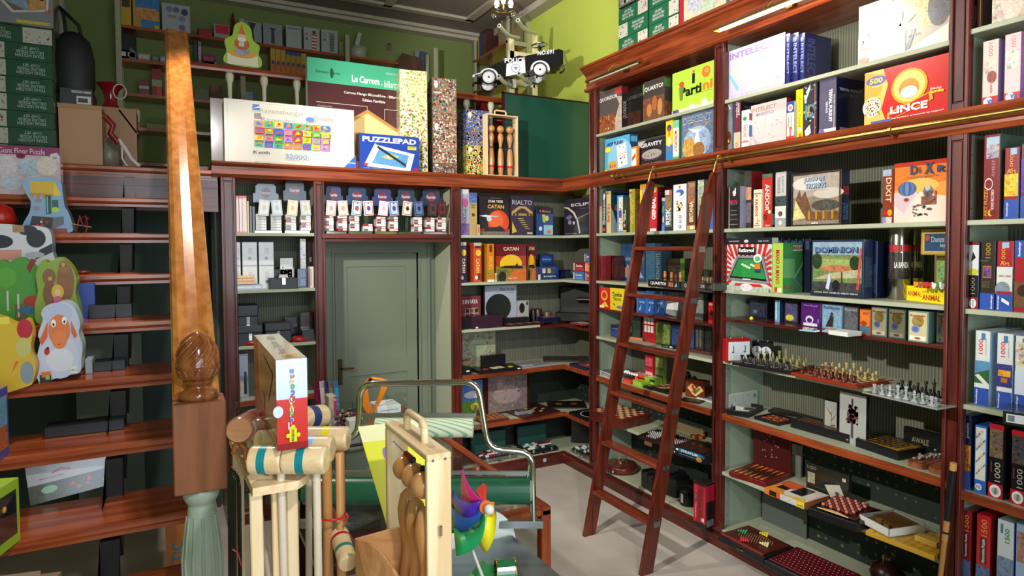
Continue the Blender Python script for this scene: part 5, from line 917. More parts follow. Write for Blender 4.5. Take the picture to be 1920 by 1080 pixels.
for i in range(8):
    for j in range(7):
        P = t.matrix_basis @ Vector((-w*.34+i*w*.095,.065+j*.033,.062)); mm_ = (i+j) % 2
        if q0 is None: q0 = [tag(obj(M(c).ball((0,0,.011),.0115,10),'wooden_ball',PM,None,P),l+' wooden ball in the rows on the dark red box','ball',l+' balls on the dark red box') for c,l in (('#b8705a','pale pink-brown'),('#5a1a18','dark red'))]; q0[1].location = P+Vector((0,0,-9)); first = True; continue
        c_ = q0[mm_]
        if mm_ == 1 and first: c_.location = P; first = False; continue
        c_ = c_.copy(); COL.objects.link(c_); c_.location = P
p, w, rz = frameR(z+.03,(1611,978),(1667,1008)); t = thing('shogi_set','white plastic tray with a clear lid, a brown grid board and small wooden tiles','board game',p+Vector((0,0,0)),rz)
m = M('#dedcd6'); d = .25; k = .006
m.box(-w/2,w/2,0,d,0,.004).box(-w/2,w/2,0,k,0,.045).box(-w/2,w/2,d-k,d,0,.045).box(-w/2,-w/2+k,0,d,0,.045).box(w/2-k,w/2,0,d,0,.045); obj(m,'tray_body',PM,t)
m = M('#9a6038').box(-w/2+.01,w/2-.01,.09,d-.01,.004,.036)
m.decals([r_(.0,i/6-.006,1,i/6+.006,'#5a3018') for i in range(1,6)]+[r_(i/6-.004,0,i/6+.004,1,'#5a3018') for i in range(1,6)],(-w/2+.01,.09,.036),(w-.02,0,0),(0,d-.1,0),(0,0,1)); obj(m,'grid_board',PM,t)
m = M(); R = random.Random(2)
for i in range(26): m.C(R.choice(['#d8a060','#b87a40','#c89058'])); x, y, zz = R.uniform(-w*.4,w*.2), R.uniform(.02,.075), .004+R.random()*.03; m.box(x,x+.018,y,y+.012,zz,zz+.005)
g = obj(m,'wooden_tiles',PM,t); g['kind'] = 'stuff'
obj(M().box(-w/2,w/2,0,d,.046,.048),'clear_lid',thin,t)
gz('yellow_board','flat yellow wooden board lying under the white tray and reaching the post','game board',z,(1623,1003),(1752,1052),.28,.027,'#c8982a',T=[r_(0,i/7,1,i/7+.01,'#8a6414') for i in range(1,7)]+[r_(i/9,0,i/9+.008,1,'#8a6414') for i in range(1,9)],mat=PM)
p, w, rz = frameR(z+.028,(1714,1013),(1756,1029)); t = thing('piece_box','small yellow open box with clear cellophane in front of the yellow board','box',p,rz)
obj(M('#c8a04a').box(-w/2,w/2,0,.07,0,.03,.002),'box_body',PM,t); R = random.Random(6); m = M(); P = [(-w/2+w*i/6+0,R.uniform(0,.07),.03+R.uniform(.0,.045)) for i in range(7)]
m.add([(P[i][0],y,P[i][2]*(1 if y else .8)+y*.2) for y in (0,.07) for i in range(7)],[[i,i+1,8+i,7+i] for i in range(6)],False); obj(m,'cellophane',thin,t)
# --- bottom shelf .13 ---
z = .13
def rot_board(label,z,A,B,d,h,base,top): 
    p, w, rz = frameR(z,A,B); t = thing('board_game',label,'board game',p,rz); obj(M(base).box(-w/2,w/2,0,d,0,h,.006),'box_body',PM,t)
    obj(M(top).box(-w/2+.02,w/2-.02,.02,d-.02,h,h+.012,.003),'board',PM,t); return t, w, d
p1 = oZ(1342,1010,z); p2 = oZ(1440,1048,z)
t, w, d = rot_board('chinese checkers board with coloured pegs on a black drawer box at the bottom left',z,(1346,1014),(1432,1060),.30,.05,'#15151a','#4a1a14')
obj(M('#c8b89a').tube([(-.03,-.003,.022),(0,-.012,.024),(.03,-.003,.022)],.003,6),'drawer_handle',BRASS,t)
obj(M('#8a2e22').box(-w/2+.02,w/2-.02,.012,.022,.05,.062),'front_strip',PM,t)
def pegs(sel,c,lab):
    q = None
    for (x,y) in sel:
        P = t.matrix_basis @ Vector((x,y,.066))
        if q is None: q = tag(obj(M(c).ball((0,0,.006),.008,8),'peg',PM,None,P),lab+' peg in its corner of the chinese checkers board','game piece',lab+' pegs of the checkers board')
        else: c_ = q.copy(); COL.objects.link(c_); c_.location = P
m = M('#caa47a')
for i in range(-6,7):
    for j in range(-4,5):
        if abs(i)+abs(j) < 8: m.lathe([(.003,0),(.003,.001)],(i*.018+j*.009,.15+j*.016,.062),5)
g = obj(m,'hole',PM,t); g['kind'] = 'stuff'
tri = [(0,0),(1,0),(2,0),(3,0),(.5,1),(1.5,1),(2.5,1),(1,2),(2,2),(1.5,3)]
pegs([(-.13+.5*0+.018*a,.13+.016*b) for a,b in tri],'#2a8a5a','green'); pegs([(-.04+.018*a,.06-.012*b+.0) for a,b in tri],'#c81e2a','red'); pegs([(.075+.018*a,.11+.014*b) for a,b in tri],'#d8cfa0','cream'); pegs([(-.03+.018*a,.23+.014*b) for a,b in tri],'#d8c02a','yellow')
t, w, d = rot_board('dark red board with rows of pale holes on a black box, bottom shelf',z,(1432,1062),(1560,1125),.34,.045,'#1b1b20','#5a0f1a')
m = M('#c8b0a0')
for i in range(14):
    for j in range(8): m.lathe([(.0035,0),(.0035,.001)],(-w*.38+i*w*.058+(.5*w*.058 if j % 2 else 0),.05+j*.034,.057),5)
g = obj(m,'hole',PM,t); g['kind'] = 'stuff'
gz('game_board','pale bamboo board lying near the wrapped dark pot','game board',z,(1575,1098),(1640,1130),.2,.02,'#b8935a',mat=PM)
p = oZ(1640,1100,z); t = thing('wrapped_pot','dark red glazed pot wrapped in clear cellophane with a brass handle','pot',(p.x+.1,p.y+.0,z))
obj(M('#2a0c0c').lathe([(.04,0),(.075,.02),(.085,.06),(.07,.1),(.04,.12),(.03,.125)],(0,0,0),24),'pot_body',PM,t)
obj(M().tube([(-.02,0,.12),(-.022,0,.17),(.0,0,.185),(.02,0,.17),(.022,0,.125)],.003,6),'handle',BRASS,t)
obj(M().lathe([(.05,.11),(.03,.135),(.06,.165),(.055,.18)],(0,0,0),9,sm=False,caps=False),'cellophane',thin,t)
gb('grey_panel','plain grey board leaning at the back of the bottom middle shelf','board',(.4,-2.32,z),-PI/2,.38,.012,.36,'#5e625e',mat=PR)
# ================= RIGHT BAY: PUZZLES =================
def pz(z,a,b,top,lab,base,F,side=None,d=.3,x0=.04,**k): return rb(z,a,b,top,d,lab,base,F,[r_(0,0,1,1,side or shadehex(base,.6),.15)],x0=x0,name='puzzle_box',cat='puzzle',**k)
z = 3.26
pz(z,1824,1844,-30,'dark plum puzzle box with a thin gold line at the top of the right bay','#2a1418',[r_(.75,0,.8,1,'#a8842a'),t_('Museum',.3,.3,.2,.4,'#6a5040',90)])
pz(z,1862,1975,-60,'puzzle box with a pale painted figure at the top of the right bay','#b8a8a0',[r_(0,0,1,1,'#c0aaa0',.5),e_(.35,.5,.2,.5,'#d8c4b4',.3),e_(.7,.5,.15,.4,'#5a5a60',.5)],x0=.06)
z = ULo
pz(z,1843.5,1873,79,'pale pink thousand-piece puzzle box standing on the ledge, left of two','#e2ccc2',[t_('1000',.5,.86,.26,.2,'#b86a70',270,0),r_(.05,.5,.9,.74,'#c8b0a4',.5),e_(.6,.45,.3,.09,'#8a4a4a',.5),t_('Puzzle',.6,.3,.16,.18,'#b87a78',270),r_(0,.02,1,.16,'#c82a32'),e_(.4,.09,.3,.06,'#ece8ec'),t_('va',.55,.08,.4,.07,'#4a5ab0',0,2)],'#8a7ac0')
pz(z,1885,1915,66,'pink shrink-wrapped puzzle box on the ledge at the right edge','#e8c8c8',[t_('1500',.55,.88,.26,.16,'#c87a88',270,0),r_(.05,.5,.9,.76,'#b8c0b4',.6),r_(0,.02,1,.16,'#c82a32'),e_(.4,.1,.3,.06,'#f0ece8'),t_('va',.6,.1,.4,.07,'#4a5ab0',0,2)],'#b87ac8')
z = 2.32
pz(z,1826,1843,278,'pale blue-grey puzzle box set back beside the right post','#5a7890',[r_(.1,.3,.6,.5,'#7a98a8')],x0=.18)
pz(z,1846,1876,254,'tall dark red art puzzle spine with a white outline of a continent','#7c2228',[r_(.15,.88,.95,.97,'#a8bcd0'),r_(.15,.72,.95,.88,'#8a7a88',.8),t_('AMREF',.62,.6,.22,.2,'#b8848a',90,0),t_('ART PUZZLE',.18,.22,.22,.36,'#d8902a',90,1),t_('EDITIONS RICORDI',.6,.2,.18,.3,'#ecdcd8',90,1),e_(.35,.42,.26,.07,'#e8d8d4'),e_(.35,.42,.22,.055,'#7c2228'),e_(.5,.08,.16,.04,'#e0b03a'),e_(.6,.085,.14,.035,'#7c2228')],'#4a6a58')
pz(z,1885,1911,278,'dark red thousand-piece art puzzle with sunflowers, right bay upper row','#8e1c26',[r_(.4,.9,.85,.99,'#9ab8d8'),t_('1000',.48,.80,.24,.22,'#e0a83a',90,0),t_('Art',.5,.67,.7,.06,'#e0a83a',0,1),r_(0,.32,1,.63,'#d0a028',.6),r_(0,.27,1,.32,'#8e1c26'),r_(0,0,1,.27,'#2f50a8'),t_('Ravensburger',.25,.14,.16,.2,'#f0f4fa',90)],'#8ab8e0')
pz(z,1916,1944,270,'dark red and blue puzzle box cut by the right edge of view, upper row','#7a1c3a',[r_(0,0,1,.3,'#2f50a8'),r_(0,.35,1,.8,'#5a2a8a',.4)],'#8ab8e0')
z = 1.878
pz(z,1818,1836,453,'black thousand-piece puzzle with an outlined number and a red round badge','#22221f',[r_(0,.5,1,.95,'#d8dcdc',.1),p_([(.2,.7),(.7,.76),(.4,.85)],'#1b1b1b'),e_(.5,.55,.45,.05,'#c8c83a'),r_(.2,.95,.9,1,'#8a1a24'),t_('1000',.45,.34,.5,.24,'#8a8674',90,0),r_(0,0,1,.17,'#a8202e'),e_(.5,.08,.36,.07,'#dce8e8'),t_('educa',.5,.08,.16,.1,'#3a5a5a',90)],'#4a6a9a')
pz(z,1840,1867,452,'dark brown thousand-piece puzzle with a small framed painting and blue foot','#332c26',[t_('1000',.5,.86,.34,.22,'#a88a34',90,0),r_(.15,.46,.75,.64,'#a86a2a'),r_(.2,.48,.7,.62,'#5a3a6a',.8),t_('Ravensburger',.3,.71,.6,.02,'#8a8068'),r_(.1,.32,.7,.42,'#3e3830',.5),r_(0,0,1,.24,'#3354a8'),t_('Ravensburger',.82,.12,.16,.2,'#f0f4fa',90)],'#2a3a7a')
pz(z,1870.5,1900,452,'red and white art puzzle with a touching-hands picture','#a4242e',[r_(.3,.9,.75,.98,'#9ab8d8'),t_('1000',.4,.80,.26,.2,'#e0a83a',90,0),t_('Art',.5,.68,.6,.06,'#e0a83a',0,1),r_(0,.28,1,.63,'#d4d8d4'),e_(.4,.3,.5,.12,'#7a8a90',.2),e_(.3,.5,.2,.015,'#b8947a'),e_(.75,.5,.2,.015,'#b8947a'),r_(0,.24,1,.28,'#a4242e'),r_(0,0,1,.24,'#3354a8'),t_('Ravensburger',.15,.12,.14,.2,'#f0f4fa',90),p_([(.35,.14),(.85,.08),(.85,.13),(.38,.19)],'#e8ecec')],'#9ac0e8')
pz(z,1903.5,1934,451,'puzzle box with a blue top and brown bird picture at the right edge, middle row','#a2242c',[r_(0,.76,1,1,'#3354a8'),t_('Ravensburger',.3,.88,.2,.2,'#f0f4fa',90),t_('1000',.8,.62,.2,.2,'#e0a83a',90,0),r_(0,.06,1,.42,'#6a4a34',.3),e_(.6,.3,.4,.08,'#3a2620',.4)])
z = 1.397
def wp(a,b,top,lab,pic,num='#d83a5a',f='#3454a8'): return pz(z,a,b,top,lab,'#d8dcd8',[t_('1000',.38,.79,.3,.2,num,90,1),r_(.42,.88,.68,.97,'#4a7aa8'),t_('Ravensburger Puzzle',.74,.8,.1,.22,'#a8aab0',90),*pic,r_(0,0,1,.24,f),t_('Ravensburger',.18,.12,.15,.2,'#f0f4fa',90)],'#8fb0d8')
wp(1829.5,1857,619,'white thousand-piece puzzle with a green bay and white sand beach',[r_(0,.3,1,.6,'#5a8ab0',.1),p_([(0,.42),(1,.5),(1,.3),(0,.3)],'#2e5a34',.4),p_([(0,.4),(.6,.3),(1,.3),(.3,.42)],'#dcd8cc'),r_(0,.24,1,.3,'#d8dcd8')])
wp(1870.5,1900,624,'white thousand-piece puzzle with a lit palace at dusk',[r_(0,.3,1,.6,'#3a3a7a',.3),r_(.1,.44,.9,.52,'#d8962e',.5),r_(.3,.36,.7,.42,'#a8602e',.5)])
wp(1905,1936,629,'white puzzle with a speckled stone picture cut by the right edge',[r_(0,.62,1,.92,'#a89888',.9),r_(0,.24,1,.55,'#d4dcea')])
z = .955
pz(z,1809,1822,778,'dark navy and brown puzzle spine against the right post, lower row','#1c2440',[r_(0,.25,1,.6,'#8a5a2a',.8),r_(0,0,1,.25,'#2f5aa8'),t_('puzzle',.5,.8,.5,.2,'#b8c0d8',90)])
pz(z,1828.5,1851,796,'blue-edged puzzle spine covered with slanted coloured fish','#2f6ab8',[r_(.08,.2,.92,.97,'#d8d8d0')]+[p_([(.15+.2*(i % 4),.26+.045*i),(.3+.2*(i % 4),.3+.045*i),(.3+.2*(i % 4),.32+.045*i),(.15+.2*(i % 4),.29+.045*i)],['#3a8a8a','#c83a3a','#c8a03a','#4a5a9a'][i % 4]) for i in range(15)]+[e_(.45,.1,.3,.05,'#e8ecf0'),t_('PUZ',.45,.1,.4,.04,'#2f5aa8')],'#2a3a5a')
def ed(a,b,top,lab,z,cols,dz=0): return pz(z,a,b,top,lab,'#191718',[r_(0,.93,1,1,'#b01e2a'),r_(.05,.55,.95,.93,cols,.8),t_('1000',.62,.36,.4,.26,'#b8b4ac',90,0),t_('piezas',.2,.42,.16,.14,'#a83a44',90),r_(0,0,1,.2,'#b81e2a'),e_(.5,.1,.4,.085,'#ece8e2'),e_(.5,.1,.25,.05,'#b8b4b0'),t_('educa',.5,.1,.2,.08,'#3a3a3a',90)],'#1a1a1c')
ed(1855.5,1883,793,'black thousand-piece puzzle spine with a red foot and a colourful dancer picture',z,'#5a4a3a')
ed(1897.5,1925,805,'black thousand-piece puzzle spine with a red foot at the right edge, lower row',z,'#3a3434')
gz('puzzle_box','black puzzle box lying flat on top of the lower row, white label on its edge','puzzle',z+.425,(1880,795),(1944,805),.28,.06,'#141416',[r_(.1,.2,.95,.85,'#d8dcdc'),r_(.15,.3,.35,.75,'#6a6e6e',.4),r_(.68,.25,.9,.8,'#4a4a50',.6)])
z = .50
def cj(a,b,top,lab,base,**k): return pz(z,a,b,top,lab,base,[t_('1500',.55,.82,.4,.24,'#c8a048',90,0),r_(.25,.3,.75,.68,'#5a1c20'),t_('Panorama Puzzle',.5,.49,.22,.34,'#e8e0d8',90,1),r_(.0,0,1,.27,'#4a5a80',.6)],**k)
cj(1803,1822,955,'dark red panorama puzzle spine at the bottom of the right bay, left one','#8e1626')
cj(1832,1858,962,'bright red panorama puzzle spine at the bottom of the right bay','#c41a20')
pz(z,1871,1902,972,'white puzzle spine with a green number and blue mountain picture','#ccd4d4',[t_('1500',.6,.8,.3,.2,'#3f8a4a',90,1),r_(.2,.82,.35,.95,'#4a7aa8'),r_(0,.14,1,.5,'#6a7a98',.4),r_(0,0,1,.14,'#2f50a8')],'#2f50a8')
pz(z,1906,1940,980,'puzzle spine with a sepia portrait and grey-blue foot at the bottom right corner','#9ab0cc',[r_(.05,.5,.95,.9,'#8a6a58',.6)],'#2f50a8')
# boxes on the very top of the cornice
ztop = 3.865
def poker(a,b,zz,flip,lab,seed,x0=-.02):
    p, w, _ = onR(zz,a,b,100,x0); wl = [r_(.0,.05,.32,.95,'#e4e0d2'),n_(14,.02,.1,.3,.9,.006,['#c8a0a0','#8a8a80','#4a7a5a'],seed)] if not flip else [r_(.68,.05,1,.95,'#e4e0d2'),n_(14,.7,.1,.98,.9,.006,['#c8a0a0','#8a8a80','#4a7a5a'],seed)]
    cx = .68 if not flip else .33; rt = 180 if flip else 0
    F = wl+[t_('TEXAS HOLDEM',cx,.72 if not flip else .28,.4,.16,'#e8efe8',rt,1),t_('DELUXE POKER',cx,.5,.4,.16,'#e8efe8',rt,1),t_('CHIP SET',cx,.28 if not flip else .72,.26,.16,'#e8efe8',rt,1)]
    return gb('poker_set_box',lab,'game box',p,-PI/2,w,.25,.125,'#2c7450',F,L=[r_(0,0,1,1,'#1f5238')])
hz = .128
for i in range(3): poker(1160,1214,ztop+i*hz,i % 2 == 0,['green poker set box on the cornice, bottom of the left stack','green poker set box on the cornice, second from the bottom of the left stack','green poker set box on the cornice, third from the bottom of the left stack'][i],i)
for i in range(4): poker(1217,1272,ztop+i*hz,True,['green poker set box on the cornice, bottom of the right stack','green poker set box on the cornice, second from the bottom of the right stack','green poker set box on the cornice, third from the bottom of the right stack','green poker set box on the cornice, top of the right stack'][i],9+i)
rb(ztop+3*hz,1160,1216,-30,.2,'black and white cartoon crowd puzzle box on top of the left green stack','#2a282c',[r_(.03,.1,.97,.97,'#8a8684',.8),n_(60,.04,.12,.96,.96,.02,['#e8e4e0','#1c1a1c','#d8d4d0','#3a383a'],31),r_(0,.05,1,.07,'#b8b0c8'),e_(.68,.03,.1,.04,'#c8303a')],x0=-.03)
rb(ztop,1274,1281,-30,.3,'red edge of a large puzzle box beside the map box on the cornice','#c0303a',[],x0=-.02)
rb(ztop,1282,1362,-60,.3,'large map puzzle box in faded pastel colours on the cornice','#cfc8b4',[r_(.02,0,.98,1,'#d8cfae',.35),e_(.3,.35,.2,.2,'#b8bcc8',.5),e_(.7,.6,.25,.25,'#d8a898',.4),e_(.6,.2,.2,.12,'#b8c8b0',.4)],x0=-.02)
rb(ztop,1366,1400,-60,.3,'grey picture puzzle box next to the map box on the cornice','#5a6a70',[r_(.05,0,.95,1,'#7a8a8c',.7)],x0=-.02)
# ================= THINGS ON THE UNIT AROUND THE DOOR =================
z = 2.32
for a, b, c, lab in ((442,447.3,'#d8b8b8','pink and cream booklet with a red top, leftmost on the top left shelf'),(448,453.5,'#e0c8c4','pink and cream booklet with a red top, second from the left post'),(454,462,'#d8c4b8','thicker cream booklet with a red top, next to the yellow one')):
    bb(z,a,b,367,.16,lab,c,[r_(0,.93,1,1,'#c82a3a'),r_(0,0,1,.04,'#c84a5a')],name='rule_book',cat='book')
bb(z,462.8,466.5,377,.16,'thin yellow booklet on the top left shelf','#c8a83a',name='rule_book',cat='book')
bb(z,468,472,386,.16,'dark booklet right of the yellow one','#181c22',name='rule_book',cat='book')
bb(z,473,477.5,387,.16,'second dark booklet, touching the playing card stand','#1b2028',name='rule_book',cat='book')
# playing card stands
def stand(a,b,top,lab,tint='#5a6a8a'):
    A = oY(a,437,.14); B = oY(b,437,.14); w = B.x-A.x; h = oY(a,top,.16).z-2.32; t = thing('card_stand',lab,'display stand',((A.x+B.x)/2,.06,z if a < 600 else 2.317))
    obj(M('#9aa2a8').box(-w/2,w/2,0,.1,0,.022,.002),'base',CHROME,t)
    hw = w*.46; P = [(-hw,h*.62),(hw,h*.62),(hw,h*.8),(hw*.8,h*.82),(hw*.8,h*.95),(hw*.6,h),(-hw*.6,h),(-hw*.8,h*.95),(-hw*.8,h*.82),(-hw,h*.8)]
    m = M(tint); m.prism(P,.095,.099,'y'); m.decals([e_(.5,.82,.2,.1,'#7a3a4a'),t_('Fournier',.5,.82,.42,.07,'#d8d8e0',0,1)],(-hw,.095,0),(2*hw,0,0),(0,0,h),(0,-1,0)); obj(m,'header_card',PG,t)
    obj(M('#8a9298').box(-w/2,w/2,.085,.09,.02,h*.62),'back_plate',thin,t)
stands = [(474,526,344,'card stand with a pale blue header, leftmost on the top left shelf','#8294a8'),(531,578,338,'card stand with a dark blue header against the second post','#2f4258'),(608,646,348,'card stand with a violet-blue header over the door, first from the left','#4a4a78'),(649,694,349,'card stand with a blue and red header over the door, second from the left','#34486a'),
          (698,740,352,'card stand with a purple header over the door, middle one','#44447a'),(742,784,352,'card stand with a slate header over the door, fourth from the left','#34485e'),(788,832,353,'card stand with a dark header over the door, nearest the third post','#2a3450')]
for s in stands: stand(*s)
cols = [(480,500),(508,528),(536,555.5),(564,583),(608.5,626),(633.5,651),(656,674),(681.5,699),(706,723.5),(730,746.5),None,(776,791.5),(799.5,815),(820.5,836.5)]
lean = [(483,'#d8d4cc','#b8b4a8'),(510,'#c8ccd0','#a8acb0'),(537,'#e8dcc0','#c8a040'),(564,'#a8b0b8','#b89a5a'),(610,'#e8d4c8','#d88a88'),(635,'#ecdcc8','#d89088'),(658.5,'#e8e6de','#28405a'),(683,'#ece8dc','#a83a42'),(709,'#e8e4e0','#c8a8c0'),(731,'#b0b8d0','#3a4a8a'),(754,'#e8e0c8','#8a5a5a'),(778,'#5a6a98','#20304a'),(802,'#4a3038','#241c20'),(822,'#5a2028','#201c20')]
stripes = ['#c8ccd0','#b83a42','#d8d4d0','#7a8088','#e0dcd8','#a83038','#c8c8c8']
packs = {}
cw = ['first clear column of the top left shelf','second clear column of the top left shelf','third clear column of the top left shelf','fourth clear column of the top left shelf','first clear column over the door','second clear column over the door','third clear column over the door','fourth clear column over the door','fifth clear column over the door','sixth clear column over the door','','third last clear column over the door','second last clear column over the door','last clear column over the door']
def pack(w,h,d,c,c2):
    k = (round(w,3),c,c2)
    if k not in packs:
        m = boxmesh(w,d,h,c,[r_(.03,.1,.5,.9,c2),r_(.55,.2,.95,.8,'#e4e2dc')])
        packs[k] = obj(m,'tmp',PG).data; bpy.data.objects.remove(bpy.data.objects['tmp'])
    return bpy.data.objects.new('playing_card_pack',packs[k])
for ci, c in enumerate(cols):
    if not c: continue
    A = oY(c[0],430,.03); B = oY(c[1],430,.03); w = B.x-A.x; zb = z+.024 if c[0] < 600 else 2.341
    n = 6 if ci not in (7,) else 3
    for k in range(n):
        col = ['#c4c8cc','#a8323c','#d4d0c8','#e0d8d0'][(ci+k) % 4] if ci not in (0,1) else '#c8c8c4'; c2 = ['#d8d4d0','#8a2a34','#5a6068'][(ci*2+k) % 3] if ci not in (0,1) else '#b0aca4'
        o = pack(w,.021,.085,col,c2); o.name = 'playing_card_pack'; COL.objects.link(o); o.location = ((A.x+B.x)/2,.03+.0,zb+k*.0215)
        tag(o,'sealed playing card pack stacked in the %s' % cw[ci],'card pack','card packs in the '+cw[ci])
for i, (a,c,c2) in enumerate(lean):
    A = oY(a,402,.012); w = .085; lab = ['cream playing card pack tilted on the first column, top left shelf','silver playing card pack tilted on the second column','cream playing card pack with a gold picture on the third column','grey playing card pack with a golden figure beside the second post','pink playing card pack over the door next to the second post','pale red playing card pack over the door','white playing card pack with a navy frame over the door','white playing card pack with a red frame over the door','white and lilac playing card pack tilted over the door','blue and white playing card pack over the door','cream playing card pack with a dark spade over the empty column','dark blue playing card pack over the door','dark brown playing card pack over the door','dark red playing card pack nearest the third post'][i]
    F = [r_(.06,.05,.94,.95,c2),r_(.14,.1,.86,.9,c,.2),e_(.5,.5,.2,.18,c2),e_(.5,.85,.1,.04,c2)]
    if i in (6,7,10): F += [p_([(.5,.66),(.72,.45),(.5,.36),(.28,.45)],'#c83a3a' if i == 6 else '#2f50a0' if i == 7 else '#20242c')]
    o = gb('playing_card_pack',lab,'card pack',(A.x+w/2,.008,A.z-.0),0,w*.95,.018,.125,c,F,mat=PG); o.rotation_euler = (0,(.1 if i % 2 == 0 else -.08),0); o.location.z = oY(a,404,.01).z
# --- left bay 1.866 ---
z = 1.866
n_i = 0
for row, (zz,hh) in enumerate(((z,.19),(z+.192,.19))):
    for a, b in ((442,451.5),(454,483),(485,514)):
        A = oY(a,500,.1); B = oY(b,500,.1); w = B.x-A.x
        gb('card_deck_box',['pale grey shrink-wrapped deck box, %s column, %s row on the second left shelf' % (c,r) for r in ('lower','upper') for c in ('cut-off left','middle','right')][n_i],'card pack',((A.x+B.x)/2,.1,zz),0,w*.97,.1,hh,'#c3c6c6',[r_(.06,.04,.94,.96,'#ccd0d0',.1),e_(.5,.32,.12,.06,'#5a6068'),r_(.44,.24,.56,.3,'#5a6068')]+[r_(.4+.07*i,.5+.07*j,.44+.07*i,.53+.07*j,'#b87a88') for i in range(4) for j in range(4)]); n_i += 1
for k in range(3):
    bb(z+.047+.024*k,444,481-k*2,515,.12,['orange-yellow wrapped packet, lowest of three on the second left shelf','orange-yellow wrapped packet, middle of three','orange-yellow wrapped packet, topmost of three'][k],'#d8962a',[r_(.05,.2,.95,.8,'#e8a83a',.3)],y0=.0,name='wrapped_packet',cat='packet').dimensions
for o in [o for o in COL.objects if o.name.startswith('wrapped_packet')]:
    for v_ in o.data.vertices:
        v_.co.z = min(v_.co.z,.022)
gb('clear_packet','clear and blue wrapped packet under the orange packets','packet',(oY(465,530,.0).x,-.0+.005,z),0,.21,.12,.045,'#8a9ac0',[r_(.02,.3,.98,.7,'#b8c0d8',.4)])
t = bb(z,525,549,484,.05,'clear bag of small white dominoes with coloured marks','#d4d4cc',[n_(18,.08,.1,.92,.95,.006,['#2f8a5a','#c83a42','#3a3a3a'],5)],y0=.12,name='domino_bag',cat='packet')
bb(z+.16,524,551,466,.05,'crumpled clear bag with dark pieces over the white dominoes','#5a5560',[r_(.05,.05,.95,.95,'#8a8690',.7)],y0=.18,name='domino_bag',cat='packet').location.z = z
bb(z,557.5,576,504,.1,'dark blue stack of small square packets beside the black cash box','#161d3c',[r_(.3,.1,.8,.45,'#4a5a98',.5),r_(.3,.55,.8,.9,'#3a4a88',.5)],y0=.12,name='card_pack_stack',cat='card pack')
o = bb(z,562.5,573,448,.05,'silver foil roll standing on the dark blue packets','#9a98a0',[r_(.0,0,1,1,'#b0aeb8',.8)],y0=.14,name='foil_roll',cat='packet'); 
for v_ in o.data.vertices: v_.co.z = max(v_.co.z,0)
o.location.z = z+.151; 
for v_ in o.data.vertices:
    if v_.co.z > .1: v_.co.z -= .151
bb(z,577,586,452,.1,'tall dark red box in shadow by the second post','#2a0f14',[r_(.3,.55,.7,.65,'#8a8a88')],y0=.16)
bb(z,581,588,500,.12,'cream box edge with red print against the second post','#d0c0b0',[r_(.1,.1,.4,.9,'#b86a5a')],y0=.02)
def cashbox(label,zz,a,b,top,y0,d,opened=False):
    p, w, h = onB(zz,a,b,top,y0); t = thing('cash_box',label,'box',p)
    obj(M('#20242c').box(-w/2,w/2,0,d,0,h*.62,.005),'box_body',PM,t)
    if opened: obj(M('#1a1e26').box(-w/2,w/2-.02,d-.02,d,h*.6,h*1.1,.004),'lid',PM,t); obj(M('#e0d8d0').prism([(-w*.15,h*.62),(w*.2,h*.62),(w*.16,h*.8),(-w*.12,h*.8)],.05,.052,'y'),'paper_note',PR,t)
    else: obj(M('#262a34').box(-w/2-.002,w/2+.002,-.002,d+.002,h*.62,h,.006),'lid',PM,t)
    m = M().box(-.014,.014,-.006,0,h*.25,h*.62,.002); m.box(-.006,.006,-.009,-.006,h*.3,h*.45); obj(m,'latch',CHROME,t); return t
cashbox('small black cash box with open lid and chrome latch on the second left shelf',z,505,558,509,.0,.14,True)
# --- left bay 1.42 ---
z = 1.42
cashbox('blue-grey case with a chrome latch in the middle of the third left shelf',z,497,546,607,.03,.16)
cashbox('larger blue-black case stacked at the left of the third left shelf',z,446,492,612,.03,.2)
cashbox('blue-black case on top of the larger one, third left shelf',z+.0,446,484,590,.08,.16).location.z = z+.075
tag(obj(M('#15171c').lathe([(.05,0),(.06,.02),(.055,.05),(.03,.06)],(0,0,0),20),'round_tin',PM,None,(oY(456,588,.2).x+.03,.16,z+.19)),'round black tin on top of the stacked cases','tin')
gb('black_case','upright rounded black case behind the blue-grey case','case',(oY(548,600,.2).x,.24,z),0,.11,.1,.19,'#15171c')
bb(z,563,588,586,.12,'dark red ribbed wooden box by the second post on the third left shelf','#2a1014',[r_(.08+.14*i,.3,.14+.14*i,.9,'#5a1a22') for i in range(6)],y0=.14,name='wooden_box',cat='box')
bb(z,567,589,619,.1,'small blue-black box in front of the dark red ribbed box','#1c222e',[],y0=.02,name='black_case',cat='case')
for i, (px,py) in enumerate(((463,634),(552,632))):
    p = oZ(px,py,z); tag(obj(M('#a01c1a').lathe([(.07,0),(.085,.012),(.08,.03),(.04,.042),(.01,.045)],(0,0,0),24),'lacquer_dish',PM,None,(p.x,.09+.0*i,z)),['round red lacquer lid at the left of the third left shelf','round red lacquer lid at the right of the third left shelf'][i],'dish')
z = .985
bb(z,448,465,664,.06,'picture book with a pale blue sketch of a dark lamp on the fourth left shelf','#8a98b0',[r_(.05,.5,.95,.95,'#a8b4cc',.1),r_(.5,.1,.8,.6,'#1c2a34',.5),r_(.05,.05,.45,.4,'#b8b0a4',.2)],y0=.1,name='picture_book',cat='book')
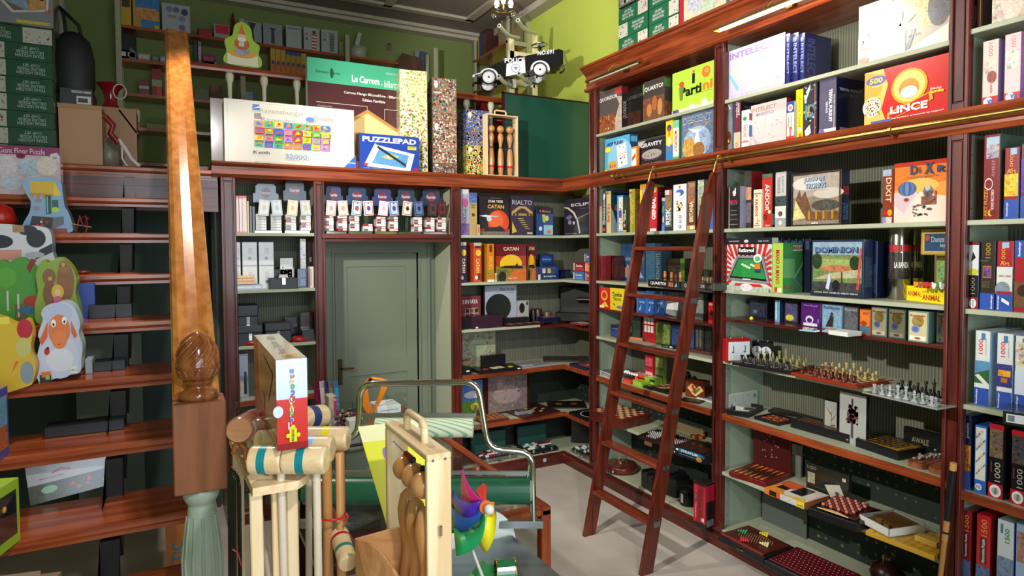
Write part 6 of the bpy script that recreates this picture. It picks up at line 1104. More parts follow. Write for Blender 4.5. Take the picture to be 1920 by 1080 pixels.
# ================= CORNER BAY =================
z = 2.31
bb(z,864,879.5,353.5,.26,'white and purple game spine with a green plant and letters reading upwards','#a8a4c0',[r_(.0,.0,1,.25,'#7a5a9a',.3),e_(.5,.7,.4,.1,'#a84a7a',.6),p_([(.5,.45),(.2,.65),(.45,.55),(.6,.72),(.6,.52),(.9,.6)],'#4f8a3a'),t_('DAVINSKO',.45,.27,.4,.42,'#2a2434',90,1),r_(.1,.88,.9,.98,'#d0d4d8',.3)])
bb(z,880,894.5,361,.26,'tan game spine with a blue harbour picture on top and a brown round seal','#b09a62',[r_(0,.76,1,1,'#4a5f94',.5),t_('Puerto',.5,.72,.7,.05,'#5a4a2a',0,1),t_('Rico',.5,.66,.5,.05,'#5a4a2a',0,1),e_(.48,.48,.2,.04,'#5a3a2a')],[r_(0,0,1,1,'#1c2838',.3)])
bb(z,894.5,900,421,.004,'tiny tan price card standing beside the tan spine','#c8a878',[r_(.3,.2,.7,.8,'#b86a5a')],y0=.0,name='price_card',cat='card')
bb(z,898,955,368,.07,'space game box with a huge red planet and white starship above a dark city','#14141a',
   [r_(0,0,1,1,'#1c1a20',.05),e_(.63,.34,.35,.32,'#d2401c',.1),e_(.55,.4,.24,.22,'#e0622e'),r_(0,0,1,.1,'#6a5a54',.4),r_(0,.1,1,.17,'#a8301a'),p_([(.15,.1),(.2,.2),(.6,.22),(.66,.26),(.8,.18),(.85,.1)],'#1c1818'),p_([(.0,.5),(.2,.53),(.5,.5),(.3,.46)],'#d8dce0'),e_(.32,.42,.08,.06,'#c8ccd0'),p_([(.3,.52),(.66,.5),(.5,.47)],'#b8bcc4'),
    t_('STAR TREK',.54,.88,.5,.07,'#e8ddd2',0,2),t_('CATAN',.54,.745,.54,.1,'#e0a840',0,2),t_('PROXIMA FRONTERA',.54,.965,.34,.015,'#9a9a9a')],y0=.06)
bb(z,957.5,1000,367,.07,'purple-brown game box with an arched golden bridge and its ripples','#33303c',[r_(.04,.03,.96,.97,'#352a3e',.15),t_('RIALTO',.5,.84,.88,.12,'#aeb0b8',0,1),p_([(.04,.5),(.35,.66),(.5,.7),(.65,.66),(.96,.5),(.96,.6),(.65,.74),(.35,.74),(.04,.6)],'#b89a54'),e_(.5,.6,.1,.08,'#4a2a24'),r_(.06,.5,.94,.56,'#a88a48')]+[e_(.14+.15*i,.53,.05,.04,'#4a2a24') for i in (0,1,4,5)]+[r_(.3+.06*i,.42-.05*i,.55+.05*i,.435-.05*i,'#c8b070') for i in range(6)]+[p_([(.04,.35),(.25,.1),(.04,.05)],'#c8a83a',.3),r_(.7,.04,.94,.08,'#c8b8a8')],y0=.06)
bb(z,1007,1037,389,.05,'small blue box with yellow sailing figures under a dark brown top','#2f4a80',[r_(0,.78,1,1,'#2a1c24'),t_('Il Barco',.5,.87,.7,.08,'#c8907a'),p_([(.3,.75),(.5,.75),(.5,.45),(.35,.5)],'#a8b84a',.3),e_(.6,.62,.12,.1,'#c8c05a',.3),r_(.4,.03,.98,.38,'#8ab0d0',.2),e_(.2,.25,.1,.08,'#d8dce0'),r_(.6,.08,.85,.2,'#c87a3a')],y0=.08)
rb(z,1058,1116,375,.07,'dark space game box with a bright planet rim, cut by the post in the corner','#26222a',[r_(0,0,1,1,'#2c2730',.06)]+[p_([(.0+0,.77),(.12,.74),(.3,.6),(.42,.4),(.5,.05),(.54,.05),(.47,.42),(.34,.64),(.14,.78),(0,.8)],'#d8ccbc')]+[t_('ECLIPSE',.62,.83,.76,.08,'#d4d4d8',0,1),t_('nuevo amanecer de la galaxia',.72,.72,.4,.02,'#a8a8b0'),p_([(.05,.5),(.2,.58),(.3,.5),(.15,.42)],'#6a6a94'),p_([(.4,.45),(.9,.62),(.9,.6),(.42,.42)],'#7a7a88'),r_(.3,.3,.36,.38,'#c8c8d0'),e_(.2,.36,.06,.06,'#8a8aa0'),t_('touch of light',.25,.05,.4,.03,'#a8a8a8')],x0=.05)
z = 1.866
def cat(a,b,top,lab,c,txt,tc,dark='#231418'): return bb(z,a,b,top,.28,lab,c,[r_(0,.92,1,1,'#b8b0a0',.2),e_(.6,.74,.35,.08,'#e8c03a'),r_(.1,.86,.9,.91,'#3a2a3a'),t_(txt,.5,.42,.5,.36,tc,270,2),e_(.3,.12,.2,.05,'#e8e0d8',.3),r_(.5,.06,.85,.22,shadehex(c,.6))],[r_(0,0,1,1,dark,.2)])
cat(863,874.5,454,'dark violet settlers game spine with a yellow sun, against the third post','#2f2c5a','CATAN','#e8d8a0','#1c1420')
cat(888.5,902.5,455,'orange-red settlers game spine with a yellow sun','#c8502c','CATAN','#f0c060','#2a1410')
bb(z,913.5,926.5,457,.28,'orange and yellow settlers game spine next to the sunset cover','#c87a22',[r_(0,.2,1,.96,'#d07c24'),r_(.3,.78,.7,.96,'#6a3418'),t_('CATAN',.5,.5,.6,.34,'#e8b04a',90,2),r_(0,0,1,.06,'#e8e4da'),e_(.3,.25,.3,.1,'#7a8a2a',.5)],y0=.03)
CAT = [r_(0,0,1,1,'#6e1a1e'),r_(0,.36,1,.68,'#a83a1c'),e_(.5,.46,.36,.26,'#e8be28'),r_(0,0,1,.40,'#7a6a2a',.5),p_([(.35,.0),(1,0),(1,.34),(.6,.3)],'#c8662a',.2),p_([(.15,.36),(.9,.33),(.85,.41),(.72,.42),(.7,.5),(.64,.42),(.3,.42)],'#2a1c14'),p_([(0,0),(.3,.0),(.35,.3),(.1,.3)],'#4a5a2a',.5),e_(.22,.12,.12,.14,'#2a1c1c',.3)]
bb(z,988,1004,458,.06,'second sunset settlers box peeping out behind the first cover','#5a181c',CAT+[t_('ATAN',.5,.88,.7,.1,'#d8bfa0',0,2)],y0=.13)
bb(z,928.5,986.5,458,.06,'red and gold settlers game cover with a huge sunset over farmland','#6a1a1c',CAT+[t_('CATAN',.5,.875,.5,.1,'#e0cba8',0,2),t_('Klaus Teuber',.55,.08,.3,.04,'#e8d8c0')],y0=.06)
bb(z,928,932,512,.004,'tiny yellow price card at the foot of the sunset cover','#d8b87a',[r_(.3,.2,.7,.8,'#7a6a5a')],y0=.01,name='price_card',cat='card')
t = bb(z,1009,1048,500,.12,'dark blue counter display box of small games with pictures','#1c2f5e',[r_(.05,.45,.95,.95,'#223a70',.5),r_(.2,.5,.35,.85,'#c8b8a8',.3),r_(.45,.5,.6,.85,'#c8a84a',.3),t_('juegos',.55,.25,.6,.16,'#c8ccd8',0,1),r_(0,0,.1,.4,'#d8d8c8')],y0=.08)
bb(z,1012,1038,477,.03,'blue header card with rounded top behind the dark blue display box','#21386a',[e_(.5,.8,.4,.14,'#2f4f90'),t_('Devineres',.5,.8,.6,.08,'#a8b0c8',0,1),r_(.1,.1,.9,.5,'#2a3f70',.5)],y0=.22,name='header_card',cat='sign')
bb(z,1050,1070,506,.08,'dark blue small game box in the shadow of the corner','#161d36',[r_(.1,.2,.9,.8,'#232c50',.5)],y0=.2)
def sb(a,b,zz,h,c,lab,x0=.05,tx='#f0e8dc'): 
    A = oX(a,500,x0); B = oX(b,500,x0); return gb('card_game',lab,'card game',(x0,(A.y+B.y)/2,zz),-PI/2,abs(A.y-B.y),.12,h,c,[r_(0,.1,.1,.9,'#e8dcc0'),t_('Domino',.55,.62,.6,.3,tx,0,1),r_(.2,.15,.9,.35,shadehex(c,1.3),.3)])
sb(1075,1094,z,.085,'#3a6aa0','small blue card box, lower left of the corner shelf pile'); sb(1075.5,1095,z+.087,.09,'#8a1c2c','small dark red card box on the blue one in the corner pile')
sb(1098,1109,z,.085,'#a81c30','small bright red card box, lower right of the corner pile'); sb(1097.5,1109,z+.087,.09,'#d87a2a','small orange card box in the middle of the right corner pile'); sb(1096,1109,z+.179,.09,'#2a5aa0','small blue card box with a cream end, topmost of the corner pile')
z = 1.425
bb(z,865,901,556,.05,'red game box showing nine noughts and crosses tiles','#6a2c34',[r_(0,0,1,1,'#7a343c',.1),t_('3 EN RAYA',.45,.82,.8,.14,'#d4cdd0',0,2),p_([(.1,.02),(.95,.1),(.85,.62),(.2,.6)],'#a89e8c')]+[r_(.22+.23*i,.12+.17*j,.38+.23*i,.25+.17*j,'#a83a34' if (i+j) % 2 else '#2a302c') for i in range(3) for j in range(3)],y0=.2)
bb(z,909,968.5,536,.05,'white dice tray box with a big dark oval window','#9aa2b4',[r_(.02,.02,.98,.98,'#a8b0c0'),e_(.42,.45,.4,.34,'#1c211f'),t_('Piste de des',.7,.9,.44,.08,'#4a4a5a',0,1),t_('et des aimants',.78,.82,.3,.03,'#6a6a78')],y0=.17,L=[r_(0,0,1,1,'#2a1a1c')])
bb(z,970,991.5,564,.05,'small white and green box with a dark round window','#a8aca4',[e_(.4,.68,.24,.22,'#231c18'),r_(0,0,1,.26,'#2f5a48',.2),r_(.78,.8,.92,.95,'#2a2a2a')],y0=.16)
for a, b, zz, top, c, lab, y0 in ((864,882,z,597,'#14161c','black box at the left end of the dice tray shelf',.05),(884.5,942.5,z,594,'#331a2c','aubergine box with a small price tag on the dice tray shelf',.02),(944,991,z,597,'#171014','low black box behind the flat red board',.1)):
    bb(zz,a,b,top,.14,lab,c,[r_(.12,.04,.2,.16,'#d8d4cc')] if 'tag' in lab else [],y0=y0,name='box',cat='box',mat=PM)
gb('game_board','flat dark red board with pale squares lying on the dice tray shelf','game board',((oY(983,612,.02).x),-.002,z),0,.42,.12,.018,'#3a1216',T=[r_(.02+.12*i,.1,.1+.12*i,.9,['#7a3a30','#a88a6a'][i % 2],.3) for i in range(8)],mat=PM)
for px, c, h, r, lab in ((1000,'#101316',.12,.03,'dark cylindrical dice cup, left of the two brown ones'),(1009,'#3a2018',.13,.04,'brown leather dice cup with a pale label'),(1026,'#5a4a40',.1,.045,'glass jar of mixed small pieces beside the brown leather cups')):
    tag(obj(M(c).lathe([(r,0),(r*1.05,h*.9),(r*.9,h)],(0,0,0),18),'dice_cup',PM,None,(oY(px,590,.26).x,.26,z)),lab,'cup')
gb('navy_box','navy open box holding a pink and white packet','box',(oY(1031,600,.1).x,.08,z),0,.19,.11,.055,'#161a38',T=[r_(.1,.1,.9,.9,'#b05a68',.6)],mat=PM)
t = thing('open_case','large black open case with brown leather parts in the dark corner','case',(.2,.02,z),-PI/4)
obj(M('#121317').box(-.24,.24,-.05,.16,0,.10,.01),'case_body',PM,t); obj(M('#101114').box(-.24,.24,.16,.20,.08,.35,.01),'case_lid',PM,t); obj(M('#2c1712').lathe([(.025,-.1),(.025,.1)],(.06,.1,.22),14,'x'),'leather_roll',PM,t)
p = oX(1086,597,.06); gb('card_fan','spread of red and white cards lying in the corner','cards',(.02,p.y,z),-PI/2,.22,.16,.012,'#a8281e',T=[r_(.04+.1*i,.1+.05*(i % 3),.14+.1*i,.8,['#e8e0d0','#c83a2a'][i % 2],.3) for i in range(9)])
z = 1.0
bb(z,867,929,623,.03,'pale game box with a wreath of flowers round a green disc','#9ea090',[r_(.04,.03,.96,.97,'#8f8c7a',.6),n_(150,.06,.05,.94,.95,.006,['#6a7a4a','#a86a5a','#b8b090','#7a4a3a','#5a6a5a'],17),e_(.47,.56,.26,.27,'#a8b090'),t_('solitario',.47,.64,.3,.05,'#8a8a74'),t_('juegos',.47,.54,.3,.05,'#8a8a74')],y0=.3)
bb(z,865,884,690,.08,'low black box with a small white tag beside the wreath box','#15171b',[r_(.5,.4,.8,.6,'#e0ddd6')],y0=.0,name='box',cat='box',mat=PM)
bb(z+.13,866,884,672,.1,'tan cardboard tray on the low black box','#7a5a48',[],y0=.02,name='cardboard_tray',cat='box',mat=PR).location.z = z+.098
for v_ in COL.objects[-1].data.vertices: v_.co.z = min(v_.co.z,.03)
t = gb('token_tray','flat black game board box with red and yellow tokens on it','game board',(oY(937,706,.0).x,-.02,z),0,.46,.2,.032,'#131417',[r_(.9,.3,.97,.7,'#e0ddd6')],T=[],mat=PM)
for dx, c, r, lab in ((-.14,'#b01c24',.03,'round red token lying on the flat black board box'),(.13,'#d8b81e',.026,'round yellow token at the right of the flat black board box')):
    tag(obj(M(c).lathe([(r,0),(r,.004)],(0,0,0),20),'token',PM,None,(t.location.x+dx,.02,z+.033)),lab,'token')
gb('token_card','pale card with yellow tokens lying between the red and yellow tokens','card',(t.location.x,.0,z+.033),.2,.13,.08,.003,'#d8cfa8',T=[e_(.3,.5,.12,.2,'#d8b81e'),e_(.62,.5,.12,.2,'#d8b81e')],mat=PR)
gb('black_rack','black upright rack standing at the back of the flat board box','rack',(oY(929,680,.08).x,.1,z+.033),0,.24,.07,.11,'#111215',T=[r_(.06+.18*i,.2,.2+.18*i,.8,'#6a4a34') for i in range(5)],mat=PM)
gb('photo_book','flat silver photo-covered board on the wooden-edged corner shelf','board',(oY(1003,690,.05).x,.02,z),.08,.36,.24,.014,'#9a9aa0',T=[r_(0,0,1,1,'#8a8c94',.4),r_(.1,.1,.5,.4,'#c8ccd4',.3)])
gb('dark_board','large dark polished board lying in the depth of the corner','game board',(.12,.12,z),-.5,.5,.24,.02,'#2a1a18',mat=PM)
p = oX(1085,688,.02); gb('flag_box','navy box with part of a red and white flag lying on the corner shelf','game box',(.01,p.y,z),-PI/2,.30,.22,.03,'#1a2048',T=[p_([(.3,.1),(1,.1),(1,.8),(.6,.9)],'#c8202c'),r_(.5,.4,1,.55,'#e8e4e0')])
z = .515
bb(z,866,905,716,.02,'colourful children\'s picture board with blue sky and green hills','#4a6aa0',[r_(0,.45,1,1,'#4a74b0',.4),e_(.5,.62,.4,.1,'#c8ccd8',.2),r_(0,0,1,.45,'#5a8a3a',.5),e_(.6,.3,.2,.1,'#d8c03a',.3),e_(.7,.1,.2,.1,'#5a3a20')],y0=.26,name='picture_board',cat='board')
bb(z,906,993,702,.03,'brown-framed picture puzzle of a large goose in soft pinks','#3a1810',[r_(.1,.04,.94,.97,'#7a6a68',.3),e_(.5,.45,.3,.22,'#a08a88',.15),e_(.35,.7,.06,.14,'#a08a88'),n_(60,.12,.05,.92,.95,.01,['#8a7a70','#6a5a64','#9a8078','#a89a94'],12)],y0=.26,name='picture_puzzle',cat='puzzle')
gb('inlay_board','patterned marquetry board lying at the left of the lower corner shelf','game board',(oY(925,790,.05).x,.0,z),0,.30,.26,.02,'#5a2414',T=[r_(.05,.05,.95,.95,'#8a4a24',.5)]+[r_(.1+.16*i,.1+.16*j,.22+.16*i,.2+.16*j,'#b8824a',.4) for i in range(5) for j in range(5)],mat=PM)
gb('inlay_board','large diamond marquetry board with cream shapes beside the silver case','game board',(-.27,-.02,z),.12,.46,.38,.018,'#4a1c14',T=[r_(.04,.05,.96,.95,'#3a1812')]+[p_([(x,y),(x+.1,y+.08),(x+.06,y+.14),(x-.04,y+.06)],c) for x,y,c in ((.3,.2,'#c8b060'),(.45,.3,'#b89a4a'),(.6,.2,'#c8b060'),(.2,.5,'#a88a44'),(.42,.6,'#c8b060'),(.66,.55,'#a88a44'),(.75,.35,'#c8b060'),(.55,.45,'#c8b060'))],mat=PM)
t = gb('domino_case','small silver case of dominoes lying on the diamond marquetry board','case',(oY(982,765,.1).x,.06,z+.019),.15,.19,.06,.03,'#8c8f92',T=[r_(.04,.12,.96,.88,'#1c1a1c'),r_(.3,.3,.4,.7,'#a83a34'),r_(.6,.3,.7,.7,'#a83a34')])
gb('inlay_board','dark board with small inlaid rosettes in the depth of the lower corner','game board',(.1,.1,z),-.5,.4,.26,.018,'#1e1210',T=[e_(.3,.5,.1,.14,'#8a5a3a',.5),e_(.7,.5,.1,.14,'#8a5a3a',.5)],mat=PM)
t = thing('dart_board','black board with concentric cream rings lying on the lower corner shelf','game board',(.14,-.3,z))
obj(M('#15141a').box(-.15,.2,-.14,.2,0,.03,.004),'board',PM,t); m = M()
for r, c in ((.125,'#e0cfae'),(.115,'#2a1a1a'),(.11,'#e0cfae'),(.08,'#2a1a1a'),(.075,'#e0cfae'),(.045,'#2a1a1a'),(.04,'#e0cfae'),(.015,'#2a1a1a')): m.C(c); zz = .031+.0006*(8-int(r*60)); m.lathe([(r,zz-.0005),(r,zz)],(.0,0,0),32)
obj(m,'ring',PM,t)
z = .12
def pokercase(label,pos,rz,w,silver,open_lid=True):
    t = thing('poker_case',label,'poker case',pos,rz); mt = STEEL if silver else BLK
    m = M(); d = .22; m.box(-w/2,w/2,0,d,0,.04,.004); obj(m,'case_base',mt,t)
    obj(M('#1a2a26').box(-w/2+.01,w/2-.01,.01,d-.01,.04,.046),'foam',PM,t)
    m = M(); m.box(-w/2,w/2,d,d+.025,.03,.24,.004); l = obj(m,'case_lid',BLK,t); obj(M('#1d4a40').box(-w/2+.012,w/2-.012,d-.003,d,.05,.23),'felt_lining',PD,l)
    R = random.Random(int(w*1000)); m = M()
    for i in range(8):
        for j in range(4):
            m.C(R.choice(['#2a6a5a','#d8d8d8','#2a2a2a','#8a2a30','#c8ccd0'])); x = -w/2+.05+i*(w-.1)/7.; m.lathe([(.014,-.018),(.014,.018)],(x,.04+j*.045,.05),10,'x')
    g = obj(m,'poker_chips',PM,t); g['kind'] = 'stuff'
    for s in (-.3,.3): obj(M().box(s*w-.012,s*w+.012,-.005,0,.015,.05,.002),'latch',CHROME,t)
    obj(M().tube([(-.03,-.003,.02),(-.03,-.02,.005),(.03,-.02,.005),(.03,-.003,.02)],.004,6),'handle',CHROME,t); return t
pokercase('silver poker case open on the bottom corner shelf with chips and a dark green lid',(oY(935,870,.03).x,.03,z),0,.40,True)
pokercase('open black poker case with chips on the bottom corner shelf',(oY(1018,845,.03).x,.03,z),0,.36,False)
pokercase('silver poker case open on the right arm of the bottom corner shelf',(.03,-.26,z),-PI/2,.36,True)
tag(obj(M('#a8b0c8').lathe([(.02,-.002),(.02,.002)],(0,0,0),16,'y'),'key_tag',PM,None,(oY(1020,858,-.02).x,-.034,.07)),'small round pale key tag hanging in front of the black poker case','tag')
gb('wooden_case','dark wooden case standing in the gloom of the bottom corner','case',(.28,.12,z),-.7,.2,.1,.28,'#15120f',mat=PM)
# ================= ON TOP OF THE DOOR UNIT =================
z = 2.869
HR = random.Random(12)
hc = ['#f0d020','#e03428','#2f6ac8','#4ab04a','#e87ab0','#e8862a']
grid = []
for j in range(4):
    for i in range(8):
        a, b = .215+i*.0725, .27+j*.105; c1, c2 = HR.sample(hc,2); grid += [r_(a,b,a+.064,b+.09,c1),p_([(a+.01,b+.01),(a+.03,b+.07),(a+.055,b+.03)],c2),e_(a+.02+.03*HR.random(),b+.06,.012,.018,HR.choice(hc))]
bb(z,419.5,663,183.5,.12,'very large white puzzle box with a grid of bright small pictures and 32000 on it','#f0eee8',
   [r_(0,0,1,1,'#cfcbc0'),r_(.02,.03,.98,.97,'#b4b2aa'),r_(.025,.035,.975,.965,'#cfcbc0'),r_(.21,.26,.8,.695,'#aeb0b0')]+grid+[r_(.2,.835,.25,.925,'#3a6ab0'),p_([(.2,.86),(.25,.9),(.25,.88)],'#c8d8f0'),t_('Ravensburger',.42,.83,.34,.09,'#94928c',0,0),t_('Puzzle',.74,.8,.15,.08,'#94928c',0,0),p_([(.6,.72),(.66,.72),(.66,.79),(.63,.8),(.6,.78)],'#5a80c8'),t_('32000',.52,.13,.17,.09,'#7f93b4',0,1),t_('Keith',.26,.17,.12,.05,'#3a3a40'),p_([(.9,0),(1,0),(1,.22)],'#3a66b8'),t_('Ravensburger',.965,.08,.06,.03,'#f0f4fa')],y0=.0,name='puzzle_box',cat='puzzle')
bb(z,394,428,183,.12,'brown shrink-wrapped box standing behind the left end of the large white puzzle box','#4c2f26',[r_(.0,0,1,1,'#5a382e',.1)],y0=.14,name='puzzle_box',cat='puzzle')
bb(z,575.5,790,106,.08,'huge carrom board box, green above dark brown, with a picture of the pale board','#46262a',
   [r_(0,0,1,1,'#4e2a2c'),r_(0,.79,1,1,'#4fb890'),t_('Le Carrom',.49,.855,.24,.065,'#f6f4ee',0,2),t_('- billard Indien',.76,.84,.27,.065,'#eef4ee',0,0),t_('Carrom Mango 83cmx83cm - Billard Indien',.58,.72,.56,.03,'#ece6e2',0,1),t_('Edition Familiale',.56,.67,.2,.025,'#ece6e2',0,1),t_('Divers game',.17,.88,.2,.03,'#2f6a54',0,1),e_(.2,.88,.015,.045,'#2a5a4a'),t_('Carrom Board - El Billar Hindu',.8,.94,.26,.02,'#d0ece0'),
    r_(.07,.61,.5,.614,'#d8d0cc'),r_(.497,.57,.5,.614,'#d8d0cc'),r_(.65,.6,1,.604,'#d8d0cc'),r_(.65,.5,.653,.604,'#d8d0cc'),t_('Contenido',.14,.58,.12,.014,'#b8a8a4'),t_('tablero',.13,.555,.1,.014,'#b8a8a4'),t_('fichas',.13,.53,.1,.014,'#b8a8a4'),
    p_([(.5,.585),(.08,.3),(.3,0),(.9,0),(.97,.3)],'#b8864a'),p_([(.5,.55),(.14,.3),(.34,0),(.86,0),(.92,.3)],'#e4c48a'),e_(.54,.27,.07,.04,'#c8a468'),n_(11,.48,.24,.6,.32,.012,['#2a2220','#c84a3a','#2a2220'],4),e_(.65,.34,.012,.008,'#c85a40'),e_(.7,.3,.012,.008,'#2a2220'),e_(.74,.25,.012,.008,'#2a2220')],y0=.27,L=[r_(0,0,1,1,'#c8c4b8')])
bb(z,673.5,785.5,249,.10,'blue puzzle mat box with big white letters and a rolled-up map mat','#22408e',
   [r_(0,0,1,1,'#2444a0'),t_('PUZZLEPAD',.5,.85,.9,.15,'#f2f2f4',0,2),r_(.8,.62,.95,.72,'#d8c82a'),t_('500-3000',.875,.69,.12,.03,'#3a3a3a'),p_([(.12,.08),(.28,.7),(.92,.5),(.84,.0)],'#e8eaee'),p_([(.2,.18),(.32,.6),(.82,.45),(.76,.08)],'#5a90c0',.2),p_([(.34,.36),(.5,.48),(.66,.4),(.5,.3)],'#a8a878',.5),p_([(.08,.16),(.12,.12),(.3,.68),(.25,.74)],'#f0f0f0'),e_(.1,.14,.035,.04,'#c84a3a'),p_([(.28,.62),(.3,.68),(.76,.2),(.78,.1)],'#2a3040'),e_(.94,.06,.04,.05,'#b02430'),t_('con fieltro antideslizante',.2,.04,.3,.03,'#8a98c8')],y0=-.02,dy=-.0,name='puzzle_mat_box',cat='game box',L=[r_(0,0,1,1,'#4a2e30')])
gb('red_box_end','small red box end between the white and the blue box on top of the unit','box',(oY(669,316,.02).x,.03,z),0,.03,.1,.07,'#b02a20')
def pstack(a,b,tops,labs,cols_,y0,dy):
    zz = z
    zs = [oY(a,t_py,y0).z for t_py in tops]; A = oY(a,200,y0); B = oY(b,200,y0)
    for i, (zt,lb,(c,cc,seed)) in enumerate(zip(zs,labs,cols_)):
        h = zt-zz-.002; w = abs(B.x-A.x)
        F = [r_(0,0,1,1,c,.35),n_(420,.01,.01,.99,.99,.008,cc,seed),e_(.16,.85,.08,.09,'#d8dcd8'),t_('heye',.16,.66,.2,.06,'#f0f0ec',0,1)]
        S = [r_(0,0,1,1,shadehex(c,.8),.5),n_(120,.02,.02,.98,.98,.009,cc,seed+1)]
        gb('puzzle_box',lb,'puzzle',(A.x+w/2*math.cos(dy),y0,zz),dy,w,.2,h,c,F,S,S); zz = zt
pstack(751,800,[262,201,128.5],['cream crowd-picture puzzle box at the foot of the tall left column of boxes','white and green dotted crowd puzzle box in the middle of the tall left column','pale yellow map-like puzzle box on top of the tall left column'],
       [('#b8b088',['#8a3a3a','#e8e4c8','#4a6a3a','#c8a84a','#5a4a3a'],41),('#cfcaa0',['#e8e4c8','#c84a3a','#d8c040','#6a9a4a','#f4f0e0'],42),('#d8cf98',['#e8e0a8','#c8c070','#a8b868','#f0ecc8'],43)],.06,-.16)
pstack(812,855,[305,224,144],['dark crowd puzzle box at the foot of the second tall column','crowd-scene puzzle box with a brown lower edge in the second tall column','puzzle box with a bookshelf street scene on top of the second tall column'],
       [('#6a4a40',['#8a3a3a','#c8c0b8','#3a4a5a','#a87a4a'],51),('#8a6a54',['#d8d4cc','#a83a3a','#3a2a2a','#e8dcc8','#6a7a5a'],52),('#8a6a58',['#c8783a','#3a5a8a','#d8d0c8','#6a3a2a','#4a8a6a'],53)],.08,-.16)
pstack(874,917,[270.5,204],['puzzle box of a green cartoon meadow with spotted cows beside the skittles','blue cartoon village puzzle box on top of the meadow one'],
       [('#a8a84a',['#d87a3a','#e8e4dc','#2a2a2a','#7a9a3a','#c8503a'],61),('#4a5a8a',['#d8a83a','#3a4a8a','#8a98b8','#c8ccc8','#b86a3a'],62)],.12,0)
def skittles(label,P,rz,W,D,H,group=None,band2='#c81e2c',pt=.692,bc=.775,sp=None):
    """frame with three pins, three balls and a handle; local: x across, y depth, open towards -y"""
    t = thing('skittles_set',label,'skittles',P,rz); k = .014
    for q in (0,H-k): obj(M().box(-W/2,W/2,0,D,q,q+k,.002),'frame_plank',PINE['x'],t)
    for s in (-1,1): obj(M().box(s*W/2,s*(W/2-k),0,D,k,H-k,.002),'frame_side',PINE['z'],t)
    m = M().tube([(-.06,D/2,H),(-.06,D/2,H+.035),(-.045,D/2,H+.045),(.045,D/2,H+.045),(.06,D/2,H+.035),(.06,D/2,H)],.009,8); obj(m,'handle',PINE['x'],t)
    r = .0245 if sp else min(.03,(W-.04)/6*.62); pin = [(r*.55,0),(r*.7,.005),(r*.95,H*.16),(r*1.02,H*.24),(r*.8,H*.38),(r*.5,H*.46),(r*.45,H*.49),(r*.52,H*.5),(r*.9,H*.585),(r*.95,H*.62),(r*.7,H*.67),(r*.2,H*.69),(.001,H*.692)]; ks = pt/.692; pin = [(a_,b_*ks) for a_,b_ in pin]
    for i in (-1,0,1):
        x, yy = (.05+i*.06,.010) if sp else (i*(W-.03)/3.1,D*.5); p = obj(M().lathe(pin,(x,yy,k+.002),18),'pin',BEE['z'],t)
        b = M('#20305e').lathe([(r*.66,H*.435),(r*.56,H*.455)],(x,yy,k+.002),18); b.v = [((vx-x)*1.03+x,(vy-yy)*1.03+yy,vz) for vx,vy,vz in b.v]
        q = obj(b,'painted_band',PM,p); q['label'] = 'navy painted band'
        b = M(band2).lathe([(r*.85,H*.12),(r*.97,H*.155)],(x,yy,k+.002),18); b.v = [((vx-x)*1.04+x,(vy-yy)*1.04+yy,vz) for vx,vy,vz in b.v]; obj(b,'painted_band',PM,p)
        obj(M().tube([(x+r*.5*math.cos(a*PI/8),yy+r*.5*math.sin(a*PI/8),H*.475+k) for a in range(17)],.0012,4),'ring_groove',OLDB,p)
        obj(M().ball((.038+i*.062 if sp else x,yy,H*bc),r*1.2,16),'ball',BEE['z'],t)
    s = M().tube([(-W/2+k,D*.3,H*.92),(W/2-k,D*.3,H*.9)],.0015,5); g = obj(s,'bead_wire',STEEL,t)
    for i, c in enumerate(('#9a1820','#9a1820','#9a1820','#1c2440','#1c2440')): obj(M(c).ball((-W*.12+i*.016+(.05 if i == 4 else 0),D*.3,H*.912),.008,8),'bead',PM,t)
    return t
A = oY(913,331,.0); B = oY(972,331,.0); zt = oY(913,212,.0).z
skittles('upright skittles set in a pine frame on top of the unit beside the green board',((A.x+B.x)/2,-.0,z),0,B.x-A.x,.09,zt-z)
# green board
A = oY(942,172,.2); t = thing('green_board','large glossy dark green board in a dark red frame standing in the corner','board',(A.x,.2,z),.0)
W = .455-A.x; H = A.z-z
obj(M('#1f4f42').box(.02,W,0,.015,.0,H-.014),'panel',PG,t); obj(M('#3a1018').box(0,W,-.006,.02,H-.014,H).box(0,.02,-.006,.02,0,H),'frame',PM,t)
# pedal car on its stand
CRM = solid('cream_board','#e6d9a6',.5,var=.05); GREYT = solid('translucent_tube','#c9c9b4',.35,coat=.3,var=.05)
yc = .45
def cp(px,py,y=yc): return oY(px,py,y)
T = thing('display_stand','cream wooden display stand with curved tube arms fixed above the green board','display stand',cp(985,172))
def loc(v): return tuple(v-T.location)
m = M(); b0, b1 = cp(961,78), cp(1012,172); m.box(b0.x-T.location.x,b1.x-T.location.x,.1,.12,b1.z-T.location.z+.06,b0.z-T.location.z-.06)
obj(m,'back_board',CRM,T)
for px, top in ((964,62),(1008,55)):
    q = cp(px,top); w0 = cp(px+6,top).x; m = M().box(q.x-T.location.x,w0-T.location.x+.02,.1,.13,.0,q.z-T.location.z,.004); obj(m,'upright',CRM,T)
for (tip,el,root) in (((936,48),(953,68),(972,71)),((971,38),(985,58),(1004,62)),((935,143),(950,160),(972,160)),((973,138),(988,155),(1004,155))):
    lo = tip[1] > 100; a, b, c = cp(*tip,yc-(.44 if lo else .28)), cp(*el,yc-(.33 if lo else .12)), cp(*root,yc+.10); pts = [a,a.lerp(b,.6),b.lerp(c,.1)+Vector((0,0,.006)),b.lerp(c,.5),c]
    m = M().tube([loc(v) for v in pts],.021,12); obj(m,'tube_arm',GREYT,T); dv = (pts[1]-pts[0]).normalized()
    obj(M('#2a2a24').tube([loc(a-dv*.002),loc(a+dv*.001)],.012,10),'tube_hole',PD,T)
